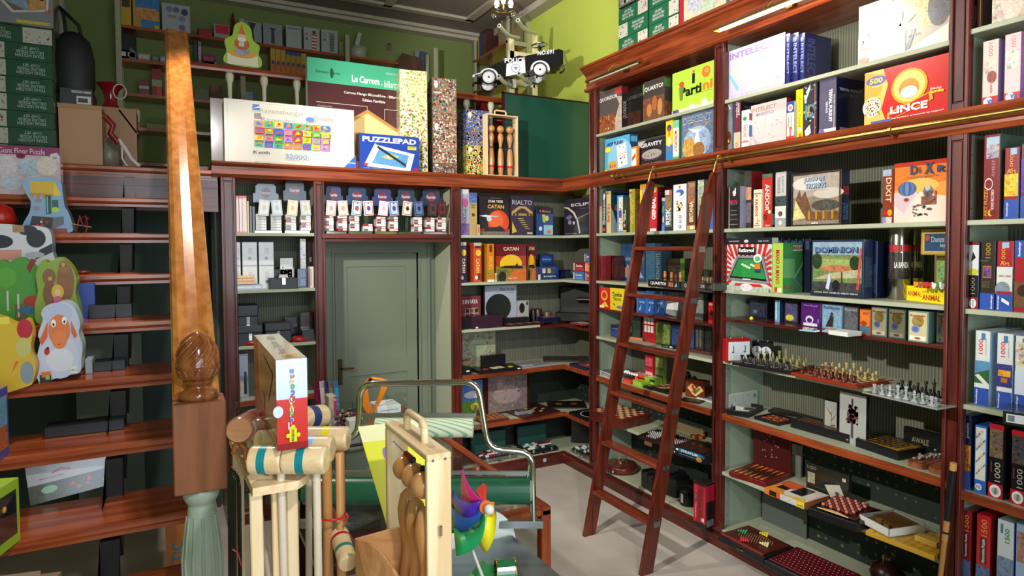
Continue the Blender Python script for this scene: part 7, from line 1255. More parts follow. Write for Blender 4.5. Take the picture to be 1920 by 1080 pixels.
for px, py in ((962,160),(992,156)): v = cp(px,py,.25)-T.location; obj(M().box(v.x-.02,v.x+.02,v.y-.03,v.y+.03,v.z-.03,v.z+.055),'support_pad',GREYT,T)
C = thing('pedal_car','black and white toy police pedal car resting on the stand arms','toy car',cp(965,168,.25),.0)
o0 = C.location; ycar = .25
def q2(px,py,y=ycar): v = oY(px,py,y)-o0; return (v.x,v.z)
BLKC = solid('car_black','#141417',.15,0,.8); WHC = solid('car_white','#e8e8ec',.25,0,.4,var=.02)
body = [q2(*p) for p in ((905,145),(912,132),(935,122),(955,116),(970,112),(978,115),(985,113),(1000,112),(1030,108),(1036,112),(1036,136),(1030,140),(1010,138),(990,140),(950,150),(925,150))]
obj(M().prism(body,-.13,.13,'y'),'car_body',BLKC,C)
seat = [q2(*p) for p in ((944,118),(946,110),(952,113),(976,113),(978,118))]; obj(M().prism(seat,-.08,.08,'y'),'seat',solid('seat_dark','#332c2e',.5),C)
dr_ = [q2(*p) for p in ((951,125),(979,122),(980,145),(950,148))]; m = M('#e8e8ec').prism(dr_,-.134,-.13,'y')
a, b = q2(951,147), q2(979,123); m.decals([e_(.5,.5,.26,.3,'#a8acb8'),e_(.5,.5,.2,.24,'#e4e6ea'),p_([(.5+.14*math.sin(i*PI/5)*(1 if i % 2 == 0 else .42),.5+.18*math.cos(i*PI/5)*(1 if i % 2 == 0 else .42)) for i in range(10)],'#8088a0')],(a[0],-.134,a[1]),(b[0]-a[0],0,0),(0,0,b[1]-a[1]),(0,-1,0)); obj(m,'door_panel',PM,C)
a, b = q2(948,124), q2(979,118); m = M(); m.decals([t_('POLICE',.5,.5,1,.8,'#e8e8f0',0,2)],(a[0],-.131,a[1]),(b[0]-a[0],0,.012),(0,0,b[1]-a[1]),(0,-1,0)); a, b = q2(998,117), q2(1022,110); m.decals([t_('NO.691',.5,.5,1,.8,'#d8d8e0',0,2)],(a[0],-.131,a[1]),(b[0]-a[0],0,.02),(0,0,b[1]-a[1]),(0,-1,0)); obj(m,'lettering',PM,C)
for c_, (cx_,cy_), r0 in (('rear',(923,148),12.5),('front',(1001,143.5),12.5)):
    ctr = q2(cx_,cy_); R_ = r0*6.1/1198
    for s in (-1,1):
        w_ = M().lathe([(R_,-.018),(R_*1.04,0),(R_,.018)],(ctr[0],s*.15,ctr[1]),24,'y'); wh = obj(w_,'wheel',BLKC,C)
        obj(M().lathe([(.001,-.008*1),(R_*.5,-.01),(R_*.9,-.004),(R_*.9,.004)],(ctr[0],s*.15-.016,ctr[1]),24,'y'),'wheel_disc',WHC,wh); obj(M().ball((ctr[0],s*.15-.027,ctr[1]),.01,8),'hub',BLKC,wh)
        fe = [(ctr[0]+R_*1.25*math.cos(a_)*(1.12),ctr[1]+R_*1.3*math.sin(a_)) for a_ in [PI*(-.08+1.12*i/12) for i in range(13)]]+[(ctr[0]+R_*1.1*math.cos(a_),ctr[1]+R_*1.1*math.sin(a_)) for a_ in [PI*(-.02+1.04*(12-i)/12) for i in range(13)]]
        if c_ == 'rear': fe = [(x-(.06 if (x < ctr[0]-R_*.9 and zz_ < ctr[1]+R_*.3) else 0),zz_) for x,zz_ in fe]
        obj(M().prism(fe,s*.15-.04,s*.15+.03,'y'),'mudguard',WHC if s < 0 else BLKC,C)
a = q2(1008,112); b = q2(1003,90)
obj(M().tube([(a[0],0,a[1]),(b[0],0,b[1]-.01)],.014,10),'steering_column',BLKC,C)
sw = M().tube([(b[0]+.075*math.cos(i*PI/10),.075*math.sin(i*PI/10),b[1]+.012*math.cos(i*PI/10)) for i in range(21)],.008,8); sw.tube([(b[0]-.07,0,b[1]),(b[0]+.07,0,b[1])],.005,6).tube([(b[0],-.07,b[1]),(b[0],.07,b[1])],.005,6); obj(sw,'steering_wheel',CHROME,C)
g = q2(1037,122); obj(M().box(g[0]-.01,g[0]+.012,-.07,.07,g[1]-.07,g[1]+.06,.01),'radiator_grille',CHROME,C); g = q2(1040,140); obj(M().tube([(g[0]-.02,-.12,g[1]),(g[0],-.08,g[1]),(g[0],.08,g[1]),(g[0]-.02,.12,g[1])],.012,8),'bumper',CHROME,C)
C.rotation_euler = (0,0,-.42); C.scale = (1.06,1,1)
# elf shaped box on the railing
def shaped(name,label,cat,P,rz,outline,depth,edge,shapes,scale,parent=None,smooth=True):
    """a box whose outline is a closed curve (unit coordinates), printed front"""
    n = len(outline); pts = []
    for i in range(n):
        p0, p1, p2, p3 = outline[i-1], outline[i], outline[(i+1) % n], outline[(i+2) % n]
        for k in range(4):
            t = k/4; pts.append(tuple(.5*((2*p1[j])+(-p0[j]+p2[j])*t+(2*p0[j]-5*p1[j]+4*p2[j]-p3[j])*t*t+(-p0[j]+3*p1[j]-3*p2[j]+p3[j])*t**3) for j in (0,1)))
    w, h = scale; m = M(edge); q = [(x*w,y*h) for x,y in pts]; m.prism(q,0,depth,'y')
    m.C(shapes[0]); m.add([(x,-.0004,zz) for x,zz in q],[list(range(len(q)))])
    m.decals(shapes[1],(-.5*w,-.0005,0),(w,0,0),(0,0,h),(0,-1,0),.0004)
    return tag(obj(m,name,PR,None,P,rz),label,cat)
p = oY(455,124,.5)
shaped('shaped_toy_box','small tree-shaped children\'s puzzle box with a seated gnome figure on the mezzanine rail','toy box',(p.x,.47,3.745),0,[(-.4,.02),(.4,0),(.5,.18),(.42,.3),(.45,.5),(.28,.62),(.22,.88),(.0,1),(-.2,.9),(-.26,.68),(-.46,.55),(-.42,.3),(-.5,.15)],.06,'#e8e0c8',
       ('#a8c83a',[r_(.1,.02,.9,.26,'#e8e0c8'),e_(.5,.28,.36,.1,'#e09a3a',.2),e_(.48,.5,.2,.14,'#c85a2a',.2),e_(.48,.66,.11,.08,'#e8c8a0'),e_(.48,.6,.12,.05,'#f0ece0'),p_([(.4,.72),(.48,.95),(.58,.72)],'#d8702a'),r_(.4,.44,.54,.54,'#b8e0d0'),p_([(.3,.38),(.5,.36),(.46,.24),(.34,.26)],'#8ab0d8'),p_([(.5,.36),(.68,.38),(.66,.28),(.54,.28)],'#7aa0d0')]),(.3,.37))
# ================= MEZZANINE ROOM =================
SH = thing('storage_shelves','long open storage shelves along the back wall of the mezzanine','shelving',(-2.5,2.3,2.8))
PST = solid('post_paint','#a7a58c',.6)
for x in (-3.95,-2.78,-1.62,-.5):
    for y in (-.045,.26): obj(M().box(x+2.5,x+2.55,y,y+.035,0,1.95 if x < -2.9 else 1.93),'shelf_post',PST,SH)
for zz in (.3,.66,1.01,1.36,1.70): obj(M().box(-3.95+2.5,.1+2.5 if zz < 1.6 else -.95+2.5,-.01,.3,zz-.03,zz),'shelf',TR['x'],SH)
obj(M().box(-.95+2.5,.1+2.5,-.01,.3,1.42-.03,1.42),'shelf',TR['x'],SH)
def mz(zz,a,b,top,lab,c,F=(),d=.2,y0=2.32,cat='game box',name='stored_box',**k): return bb(zz,a,b,top,d,lab,c,F,y0=y0,name=name,cat=cat,mat=PR,**k)
z5, z4, z3, z2, z1 = 4.50, 4.16, 3.81, 3.46, 3.10
mz(z5,226,245,-12,'yellow and brown toy box at the left end of the mezzanine top shelf','#c8a030',[r_(.1,.6,.9,.9,'#4a3a2a',.3)])
mz(z5,248,298,-14,'large blue and sand-coloured castle toy box on the mezzanine top shelf','#b8904a',[r_(.1,.55,1,1,'#3a78b0',.3),r_(.3,0,1,.25,'#3a78b0',.2),r_(.1,.25,.9,.6,'#b87a4a',.6),r_(.8,0,.98,.12,'#c8b030')])
mz(z5,303,356,4,'white and blue toy box with round pictures on the mezzanine top shelf','#a8acb4',[e_(.25,.8,.12,.1,'#6a7a9a',.3),e_(.5,.8,.12,.1,'#5a6a94',.3),e_(.8,.75,.12,.12,'#3a3f6a',.3),e_(.7,.5,.12,.1,'#7a84a0',.3),e_(.7,.2,.12,.1,'#5a6a84',.3),r_(.2,.5,.5,.6,'#8a7a7a',.3)])
mz(z5,371,398,53,'small red and grey box on the mezzanine top shelf, left one of the pair','#4a1c24',[r_(.1,.05,.95,.9,'#a81c34')])
mz(z5,401,430,44,'small red and white box on the mezzanine top shelf, right one of the pair','#9a9aa8',[r_(.08,.35,.95,.95,'#c81e34')])
tag(obj(M('#5a2a1c').lathe([(.03,0),(.02,.06),(.03,.12),(.015,.2),(.02,.26),(.008,.34)],(0,0,0),8),'carved_figure',PM,None,(oY(437,55,2.45).x,2.45,z5)),'dark red carved wooden figure beside the small red boxes','figurine')
TW = [('#8f97a0',[p_([(.4,.1),(.45,.6),(.25,.95),(.7,.95),(.55,.6),(.6,.1)],'#3a302c')],456,490,'grey tower model box showing a dark flared tower, first of the row'),('#8a9098',[p_([(.4,.1),(.42,.7),(.3,.8),(.7,.8),(.58,.7),(.6,.1)],'#3c3c40')],493,529,'grey tower model box with a slim dark tower, second of the row'),
      ('#a4a9ac',[r_(.1,.85,.9,.9,'#6a6e74'),e_(.4,.6,.1,.05,'#a8a86a'),e_(.7,.62,.1,.05,'#a8a86a')],536,565,'plain pale grey model box in the middle of the tower row'),('#a8adb2',[r_(.52,.08,.78,.75,'#d8d8d8')]+[r_(.5,.1+.14*i,.8,.17+.14*i,'#a82a34') for i in range(5)]+[r_(.55,.75,.75,.88,'#4a3a3a'),e_(.2,.7,.07,.05,'#c84a4a'),e_(.2,.5,.07,.05,'#5a6070')],569,599,'grey model box with a red and white striped lighthouse'),('#a3a8ac',[r_(.5,.08,.78,.88,'#6a7070',.3)]+[r_(.5,.12+.12*i,.78,.15+.12*i,'#4a4e50') for i in range(6)]+[e_(.2,.75,.07,.05,'#c86a3a'),e_(.2,.55,.07,.05,'#4a6a6a')],602,633,'grey model box with a leaning tower')]
for i, (c,F,a,b,lab) in enumerate(TW): mz(z5,a,b,38+i*4,lab,c,F)
tag(obj(M('#a8ac9c').lathe([(.06,0),(.10,.05),(.12,.15),(.115,.15),(.09,.05),(.05,.012)],(0,0,0),20),'white_basin',PM,None,(-1.42,2.45,z5-.05+.05)),'white plastic basin at the end of the tower row','basin'); COL.objects[-1]
gb('white_paddle','narrow white board standing up in the plastic basin','board',(-1.47,2.45,z5+.03),0,.05,.02,.32,'#b8bcb4',rot=(0,.25,0),mat=PR)
for i in range(7):
    c = '#b8943a' if i not in (3,4,5) else '#a88430'
    mz(z4,507+i*9.6,516+i*9.6,90+i*1.5,['yellow game spine in the row under the tower models, %s' % w_ for w_ in ('first from the left','second from the left','third from the left','fourth, with a blue top','fifth, with a blue top','sixth, with a blue top','last on the right')][i],c,[r_(0,.2,1,.5,'#b86a30'),e_(.5,.5,.35,.08,'#4a4a5a')]+([r_(0,.85,1,1,'#2f4a80')] if i in (3,4,5) else [r_(0,0,1,.16,'#3a5080')]))
mz(z4,227,254,62,'black bag-like box with a white corner on the second mezzanine shelf','#15171e',[p_([(.5,0),(1,0),(1,.3),(.6,.5)],'#6a7280')])
for a, b, top, c, lab in ((223,237,92,'#9a9aa0','small white box with stripes left of the black bag-like box'),(238,255,94,'#8a7a80','small mauve box in front of the black bag-like box'),(258,282,98,'#8a8078','small low grey-pink box on the second mezzanine shelf'),(285,297,103,'#5a5a54','small dark olive box on the second mezzanine shelf'),(300,318,104,'#7a808c','small grey-blue box just left of the handrail'),(363,369,76,'#2a3044','dark blue spine right of the handrail on the second mezzanine shelf'),(371,377,77,'#8a7a94','mauve and white spine next to the dark blue one'),(379,404,100,'#7a3a4a','low pinkish box right of the mauve spine'),(380,408,110,'#5a6a5a','low green-grey box under the pinkish box')):
    mz(z4,a,b,top,lab,c,[r_(.1,.3,.9,.8,shadehex(c,1.3),.4)],d=.12)
for a, b, top, c, F, lab in ((260,279,149,'#7a2c2c',[r_(0,.4,1,.6,'#a8a8a8')],'small red and grey box on the third mezzanine shelf'),(284,303,128,'#8a241e',[r_(0,.35,1,.6,'#8a8a78',.3),r_(.5,0,.95,.35,'#c83020')],'taller red box with a picture band on the third mezzanine shelf'),(306,322,155,'#6a4a34',[],'brown box behind the handrail on the third mezzanine shelf'),(364,392,165,'#5a6a44',[],'low green box right of the handrail on the third mezzanine shelf'),(394,416,158,'#6a4030',[],'round-cornered brown box on the third mezzanine shelf'),(455,478,165,'#4a5a6a',[r_(.1,.2,.8,.8,'#7a8a98',.3)],'blue-grey box between the first two balusters')):
    mz(z3,a,b,top,lab,c,F,d=.14)
mz(z2,249,262,202,'orange and white narrow box on the fourth mezzanine shelf','#b05a24',[r_(.5,.3,1,.9,'#b8b8b0',.2),e_(.5,.1,.25,.1,'#d8d4cc')],d=.1)
mz(z2,275,312,231,'stack of pale flat boards on the fourth mezzanine shelf','#8a8260',[],d=.2,name='flat_boards',cat='board')
for i, (c,dx) in enumerate((('#4a2a22',0),('#5a3328',.08),('#4a2620',.16),('#6a7a88',.25),('#3a4a58',.33))):
    t = obj(M(c).prism([(0,0),(.22,0),(.24,.2),(.2,.4),(.1,.42),(.02,.3)] if i < 3 else [(0,0),(.06,0),(.1,.5),(.04,.5)],0,.03,'y'),'leaning_board',PM,None,(-.98+dx+.0,2.36+.02*i,z4+.06+.0),0); t.location.z = 2.8+1.42; tag(t,['large dark round board leaning on the mezzanine shelf, front one','dark brown board leaning behind the front round board','third dark brown board in the leaning group','slim grey-blue board at the right of the leaning group','slim dark slate board at the far right of the leaning group'][i],'board')
tag(obj(M('#7a5a58').box(-.03,.03,0,.01,0,.07).lathe([(.025,.075),(.025,.085)],(0,.005,0),12),'wall_thermostat',PM,None,(-.98,2.585,4.72)),'small wall-hung tag with a round top on the green mezzanine wall','tag')
# right-hand rack
RK = thing('metal_rack','tall metal rack with brown shelves along the right wall of the mezzanine','shelving',(.3,1.5,2.8))
for x, y in ((-.14,0),(.13,0),(-.14,.95),(.13,.95)): obj(M().box(x,x+.03,y,y+.04,0,2.2),'rack_post',PST,RK)
for zz in (.35,.75,1.13,1.5,1.91): m = M().box(-.14,.15,0,.99,zz-.03,zz); obj(m,'rack_shelf',TR['y'],RK); obj(M().box(-.14,.16,-.006,0,zz-.05,zz+.002),'cross_bar',PST,RK)
for a, b, zz, h, c, lab in ((1.52,1.8,1.91,.3,'#7a6a50','cardboard box on the upper rack shelf'),(1.55,1.95,1.5,.16,'#a87a4c','brown open carton on the middle rack shelf beside the stand'),(2.1,2.3,1.91,.34,'#4a2a2a','dark red box under the lamp on the upper rack shelf'),(2.32,2.4,1.91,.42,'#274a8a','blue and yellow box standing on the upper rack shelf')):
    gb('stored_box',lab,'box',(.2,(a+b)/2+.04,2.8+zz),-PI/2,(b-a)*.9,.22,h,c,[r_(.1,.1,.9,.9,shadehex(c,1.15),.2)] if c != '#274a8a' else [r_(0,0,.5,1,'#b8a030')],mat=PR)
tag(obj(M('#5a5a64').lathe([(.04,0),(.045,.02),(.04,.05),(.04,.17)],(0,0,0),16).C('#a8aaa8').lathe([(.05,.17),(.05,.2),(.042,.21)],(0,0,0),8,sm=False),'castle_tin',PM,None,(.21,2.25,2.8+1.5)),'tower-shaped tin with a pale battlement top on the middle rack shelf','tin')
for a, zz, c, lab in ((2.38,1.13,'#a81c28','tall red box on the lower rack shelf near its far end'),(2.0,.75,'#8a1420','red toy box with a dark window glimpsed behind the pedal car')):
    gb('stored_box',lab,'box',(.17,a,2.8+zz),-PI/2,.2,.2,.22,c,[r_(.2,.2,.8,.7,'#2a1c20',.3)],mat=PR)
# glass chandelier at the top edge
CH = thing('chandelier','glass chandelier at the top edge above the rack','lamp',(-.15,1.0,4.85))
obj(M().tube([(0,0,.2),(0,0,-.0)],.008,6),'stem',BRASS,CH); dm = M('#fff').lathe([(.001,-.03),(.014,0),(.001,.025)],(0,0,0),6,sm=False)
glow2, nt, g4, N, L = newmat('chandelier_glow'); g4.inputs['Emission Color'].default_value = (1,.95,.85,1); g4.inputs['Emission Strength'].default_value = 12
for i in range(3): a = i*2.1; obj(M().lathe([(.02,0),(.03,.04),(.02,.07)],(.09*math.cos(a),.09*math.sin(a),.05),12),'bulb',glow2,CH)
obj(M().tube([(.13*math.cos(i*PI/8),.13*math.sin(i*PI/8),.02) for i in range(17)],.005,6),'ring',BRASS,CH)
for i in range(10): a = i*PI/5; o = obj(dm,'glass_drop',glass,CH,(.13*math.cos(a),.13*math.sin(a),-.02-.03*(i % 3)))
# stored things near the stair head
def box_at(name,lab,cat,a,b,top,zz,y0,d,c,F=(),**k): return bb(zz,a,b,top,d,lab,c,F,y0=y0,name=name,cat=cat,mat=PR,**k)
ZM = 2.801
t = thing('cardboard_carton','large brown cardboard carton at the head of the stairs','carton',((oY(112,300,.12).x+oY(193,300,.12).x)/2,.12,ZM)); w = oY(193,300,.12).x-oY(112,300,.12).x; h = oY(150,196,.12).z-ZM
obj(M('#a87c50').box(-w/2,w/2,0,.35,0,h),'carton_body',PR,t); obj(M('#9a7046').box(-w/2-.005,w/2+.005,-.005,.355,h-.03,h),'carton_lid',PR,t)
t = thing('cardboard_carton','second brown cardboard carton with open flaps behind the large one','carton',(oY(215,300,.6).x,.55,ZM)); obj(M('#9a6e44').box(-.16,.16,0,.3,0,h*1.0+.08),'carton_body',PR,t); obj(M('#8a6038').box(-.0,.012,0,.28,0,.22).xf(Matrix.Translation((.16,0,h-.12)) @ Matrix.Rotation(-.6,4,'Y')),'flap',PR,t)
t = thing('backpack','black backpack standing on the carton with its strap up','bag',(oY(140,190,.3).x,.28,ZM+h+.11)); 
obj(M('#131418').lathe([(.12,0),(.135,.05),(.135,.25),(.11,.38),(.05,.44),(.005,.45)],(0,0,0),18).xf(Matrix.Diagonal((1,.6,1,1))),'bag_body',PD,t); obj(M('#131418').tube([(-.04,0,.44),(-.05,0,.56),(-.08,.0,.62),(.04,.0,.5),(.06,0,.4)],.012,6),'strap',PD,t)
box_at('electronics_box','black box with white printed panels on top of the large carton','box',112,173,163,ZM+h+.001,.14,.3,'#101014',[r_(.35,.72,.7,.88,'#8a8a90'),r_(.72,.72,.95,.86,'#9a9aa0'),r_(.5,.05,.95,.55,'#a8a8ac',.3),r_(.55,.15,.85,.42,'#1a1a1c')])
t = thing('glass_ornament','dark red glass ornament with a white ring beside the black box','ornament',(oY(205,165,.6).x,.7,ZM+h+.09)); obj(M('#8a0f22').lathe([(.07,0),(.05,.04),(.04,.08),(.06,.15),(.10,.2)],(0,0,0),20),'vase',PG,t)
obj(M('#c8b8b0').tube([(.07+.045*math.cos(i*PI/8),-.09,.13+.06*math.sin(i*PI/8)) for i in range(17)],.006,6),'ring',PM,t)
t = thing('hanging_ribbons','dark red and white ribbons trailing beside the large carton','ribbon',(oY(222,270,.06).x,.08,ZM)); 
obj(M('#7a1020').tube([(-.08,0,.36),(-.03,0,.3),(-.05,0,.24),(0,0,.17)],.022,6),'red_ribbon',PM,t); obj(M('#d0c4c4').tube([(0,0,.2),(.04,0,.14),(.08,0,.06),(.13,.0,.01)],.016,6).tube([(.02,0,.15),(.02,0,.06),(.05,0,.01)],.008,6),'white_ribbon',PM,t)
tag(obj(M('#7a7468').lathe([(.05,0),(.09,.05),(.1,.12),(.07,.2),(.05,.24)],(0,0,0),18),'clay_jug',PM,None,(oY(205,290,.35).x,.34,ZM)),'dark glazed jug between the large carton and the ribbons','jug')
# ================= ON THE STAIRS =================
def poker2(zz,lab,i):
    y0 = .03; A = oY(-40,200,y0); B = oY(100,200,y0); w = B.x-A.x; fl = i == 7
    wl = r_(0,.04,.36,.96,'#a8aaa0') if not fl else r_(.6,.04,1,.96,'#a8aaa0'); c = .70 if not fl else .25
    F = [wl,n_(16,wl[1]+.02,.1,wl[3]-.02,.9,.006,['#8a5a5a','#5a6a5a','#7a7a70'],i),t_('TEXAS HOLDEM',c,.3,.4,.2,'#8fa896',180,1),t_('DELUXE POKER',c,.52,.38,.18,'#8fa896',180,1),t_('CHIP SET',c,.74,.24,.16,'#8fa896',180,1)]
    return gb('poker_set_box',lab,'game box',((A.x+B.x)/2+.004*(i % 2),y0,zz),0,w,.28,.114,'#1d4a36',F,[r_(0,0,.5,1,'#6a7a64',.4)])
for i in range(8): poker2(ZM+i*.1155,'green poker set box in the tall left stack at the stair head, ' + ['lowest','second from below','third from below','fourth from below','fifth from below','sixth from below','seventh from below','topmost'][i],i)
A = oY(-40,60,.0); B = oY(100,70,.0); gb('puzzle_box','grey puzzle box picturing a painted box, on top of the left green stack','puzzle',((A.x+B.x)/2,-.01,ZM+8*.1155),0,B.x-A.x+.01,.3,.36,'#6a6c74',[r_(0,0,1,1,'#74767e'),p_([(.45,.2),(.93,.3),(.95,.62),(.6,.8),(.3,.66),(.3,.4)],'#b8bcc0'),p_([(.47,.24),(.9,.33),(.92,.6),(.6,.75),(.34,.64),(.34,.42)],'#6a5a4a'),p_([(.34,.64),(.6,.75),(.92,.6),(.68,.52)],'#c8743a',.5),p_([(.66,.26),(.9,.33),(.9,.58),(.68,.5)],'#a87a4a',.3),p_([(.34,.42),(.66,.26),(.66,.5),(.36,.62)],'#6a8098',.5),e_(.85,.52,.03,.04,'#1c1c1c'),t_('18',.93,.3,.07,.07,'#c82a34',0,2),r_(.5,.02,.95,.08,'#a89a3a',.3),r_(.6,.85,.95,1,'#2a2020',.6)])
tag(obj(M('#7d7f82').lathe([(.06,0),(.06,1.3)],(0,0,0),20).C('#c8962a').box(.03,.062,-.062,-.03,.78,.88),'metal_post',PG,None,(oY(112,100,.42).x-.02,.42,ZM)),'thick grey wrapped roll standing behind the green poker stack','roll')
# pink puzzle
A = oY(-30,300,-.28); B = oY(114,300,-.28); zt = oY(114,279,-.28).z
gb('puzzle_box','large pink children\'s floor puzzle box with pastel roundels','puzzle',((A.x+B.x)/2,-.31,2.551),0,B.x-A.x,.12,zt-2.551,'#c898b0',[r_(0,0,1,1,'#cdb4c0',.15),r_(0,.82,1,1,'#8f3a6a'),t_('Giant Floor Puzzle',.5,.9,.6,.11,'#e8d4de',0,0),e_(.48,.8,.06,.06,'#7a2450'),e_(.28,.58,.16,.2,'#c8c0d0',.3),e_(.58,.58,.15,.18,'#a8b8d0',.3),e_(.82,.6,.14,.2,'#d8c8c0',.3),e_(.35,.25,.14,.16,'#b8c4d8',.3),e_(.66,.25,.14,.16,'#d8c0d0',.3),p_([(.87,.72),(.98,.7),(1,.82),(.96,.9),(.87,.86)],'#d8d4dc'),t_('60',.93,.79,.05,.06,'#8a4a6a',0,1)])
# excavator box
def sp_box(name,label,cat,a,b,top,zz,y,rz,outline,depth,edge,sh):
    A = oY(a,top,y); B = oY(b,top,y); return shaped(name,label,cat,((A.x+B.x)/2,y,zz),rz,outline,depth,edge,sh,((B.x-A.x),oY((a+b)/2,top,y).z-zz))
sp_box('shaped_toy_box','blue outline-shaped toy box with a yellow digger bucket and glittering machine','toy box',34,133,333,2.301,-.62,0,[(-.42,0),(.42,0),(.5,.14),(.44,.35),(.36,.5),(.33,.75),(.3,.93),(.1,1),(-.3,.99),(-.42,.9),(-.36,.7),(-.28,.55),(-.32,.35),(-.44,.15)],.14,'#5a7a8a',
       ('#8ab0d8',[r_(.22,.7,.68,.93,'#d8b430'),p_([(.68,.93),(.8,.68),(.66,.68),(.64,.7)],'#e8cc2a'),p_([(.2,.72),(.24,.6),(.3,.7),(.36,.6),(.42,.7),(.48,.6),(.54,.7),(.6,.6),(.66,.7)],'#b88a3a'),r_(.5,.34,.6,.68,'#2a4a54'),r_(.52,.36,.545,.66,'#5ad8c0'),r_(.62,.4,.74,.6,'#3a5a5a',.3),e_(.68,.42,.08,.05,'#a8d83a',.3),e_(.36,.58,.07,.04,'#a88a9a'),e_(.32,.44,.07,.04,'#a88aa0'),p_([(.18,.1),(.24,.3),(.64,.28),(.6,.06)],'#3a3438',.2),p_([(.6,.06),(.64,.28),(.84,.3),(.84,.16)],'#6a7078'),r_(.1,-.0,.9,.08,'#8a4a34'),n_(5,.24,.12,.55,.26,.008,['#c83a3a','#e8e0d8'],3)]))
t = thing('wire_toy','small tangle of dark red wire and ribbon beside the blue digger box','toy',oY(142,436,-.8)); R = random.Random(3)
t.location.z = 2.301
obj(M('#7a1018').tube([(0,0,0),(.02,0,.08),(.05,.02,.1),(.06,0,.04),(.05,0,0)],.005,5).tube([(.02,0,.1),(.04,0,.03),(.065,0,.09)],.006,5),'red_wire',PM,t); obj(M('#8a8060').tube([(-.02,0,.05),(.08,0,.03)],.004,5),'stick',PM,t)
# cow box
sp_box('shaped_toy_box','white cow-shaped toy box with black patches and pink muzzle','toy box',-60,97,420,2.051,-.92,0,[(-.5,0),(.5,0),(.5,.45),(.49,.8),(.4,.95),(.1,.98),(-.1,1),(-.4,.98),(-.5,.8)],.12,'#7a90a8',
       ('#d8dce4',[e_(.36,.66,.16,.13,'#262a34'),e_(.8,.72,.12,.18,'#262a34'),e_(.7,.88,.12,.1,'#262a34'),p_([(.78,.3),(1,.45),(1,.62),(.84,.5)],'#262a34'),r_(.1,.3,.62,.5,'#d8988a'),e_(.78,.4,.12,.06,'#b0b8c4'),e_(.86,.12,.06,.08,'#262a34'),r_(.52,.84,.66,.98,'#a88a54')]))
tag(obj(M('#b8241c').lathe([(.001,0),(.05,.02),(.08,.08),(.06,.15),(.001,.18)],(0,0,0),16),'red_toy_top',PM,None,(oY(-2,380,-.6).x,-.55,2.301)),'red spotted toy at the left edge beside the pink puzzle','toy')
t = thing('beaded_toy','small beaded boat-like toy in red and blue lying under the third tread','toy',(oY(115,480,-.9).x,-.9,2.051))
obj(M('#7a1a1a').lathe([(.04,0),(.06,.02),(.05,.035),(.02,.05)],(0,0,0),14).lathe([(.03,0),(.045,.012),(.03,.02)],(.1,0,0),14),'toy_body',PM,t)
# forest and bear boxes
OUT1 = [(-.4,0),(.42,0),(.5,.2),(.42,.45),(.46,.65),(.35,.85),(.1,1),(-.15,.92),(-.3,.96),(-.45,.75),(-.42,.5),(-.5,.25)]
sp_box('shaped_toy_box','green forest-shaped toy box with a red dragon tail, behind the bears','toy box',-20,78,482,1.801,-1.2,0,OUT1,.1,'#3f8a2c',('#4c9a34',[e_(.3,.7,.2,.15,'#5aa83a'),p_([(.75,.75),(.9,.95),(.8,.98),(.7,.85)],'#8a2a20'),e_(.8,.3,.2,.12,'#b02a20',.2),r_(.45,.05,.7,.3,'#6a5a34',.3),r_(.3,.2,.34,.5,'#c8ccb8'),r_(.5,.1,.54,.45,'#c8ccb8'),e_(.15,.55,.05,.03,'#c86a4a'),e_(.7,.2,.2,.06,'#2f6a90',.3)]))
sp_box('shaped_toy_box','olive bear-family-shaped toy box with a fair-haired girl in a pink dress','toy box',62,146,482,1.801,-1.3,.0,OUT1,.13,'#6f8a2a',('#8aa838',[e_(.7,.62,.2,.3,'#8a5a34',.1),e_(.68,.85,.13,.1,'#9a6a3e'),e_(.34,.7,.15,.13,'#8a5c38'),e_(.34,.45,.15,.18,'#7c5030',.1),e_(.36,.3,.12,.12,'#8a5c38'),e_(.66,.88,.05,.03,'#d09a60'),e_(.36,.68,.05,.03,'#d09a60'),e_(.52,.48,.14,.11,'#e0b83a'),e_(.52,.46,.06,.06,'#ecc8a8'),p_([(.46,.4),(.58,.4),(.72,.08),(.34,.08)],'#c84a7a'),e_(.52,.36,.09,.06,'#d86a98'),p_([(.75,.05),(.95,.08),(.98,.3),(.85,.2)],'#c88aa0'),r_(.7,.02,.95,.12,'#d8cc98'),e_(.62,.87,.012,.012,'#1c1c1c'),e_(.72,.87,.012,.012,'#1c1c1c')]))
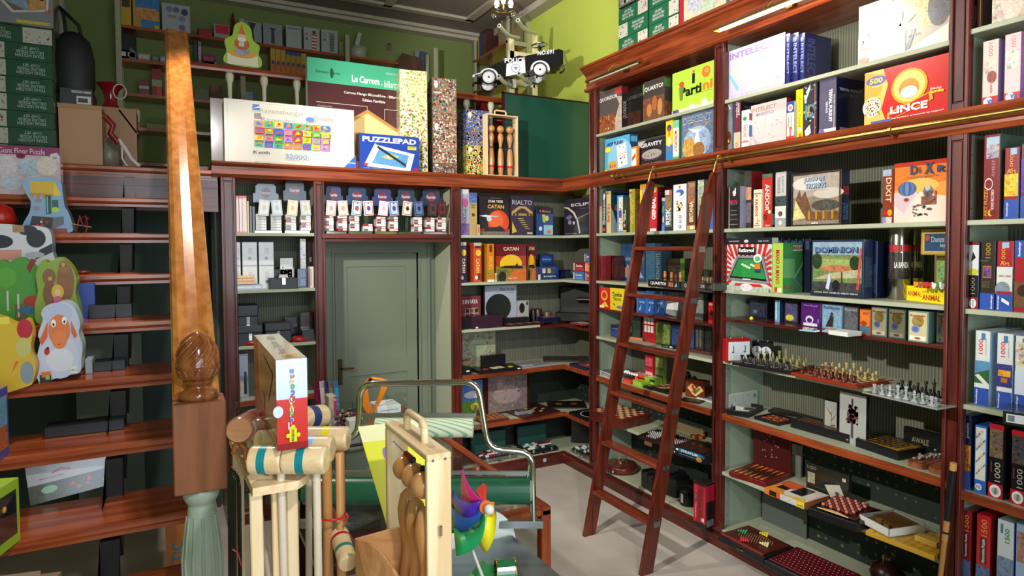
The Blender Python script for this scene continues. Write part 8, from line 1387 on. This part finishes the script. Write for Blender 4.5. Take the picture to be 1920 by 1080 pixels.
# sheep and duck boxes
sp_box('shaped_toy_box','white sheep-shaped toy box with an orange face and a ladybird on its fleece','toy box',66,152,566,1.551,-1.62,-.0,[(-.48,0),(-.1,.03),(.1,.06),(.42,.08),(.47,.25),(.5,.42),(.43,.58),(.46,.72),(.34,.92),(.12,1),(-.1,.97),(-.3,.9),(-.36,.76),(-.46,.6),(-.42,.5),(-.5,.3)],.15,'#9fb4b8',
       ('#c4cce6',[e_(.5,.3,.42,.28,'#ccd4ec'),e_(.5,.26,.3,.15,'#dfe2f0'),e_(.46,.86,.34,.13,'#b9c4e4'),e_(.5,.64,.24,.2,'#e07a3c'),e_(.5,.52,.17,.12,'#e8854a'),p_([(.26,.76),(.06,.52),(.12,.46),(.24,.56)],'#d8682c'),p_([(.76,.76),(.9,.56),(.84,.52),(.76,.6)],'#d8682c'),e_(.38,.73,.055,.05,'#f6f6f4'),e_(.62,.76,.055,.05,'#f6f6f4'),e_(.38,.715,.022,.02,'#1a1a1e'),e_(.62,.745,.022,.02,'#1a1a1e'),p_([(.44,.47),(.5,.45),(.56,.48),(.5,.462)],'#a8502a'),e_(.22,.38,.06,.045,'#c8241e'),e_(.24,.42,.03,.02,'#1a1a1a'),e_(.2,.37,.01,.008,'#1a1a1a'),r_(.05,.0,.3,.09,'#2a2420'),p_([(.1,.05),(.3,.08),(.28,.13),(.08,.12)],'#e0703a'),e_(.22,.05,.05,.03,'#8ac83a'),r_(.72,.08,.88,.17,'#e8ece0'),t_('djeco',.8,.12,.12,.03,'#4a6a4a')]))
sp_box('shaped_toy_box','yellow duck-shaped toy box with a red beak at the left edge','toy box',-30,64,594,1.551,-1.72,0,[(-.5,0),(.3,0),(.45,.1),(.5,.3),(.4,.5),(.45,.75),(.35,.95),(.1,.9),(-.2,1),(-.5,.95)],.1,'#c8a020',('#d8b42c',[e_(.8,.82,.16,.14,'#b81c2c'),e_(.76,.56,.16,.14,'#c8c070'),e_(.82,.2,.14,.16,'#8a98a0'),p_([(.5,.2),(.66,.36),(.6,.38)],'#d8702a'),r_(0,.9,.5,1,'#e8d84a')]))
gb('storage_box','bright blue box on the tread behind the bears','box',(oY(160,580,-1.0).x,-1.02,1.801),0,.1,.1,.2,'#2a4fa8',mat=PR)
# blue tin, window toy box, carton
t = gb('lunch_tin','blue tin box with a desert picture at the left edge of a tread','tin',(-4.02,-2.1,1.301),-.15,.22,.16,.30,'#1f4fa8',[r_(.1,.12,.9,.88,'#6a9ab8',.2),r_(.1,.12,.9,.4,'#a85a34',.5),e_(.5,.55,.2,.12,'#5a4a34',.4)],[r_(.1,.12,.9,.88,'#6a9ab8',.2),r_(.1,.12,.9,.45,'#a85a34',.5)]); t.location = oY(2,842,-2.08); t.location.z = 1.301; t.location.x -= .13
t = thing('toy_carton','lime green and white toy box with a clear window at the left edge','toy box',(oY(-2,1000,-2.45).x-.11,-2.45,1.051),-.3)
obj(boxmesh(.22,.16,.25,'#d8dcd8',[e_(.75,.7,.15,.16,'#2f8a4a'),r_(.8,.02,.98,.1,'#b02a2a')],[r_(0,0,1,1,'#9ac030'),r_(.12,.15,.88,.85,'#2a3440',.4)],(),[r_(0,0,1,1,'#a8cc38'),r_(.3,.3,.6,.6,'#d8322a')]),'carton_body',PR,t); obj(M().box(.1115,.113,.025,.135,.04,.21),'clear_window',thin,t); obj(M('#d8902a').ball((.10,.06,.16),.018,8),'toy_ball',PM,t)
t = thing('cardboard_carton','open brown cardboard carton with a white label at the bottom left corner','carton',(oZ(8,1060,.85).x-.05,oZ(8,1060,.85).y,.802),-.2)
t.location = oY(10,1040,-2.75); t.location.z = .802; m = M('#8a7058').box(-.14,.1,0,.18,0,.20); obj(m,'carton_body',PR,t); m = M('#927860').box(-.14,.1,0,.004,.2,.29); m.decals([r_(.55,.45,.85,.75,'#c8ccd4')],(-.14,0,.2),(.24,0,0),(0,0,.09),(0,-1,0)); obj(m,'flap',PR,t)
# things glimpsed between the treads
gb('game_box','white game box with a red arc and street map picture, tilted behind lower treads','game box',oY(135,955,-1.9)+Vector((0,0,.0)),.1,.31,.05,.17,'#b4b8c4',[r_(0,0,1,.48,'#4a4f48',.3),n_(10,.1,.05,.95,.45,.01,['#c8404a','#d8d4cc','#3a5a9a'],6),p_([(.3,.72),(.42,.8),(.54,.72),(.53,.69),(.42,.76),(.32,.69)],'#c8303a'),t_('Metropolis',.3,.6,.3,.05,'#7a8090'),e_(.25,.3,.1,.1,'#8ab8a0')],rot=(-.2,-.12,.05)).location.z = 1.06
for a, b, zz, y, c, lab in ((160,173,1.551,-1.5,'#9aa4b0','small pale blue box on the tread beside the sheep'),(176,235,1.551,-1.45,'#15191e','low black box lying on the tread beside the small pale box'),(80,230,1.301,-1.75,'#14181c','flat black wrapped box lying at the back of a lower tread'),(170,250,1.801,-1.1,'#16181c','crumpled black bag-like box under the upper treads')):
    A = oY(a,700,y); B = oY(b,700,y); gb('stored_box',lab,'box',((A.x+B.x)/2,y,zz),0,B.x-A.x,.12,.05 if 'low' in lab or 'flat' in lab else .075,c,mat=PM)
gb('display_case','pale grey panel leaning in the dark space under the stairs','board',(-3.95,.5,.02),0,.45,.03,1.5,'#5d6660',mat=PR); COL.objects[-1]
gb('storage_box','green and orange upright box under the stairs by the newel','box',(oZ(345,1010,.3).x,-1.2,.02),0,.2,.2,.62,'#5a9a48',[r_(0,0,.5,1,'#c8783a'),t_('TIC',.3,.6,.3,.2,'#3a8aa8',90,1)],mat=PR)
for i, (x,y,rz_,c) in enumerate(((-4.1,-1.7,.5,'#4a5058'),(-3.95,-2.0,-.4,'#3a4450'),(-4.2,-2.2,.2,'#2a3a5a'))):
    gb('paper_bundle',['grey bundle of printed papers on the floor under the stairs, rear one','slate bundle of papers on the floor under the stairs, middle one','blue-grey wrapped bundle on the floor under the stairs, front one'][i],'papers',(x,y,.0),rz_,.4,.3,.3,c,[r_(.1,.1,.9,.9,'#8a8a8a',.8)],T=[r_(0,0,1,1,'#6a7078',.7)],mat=PR)
# ================= COUNTER AND FOREGROUND =================
GC = thing('glass_counter','glass-topped display counter with red wooden edges in front of the door','counter',(-2.45,-1.9,0))
x0, x1, y0, y1 = -.46, .48, -1.05, 1.1
for x in (x0,x1-.05):
    for y in (y0,y1-.05): obj(M().box(x,x+.05,y,y+.05,0,.985,.004),'leg',MO['z'],GC)
for a in ((x0,x0+.05),(x1-.05,x1)): obj(M().box(a[0],a[1],y0,y1,.955,1.0,.006),'edge_rail',MO['y'],GC)
for a in ((y0,y0+.05),(y1-.05,y1)): obj(M().box(x0+.05,x1-.05,a[0],a[1],.955,1.0,.006),'end_rail',MO['x'],GC)
obj(M().box(x0+.05,x1-.05,y0+.05,y1-.05,.988,.994),'glass_top',thin,GC); obj(M().box(x1-.03,x1-.026,y0+.05,y1-.05,.3,.955),'glass_side',thin,GC)
obj(M().box(x0,x1,y0,y1,.62,.65),'inner_shelf',BLK,GC); obj(M().box(x0,x1,y0,y1,.12,.3),'base_panel',MH['y'],GC)
CZ = .652
for i, (x,y,rz,w,d,c,lab) in enumerate(((-2.7,-1.5,.3,.3,.2,'#1a1a1e','black tray under the counter glass, far left'),(-2.35,-1.7,-.2,.26,.2,'#6a2a1a','reddish wooden hexagonal tray under the counter glass'),(-2.65,-2.1,.4,.3,.22,'#2a2a30','dark tray with metal pieces under the counter glass'),(-2.3,-2.3,.1,.3,.2,'#16161a','black case under the counter glass near the green roll'),(-2.7,-2.6,.2,.3,.2,'#5a1e16','red-brown box under the counter glass behind the mallets'),(-2.2,-1.3,.5,.22,.16,'#8a8878','pale booklet under the counter glass near the far end'))):
    gb('display_tray',lab,'tray',(x,y,CZ),rz,w,d,.06,c,T=[r_(.08,.08,.92,.92,shadehex(c,1.7),.7),r_(.2,.3,.5,.6,'#8a8a90',.5)])
STB = thing('steel_table','low packing table with a brushed steel top in the right foreground','table',(-2.75,-3.55,0))
obj(M().box(-.4,.48,-.45,.42,.965,1.0,.004),'table_top',solid('matt_steel','#8f989c',.38,.9,var=.25,sc=5),STB)
for x in (-.38,.42):
    for y in (-.43,.36): obj(M().box(x,x+.04,y,y+.04,0,.965),'leg',STEEL,STB)
# paper roll stand
TS = 2.66
A3 = lambda px, py, t=TS: at(px,py,t)
PS = thing('paper_roll_stand','chrome tube stand holding two rolls of wrapping paper on the counter','stand',A3(800,985))
L_ = lambda v: tuple(v-PS.location)
def arc(pts): # rounded polyline
    out = [pts[0]]
    for i in range(1,len(pts)-1):
        a, b, c = pts[i-1], pts[i], pts[i+1]; p = b.lerp(a,min(.45,.06/(b-a).length)); q = b.lerp(c,min(.45,.06/(c-b).length))
        out += [p.lerp(b,k/4).lerp(b.lerp(q,k/4),k/4) for k in range(5)]
    return out+[pts[-1]]
obj(M().tube([L_(v) for v in arc([A3(1000,980),A3(998,848),A3(915,842),A3(896,716),A3(675,720),A3(672,820),A3(560,838),A3(556,985)])],.0135,12),'tube_frame',CHROME,PS)
for px in (1000,556):
    c = A3(px,982)-PS.location; f = RT*.05; m = M().tube([L_(A3(px,982)-RT*.26),L_(A3(px,982)+RT*.04)] if px == 1000 else [L_(A3(px,982)-RT*.04),L_(A3(px,982)+RT*.2)],.021,4,sm=False); obj(m,'foot_bar',STEEL,PS)
for (a,b,y,lab) in ((676,893,778,'upper'),(560,992,886,'lower')):
    obj(M().tube([L_(A3(a,y)),L_(A3(b,y))],.010,4,sm=False),'cutter_bar',STEEL,PS)
    for px in (a,b): obj(M().tube([L_(A3(px,y-18)),L_(A3(px+(3 if px == a else -3),y+8))],.006,6),'cutter_bracket',CHROME,PS)
obj(M().tube([L_(A3(674,800)),L_(A3(900,800))],.007,8),'spindle',CHROME,PS)
stripeP, nt, b, N, L = newmat('striped_paper'); setp(b,.5); tc = N('ShaderNodeTexCoord'); wv = N('ShaderNodeTexWave'); wv.bands_direction = 'DIAGONAL'; wv.inputs['Scale'].default_value = 26
rr = N('ShaderNodeValToRGB'); rr.color_ramp.elements[0].color = (*lin('#8fb8a0'),1); rr.color_ramp.elements[0].position = .18; rr.color_ramp.elements[1].color = (*lin('#e2e8c4'),1); rr.color_ramp.elements[1].position = .3
L(tc.outputs['Object'],wv.inputs['Vector']); L(wv.outputs['Color'],rr.inputs[0]); L(rr.outputs[0],b.inputs['Base Color'])
def roll(lab,a,b_,y,r,mat):
    P, Q = A3(a,y), A3(b_,y); t = thing('paper_roll',lab,'paper roll',(P+Q)/2); rl = obj(M().tube([tuple(P-t.location),tuple(Q-t.location)],r,28),'paper',mat,t); d = (Q-P).normalized()
    obj(M('#c8c0a8').tube([tuple(Q-t.location),tuple(Q-t.location+d*.002)],r*.8,20),'core',PM,t)
roll('cream wrapping paper roll with green diagonal stripes on the upper arms of the chrome stand',705,887,801,.042,stripeP)
roll('plain dark green wrapping paper roll on the lower arms of the chrome stand',572,994,919,.056,solid('green_paper','#1f5a40',.35,coat=.2,var=.03))
# small things at the far end of the counter
z = 1.001
def cz(name,lab,cat,a,b,top,bot,d,c,F=(),**k):
    A = oZ(a,bot,z); w = abs(oY(b,bot,A.y).x-A.x); h = oY(a,top,A.y).z-z; return gb(name,lab,cat,(A.x+w/2,A.y,z),0,w,d,h,c,F,mat=k.get('mat',PR),R=k.get('R',()),L=k.get('L',()))
cz('small_book','small cream book with a bright pink spine standing on the counter','book',617,632,745,800,.12,'#c8bca4',[r_(.62,0,1,1,'#d02058'),t_('B',.8,.9,.2,.08,'#f0e0e0')])
for a, b, top, c, lab in ((600,614,722,'#6a1c3c','plum greeting card at the left of the card fan'),(611,620,723,'#d0b8b4','pale pink greeting card in the fan'),(621,632,723,'#23407c','dark blue greeting card in the fan'),(628,637,724,'#8a6a50','tan greeting card in the fan'),(637,646,722,'#2f78b0','bright blue greeting card at the right of the card fan')):
    A = oZ(a,785,z); w = abs(oY(b,785,A.y).x-A.x); gb('greeting_card',lab,'card',(A.x+w/2,A.y+.12,z),0,w*1.3,.006,.24,c,[r_(.1,.1,.9,.8,shadehex(c,1.2),.4)],mat=PR,rot=(-.1,0,.5))
t = thing('dice_box','clear plastic box full of coloured dice on the counter','box',(oZ(650,800,z).x,oZ(650,800,z).y,z)); obj(M().box(-.09,.09,0,.2,0,.004).box(-.09,-.087,0,.2,0,.12).box(.087,.09,0,.2,0,.12).box(-.09,.09,0,.003,0,.12).box(-.09,.09,.197,.2,0,.12),'clear_box',thin,t)
dc = [M(c).box(-.0085,.0085,-.0085,.0085,0,.017,.002) for c in ('#8a1420','#e0dcd8','#2f7a4a','#d8842a','#2a1a24','#6a3a8a')]
for m, c in zip(dc,('#f0e0e0','#3a3a3a','#f0f0e0','#f0f0e0','#e0e0e0','#f0e0f0')):
    for i, (u,v) in enumerate(((-.5,-.5),(.5,.5),(0,0),(-.5,.5),(.5,-.5))): m.C(c).lathe([(.0016,-.0087),(.0016,-.0085)],(u*.009,0,.0085+v*.009),6,'y').lathe([(.0016,.017),(.0016,.0173)],(u*.009,v*.009,0),6)
dob = []
R = random.Random(9)
for i in range(84):
    P = Vector((t.location.x+R.uniform(-.075,.075),t.location.y+.015+(i % 8)*.022,z+.005+.0175*(i//21)))
    if i < 6: o = obj(dc[i],'die',PM,None,P); dob.append(o); nm = ('dark red','white','green','orange','black','purple')[i]; tag(o,nm+' die with pips in the clear plastic box on the counter','die',nm+' dice in the clear box')
    else: o = dob[R.choice((0,0,0,1,1,2,3,4,4,5))].copy(); COL.objects.link(o); o.location = P
    o.rotation_euler = (0,0,R.random()*3)
A = oZ(705,778,z); m = M('#e8841a'); W = .035
pts = [(-.01,.0),(-.03,.08),(-.035,.2),(-.01,.27),(.04,.24),(.045,.2),(.02,.1),(.0,.03),(-.03,0)]
m.add([(A.x+x-A.x+sx,(0 if sx < 0 else .03)+.02*zz,zz) for x,zz in pts for sx in (x*0-W+x,x*0+W*.4+x)],[[2*i,2*i+1,2*i+3,2*i+2] for i in range(8)],True)
tag(obj(m,'ribbon_loop',PM,None,(A.x,A.y,z)),'orange printed ribbon loop standing up on the counter behind the chrome tube','ribbon')
cz('paper_pad','white papers and price slips lying at the end of the counter','papers',708,752,764,778,.2,'#d4d8de',[r_(.1,.4,.9,.5,'#8a9098')])
cz('leaflet_holder','clear plastic leaflet holder with a rounded back on the counter','holder',728,762,742,777,.06,'#a8b4b4',mat=thin)
cz('paper_note','white paper sheet leaning by the left side of the chrome stand','paper',655,675,790,815,.1,'#ddd8d4')
tag(obj(M('#14161c').tube([(-.1,0,.01),(.07,.0,.01)],.009,10),'black_pen',PM,None,oZ(664,838,z+.0)),'thick black pen lying on the counter by the mallets','pen')
# croquet stand
WH = solid('whitewashed_wood','#d3c3ae',.5,var=.08,sc=60); HEADM = wood('mallet_head_wood','#d8b98c','#e8cfa6','x',1.5,.22,.5); HEADD = wood('mallet_head_wood_dark','#a06f48','#b9875c','x',1.5,.25,.4)
CS = thing('croquet_stand','pine croquet stand with a flat notched top in the left foreground','stand',(-3.28,-3.7,1.0))
obj(M().prism([(-.07,-.205),(.03,-.205),(.06,-.17),(.06,.25),(-.085,.25)],.635,.655,'z'),'top_board',PINE['y'],CS)
for x, y in ((-.075,-.19),(-.025,-.17),(.015,-.12),(-.08,.2),(.04,.2)): obj(M().box(x,x+.028,y,y+.022,0,.635,.003),'leg',PINE['z'],CS)
obj(M().box(-.08,.05,-.2,.25,0,.03),'base_board',PINE['y'],CS)
tag(obj(M('#9a5a34').tube([tuple(at(*p)-at(436,830,1.62)) for p in ((438,850,1.6),(440,835,1.62),(450,830,1.64),(460,845,1.62),(462,872,1.55))],.006,8),'leather_loop',PM,None,at(436,830,1.62)),'brown leather carrying loop at the left of the croquet stand top','strap')
def mallet(lab,P,Q,r,bands,hf,H,hr=.0095,hm=None,hmat=HEADM):
    t = thing('croquet_mallet',lab,'mallet',(P+Q)/2); o = t.location; d = Q-P; nv = 12
    rs = [.86,.97,1]+[1]*6+[1,.97,.86]; fs = [0,.02,.05]+[.1+.8*k/5 for k in range(6)]+[.95,.98,1]
    h = obj(M().tube([tuple(P+d*f-o) for f in fs],r,28,rs=[r*k for k in rs]),'head',hmat,t)
    for a, b, c in bands: q = obj(M(c).tube([tuple(P+d*a-o),tuple(P+d*b-o)],r*1.006,28),'painted_band',PM,h)
    if H is not None: s = P+d*hf; obj(M().tube([tuple(s-o),tuple(H-o)],hr,14),'handle',hm or WH,t)
    return t
def dn(px,py,t,z0=1.03): v = at(px,py,t); return Vector((v.x,v.y,z0))
mallet('croquet mallet with a teal band, left half of the front pair of pale heads',at(471,862,1.5),at(532,862,1.5),.033,((.3,.55,'#127f88'),),.9,dn(533,900,1.52))
mallet('croquet mallet with a teal band, right half of the front pair',at(533,862,1.5),at(613,862,1.5),.033,((.34,.53,'#127f88'),),.75,dn(595,900,1.5))
mallet('croquet mallet with a light blue band just behind the teal pair',at(545,842,1.64),at(624,842,1.64),.034,((.38,.58,'#8ab8e0'),),.85,dn(613,900,1.64),.0125,BEE['z'])
mallet('croquet mallet with a yellow band standing highest at the right',at(560,822,1.76),at(654,822,1.76),.033,((.5,.64,'#e8d020'),),.82,dn(637,880,1.76),.0125,BEE['z'])
mallet('croquet mallet with a navy band behind the tall game box',at(560,785,1.86),at(606,779,1.95),.034,((.3,.6,'#2a3a70'),),.4,dn(574,900,1.8))
mallet('croquet mallet with a red band pointing at the newel post',at(448,807,1.62),at(478,787,1.9),.034,((.45,.6,'#b81e26'),),.5,dn(524,900,1.66),hmat=HEADD)
mallet('brown croquet mallet head seen end-on beside the red-banded one',at(484,808,1.66),at(510,790,1.95),.032,(),.5,dn(553,900,1.62),hmat=HEADD)
mallet('small pale croquet mallet head tucked under the tall game box',at(484,826,1.6),at(520,824,1.64),.025,(),.6,dn(568,900,1.6))
t = mallet('small croquet mallet hanging head down by a red string, with red and teal bands',at(636,1000,1.66),at(653,1058,1.56),.0235,((.18,.26,'#b01c24'),(.55,.64,'#2f7a7a')),.15,at(636,850,1.66),.0105,BEE['z'])
o = t.location; obj(M('#d01c20').tube([tuple(at(x,y,tt)-o) for x,y,tt in ((604,974,1.62),(618,976,1.6),(640,972,1.62),(650,963,1.66),(636,964,1.69))],.003,6).tube([tuple(at(x,y,1.62)-o) for x,y in ((649,963),(652,968),(648,978))],.003,5),'red_string',PM,t)
t = thing('croquet_hoops','bundle of black wire croquet hoops hanging between the newel and the croquet stand','hoops',at(440,1000,1.66)); o = t.location
for i in range(5): obj(M().tube([tuple(at(x,y,1.7-.02*i)-o) for x,y in ((430+3*i,1100),(429+3*i,890+3*i),(434+3*i,876+4*i),(446+i,900+3*i),(448+i,1100))],.003,6),'hoop',BLK,t)
obj(M('#b03040').tube([tuple(at(x,y,1.6)-o) for x,y in ((436,1030),(446,1036),(452,1060))],.002,5),'red_cord',PM,t)
# tall game box standing on the mallets
fz0 = 1.738; W, D, H = .068, .47, .208
gb('game_box','tall white and red children\'s quoits game box standing on the croquet mallets','game box',(-3.264,-3.925,fz0),-.01,W,D,H,'#c2b79a',
   [r_(0,0,1,.56,'#c8241c'),r_(0,.56,1,1,'#c9d6ee'),r_(0,0,1,.07,'#8e1418'),t_('Frog',.48,.4,.24,.36,'#e8e6d8',90,2),t_('Quoits',.5,.72,.25,.42,'#e8e6d8',90,2),t_('F',.5,.285,.17,.07,'#c8303a',90,2),t_('r',.47,.345,.12,.05,'#3f6ac8',90,2),t_('o',.47,.405,.12,.06,'#4ab04a',90,2),t_('g',.52,.475,.17,.06,'#c8a83a',90,2),t_('Q',.5,.56,.2,.08,'#b0303a',90,2),t_('u',.52,.63,.13,.055,'#3f6ac8',90,2),t_('o',.52,.70,.13,.06,'#3a9a4a',90,2),t_('i',.5,.76,.16,.025,'#d8b04a',90,2),t_('t',.5,.81,.16,.04,'#c8303a',90,2),t_('s',.5,.87,.13,.055,'#4a7ac8',90,2),
    r_(.38,.09,.62,.24,'#d8d41e'),e_(.5,.255,.07,.025,'#d8d41e'),e_(.33,.165,.06,.025,'#d8d41e'),e_(.67,.165,.06,.025,'#d8d41e'),t_('BIGJIGS',.5,.165,.1,.13,'#6a4a1a',90),e_(.03,.44,.16,.065,'#c9d6ee')],
   L=[r_(0,0,1,1,'#b8ad8c',.1),p_([(0,0),(1,0),(1,.14),(.6,.12),(.25,.3),(.16,1),(0,1)],'#b0342a'),p_([(.4,.2),(.52,.2),(.56,.6),(.44,.55)],'#a8503c'),p_([(.2,.5),(.5,.9),(.9,.8),(.7,.4)],'#a89a78',.3)],T=[r_(0,0,1,1,'#e6dcc0'),r_(.3,.03,.8,.14,'#e0b42a'),e_(.52,.08,.12,.03,'#c86a2a'),t_('Frog',.45,.26,.34,.16,'#b86a6a',90,1),t_('Quoits',.45,.5,.34,.24,'#8a9a6a',90,1),t_('AGES 3+',.5,.8,.3,.16,'#6a6a5a',90)])
# skittles, crate, card
SK = skittles('large skittles set in a light wooden frame with bead counters in the foreground',Vector((-3.035,-4.034,1.165)),-PI/2,.298,.056,.595,band2='#20305e',pt=.765,bc=.865,sp=1)
q = obj(M().ball((.153,.028,.43),.004,8).box(.15,.158,.024,.032,.418,.442,.002),'wing_nut',CHROME,SK); q['label'] = 'silver wing nut'
for y in (.014,.042): obj(M('#5a5a58').lathe([(.003,.149),(.003,.1496)],(0,y,.582),10,'x'),'screw',PM,SK)
CR = thing('wooden_crate','pale wooden crate with a curved side in front of the skittles','crate',at(690,1060,1.5)); o = CR.location
P0, P1 = at(666,1012,1.5), at(728,998,1.52)
obj(M().prism([(0,-.5),((P1-P0).length+.05,-.5),((P1-P0).length+.05,.02),(0,0)],0,.008,'y').xf(Matrix.Translation(P0-o) @ Matrix.Rotation(math.atan2((P1-P0).y,(P1-P0).x),4,'Z')),'back_side',BEE['x'],CR)
cv = [at(666+11*i,1012+.9*i*i*1.6,1.5-.035*i) for i in range(8)]; m = M(); m.add([tuple(v-o) for v in cv]+[tuple(v-o-Vector((0,0,.45))) for v in cv]+[tuple(v-o+RT*.008) for v in cv]+[tuple(v-o+RT*.008-Vector((0,0,.45))) for v in cv],[[i,i+1,9+i,8+i] for i in range(7)]+[[16+i,24+i,25+i,17+i] for i in range(7)]+[[i,16+i,17+i,i+1] for i in range(7)],True); obj(m,'curved_side',BEE['x'],CR)
a, b, c_ = at(671,800,1.78), at(780,788,1.86), at(736,1022,1.72)
YC = thing('toy_card','bright yellow hanging toy card with a purple and blue wire game leaning behind the skittles','card',c_); o = c_; U = b-a; V = a-c_; Nn = U.cross(V).normalized()
if Nn.dot(CP-a) < 0: Nn = -Nn
m = M('#e0e020'); m.add([tuple(p-o+n*Nn) for n in (0,-.002) for p in (c_,c_+U,c_+U+V,a)],[[0,1,2,3],[4,7,6,5],[0,4,5,1],[1,5,6,2],[2,6,7,3],[3,7,4,0]])
m.decals([r_(0,.86,1,1,'#ecebb0'),e_(.34,.74,.07,.06,'#8a6ac0'),p_([(.3,.68),(.34,.68),(.3,.5),(.25,.5)],'#8ab0c8'),p_([(.25,.5),(.27,.46),(.5,.45),(.5,.48)],'#8ab0c8'),e_(.4,.6,.05,.05,'#c8303a'),e_(.4,.6,.025,.025,'#e0e020'),e_(.28,.54,.03,.02,'#e8e8e0'),e_(.42,.4,.1,.04,'#d8782a')],c_-o,U,V,Nn,.0006); obj(m,'card',PR,YC)
# pinwheel
PW = thing('pinwheel','rainbow pinwheel with a white knob on a grey stick in the foreground','pinwheel',at(905,1078,1.72)); o = PW.location
def blade(c,L1,L2,name='blade'):
    """a curled ribbon between two edges given as pixel tracks with distances"""
    n = 8
    def cr(P,f): s = f*(len(P)-1); i = min(int(s),len(P)-2); return P[i].lerp(P[i+1],s-i)
    def bz(P,f):
        P = list(P)
        while len(P) > 1: P = [P[i].lerp(P[i+1],f) for i in range(len(P)-1)]
        return P[0]
    A_ = [at(*p) for p in L1]; B_ = [at(*p) for p in L2]; m = M(c)
    V = [tuple(q-o) for k in range(n+1) for q in (bz(A_,k/n),bz(B_,k/n))]; m.add(V,[[2*i,2*i+1,2*i+3,2*i+2] for i in range(n)],True); e = obj(m,name,PR,PW); e['label'] = {'#d81f8a': 'magenta','#d8322a': 'red','#4a2ab0': 'violet','#3a6ad0': 'blue','#1f9a5a': 'green','#e0d41a': 'yellow','#e8a81a': 'golden yellow','#5a8ae0': 'light blue','#e0c83a': 'pale yellow'}[c]+' curled blade'
    s = e.modifiers.new('thick','SOLIDIFY'); s.thickness = .0012
blade('#d81f8a',((867,880,1.70),(862,925,1.72),(868,948,1.74)),((868,881,1.70),(880,925,1.66),(907,938,1.64)))
blade('#d8322a',((890,920,1.74),(905,908,1.75),(905,906,1.76)),((912,945,1.68),(912,930,1.72),(912,908,1.76)))
blade('#4a2ab0',((850,918,1.78),(862,955,1.66),(904,938,1.64)),((844,932,1.78),(862,990,1.62),(898,962,1.66)))
blade('#3a6ad0',((846,950,1.76),(862,975,1.70),(900,942,1.65)),((846,1000,1.76),(900,995,1.66),(906,952,1.64)))
blade('#5a8ae0',((852,955,1.77),(870,975,1.76),(880,985,1.74)),((852,990,1.77),(866,992,1.75),(880,987,1.74)))
blade('#e0c83a',((882,972,1.72),(890,962,1.74),(905,965,1.74)),((882,985,1.72),(900,995,1.72),(907,975,1.74)))
blade('#1f9a5a',((908,955,1.65),(918,1035,1.60),(855,1042,1.64)),((898,960,1.66),(900,990,1.72),(850,985,1.76)))
blade('#e0d41a',((918,950,1.70),(902,985,1.64),(896,1018,1.70)),((930,960,1.72),(932,1015,1.66),(910,1038,1.70)))
blade('#e8a81a',((916,942,1.66),(922,941,1.68),(927,941,1.7)),((914,960,1.65),(924,968,1.69),(928,978,1.72)))
c = at(911,951,1.64)-o; d = -FW*.01+RT*.003
obj(M('#d8702a').tube([tuple(c-d*.5),tuple(c+d*.3)],.017,20),'washer',PM,PW); obj(M('#d8d4d0').ball(tuple(c+d*1.6+RT*.004),.013,16),'knob',PM,PW)
obj(M('#b8b8b0').tube([tuple(at(882,1022,1.70)-o),tuple(at(908,1090,1.66)-o),tuple(at(925,1160,1.62)-o)],.0045,10),'stick',PM,PW)
# white disc and green half-round holder on the steel table
v = oY(895,1035,-3.11)-STB.location; rw = .175; o = obj(M().lathe([(rw,-.009),(rw,.009)],tuple(v),48,'y'),'end_disc',wood('white_grain','#c6ccc6','#d8ddd6','x',1.2,.5,.1),STB); o['label'] = 'whitewashed round wooden disc at the far end'
v = oZ(948,1074,1.001); t = thing('green_holder','small green half-round metal holder with brass rims on the steel table','holder',(v.x,v.y,1.001),-.35)
GM = solid('green_enamel','#1f6a3c',.2,coat=.8,var=.04); m = M(); n = 12; r1, r2 = .044, .041
P = [(r1*math.cos(PI*i/n),.004+r1*1.05*math.sin(PI*i/n)) for i in range(n+1)]+[(r2*math.cos(PI*(n-i)/n),.004+r2*1.05*math.sin(PI*(n-i)/n)) for i in range(n+1)]
m.prism([(a_,b_) for a_,b_ in P],-.035,.035,'x'); m.box(-.04,.04,-.062,-.04,0,.006,.001).box(-.04,.04,.04,.062,0,.006,.001); obj(m,'arch',GM,t)
for x in (-.035,.035): obj(M().tube([(x,r1*math.cos(PI*i/n),.004+r1*1.05*math.sin(PI*i/n)) for i in range(n+1)],.003,6),'brass_rim',BRASS,t)
for x in (-.03,.03): obj(M().lathe([(.005,.006),(.004,.009)],(x,-.052,0),10),'screw_head',CHROME,t)
v = oZ(915,1078,1.001); tag(obj(M('#2f7a44').prism([(-.05,0),(.05,0),(.01,.035),(.0,.04),(-.02,.03)],0,.04,'y').C('#4aa05a').add([(-.1,.0,.002),(.08,-.03,.002),(.1,.02,.002),(-.02,.06,.002)],[[0,1,2,3]]),'green_leaf_toy',PM,None,(v.x,v.y,1.001)),'small green leaf-shaped toy lying by the pinwheel stick','toy')
# billiard cue leaning on the post
a = oX(1788,868,-.06); b = oZ(1745,1240,0.02); t = thing('billiard_cue','billiard cue with a black wrapped grip leaning on the right-hand post','cue',b); d = a-b
obj(M('#b07a42').tube([(0,0,0),tuple(d*.62)],.012,12),'shaft',PM,t); obj(M('#b8864a').tube([tuple(d*.62),tuple(d*.72)],.014,12).C('#1c1c20').tube([tuple(d*.655),tuple(d*.665)],.0146,12),'joint',PM,t)
obj(M('#14161c').tube([tuple(d*.72),tuple(d*.965)],.0155,12),'grip',PM,t); obj(M('#c89a5a').tube([tuple(d*.965),tuple(d)],.0155,12),'butt_cap',PM,t)
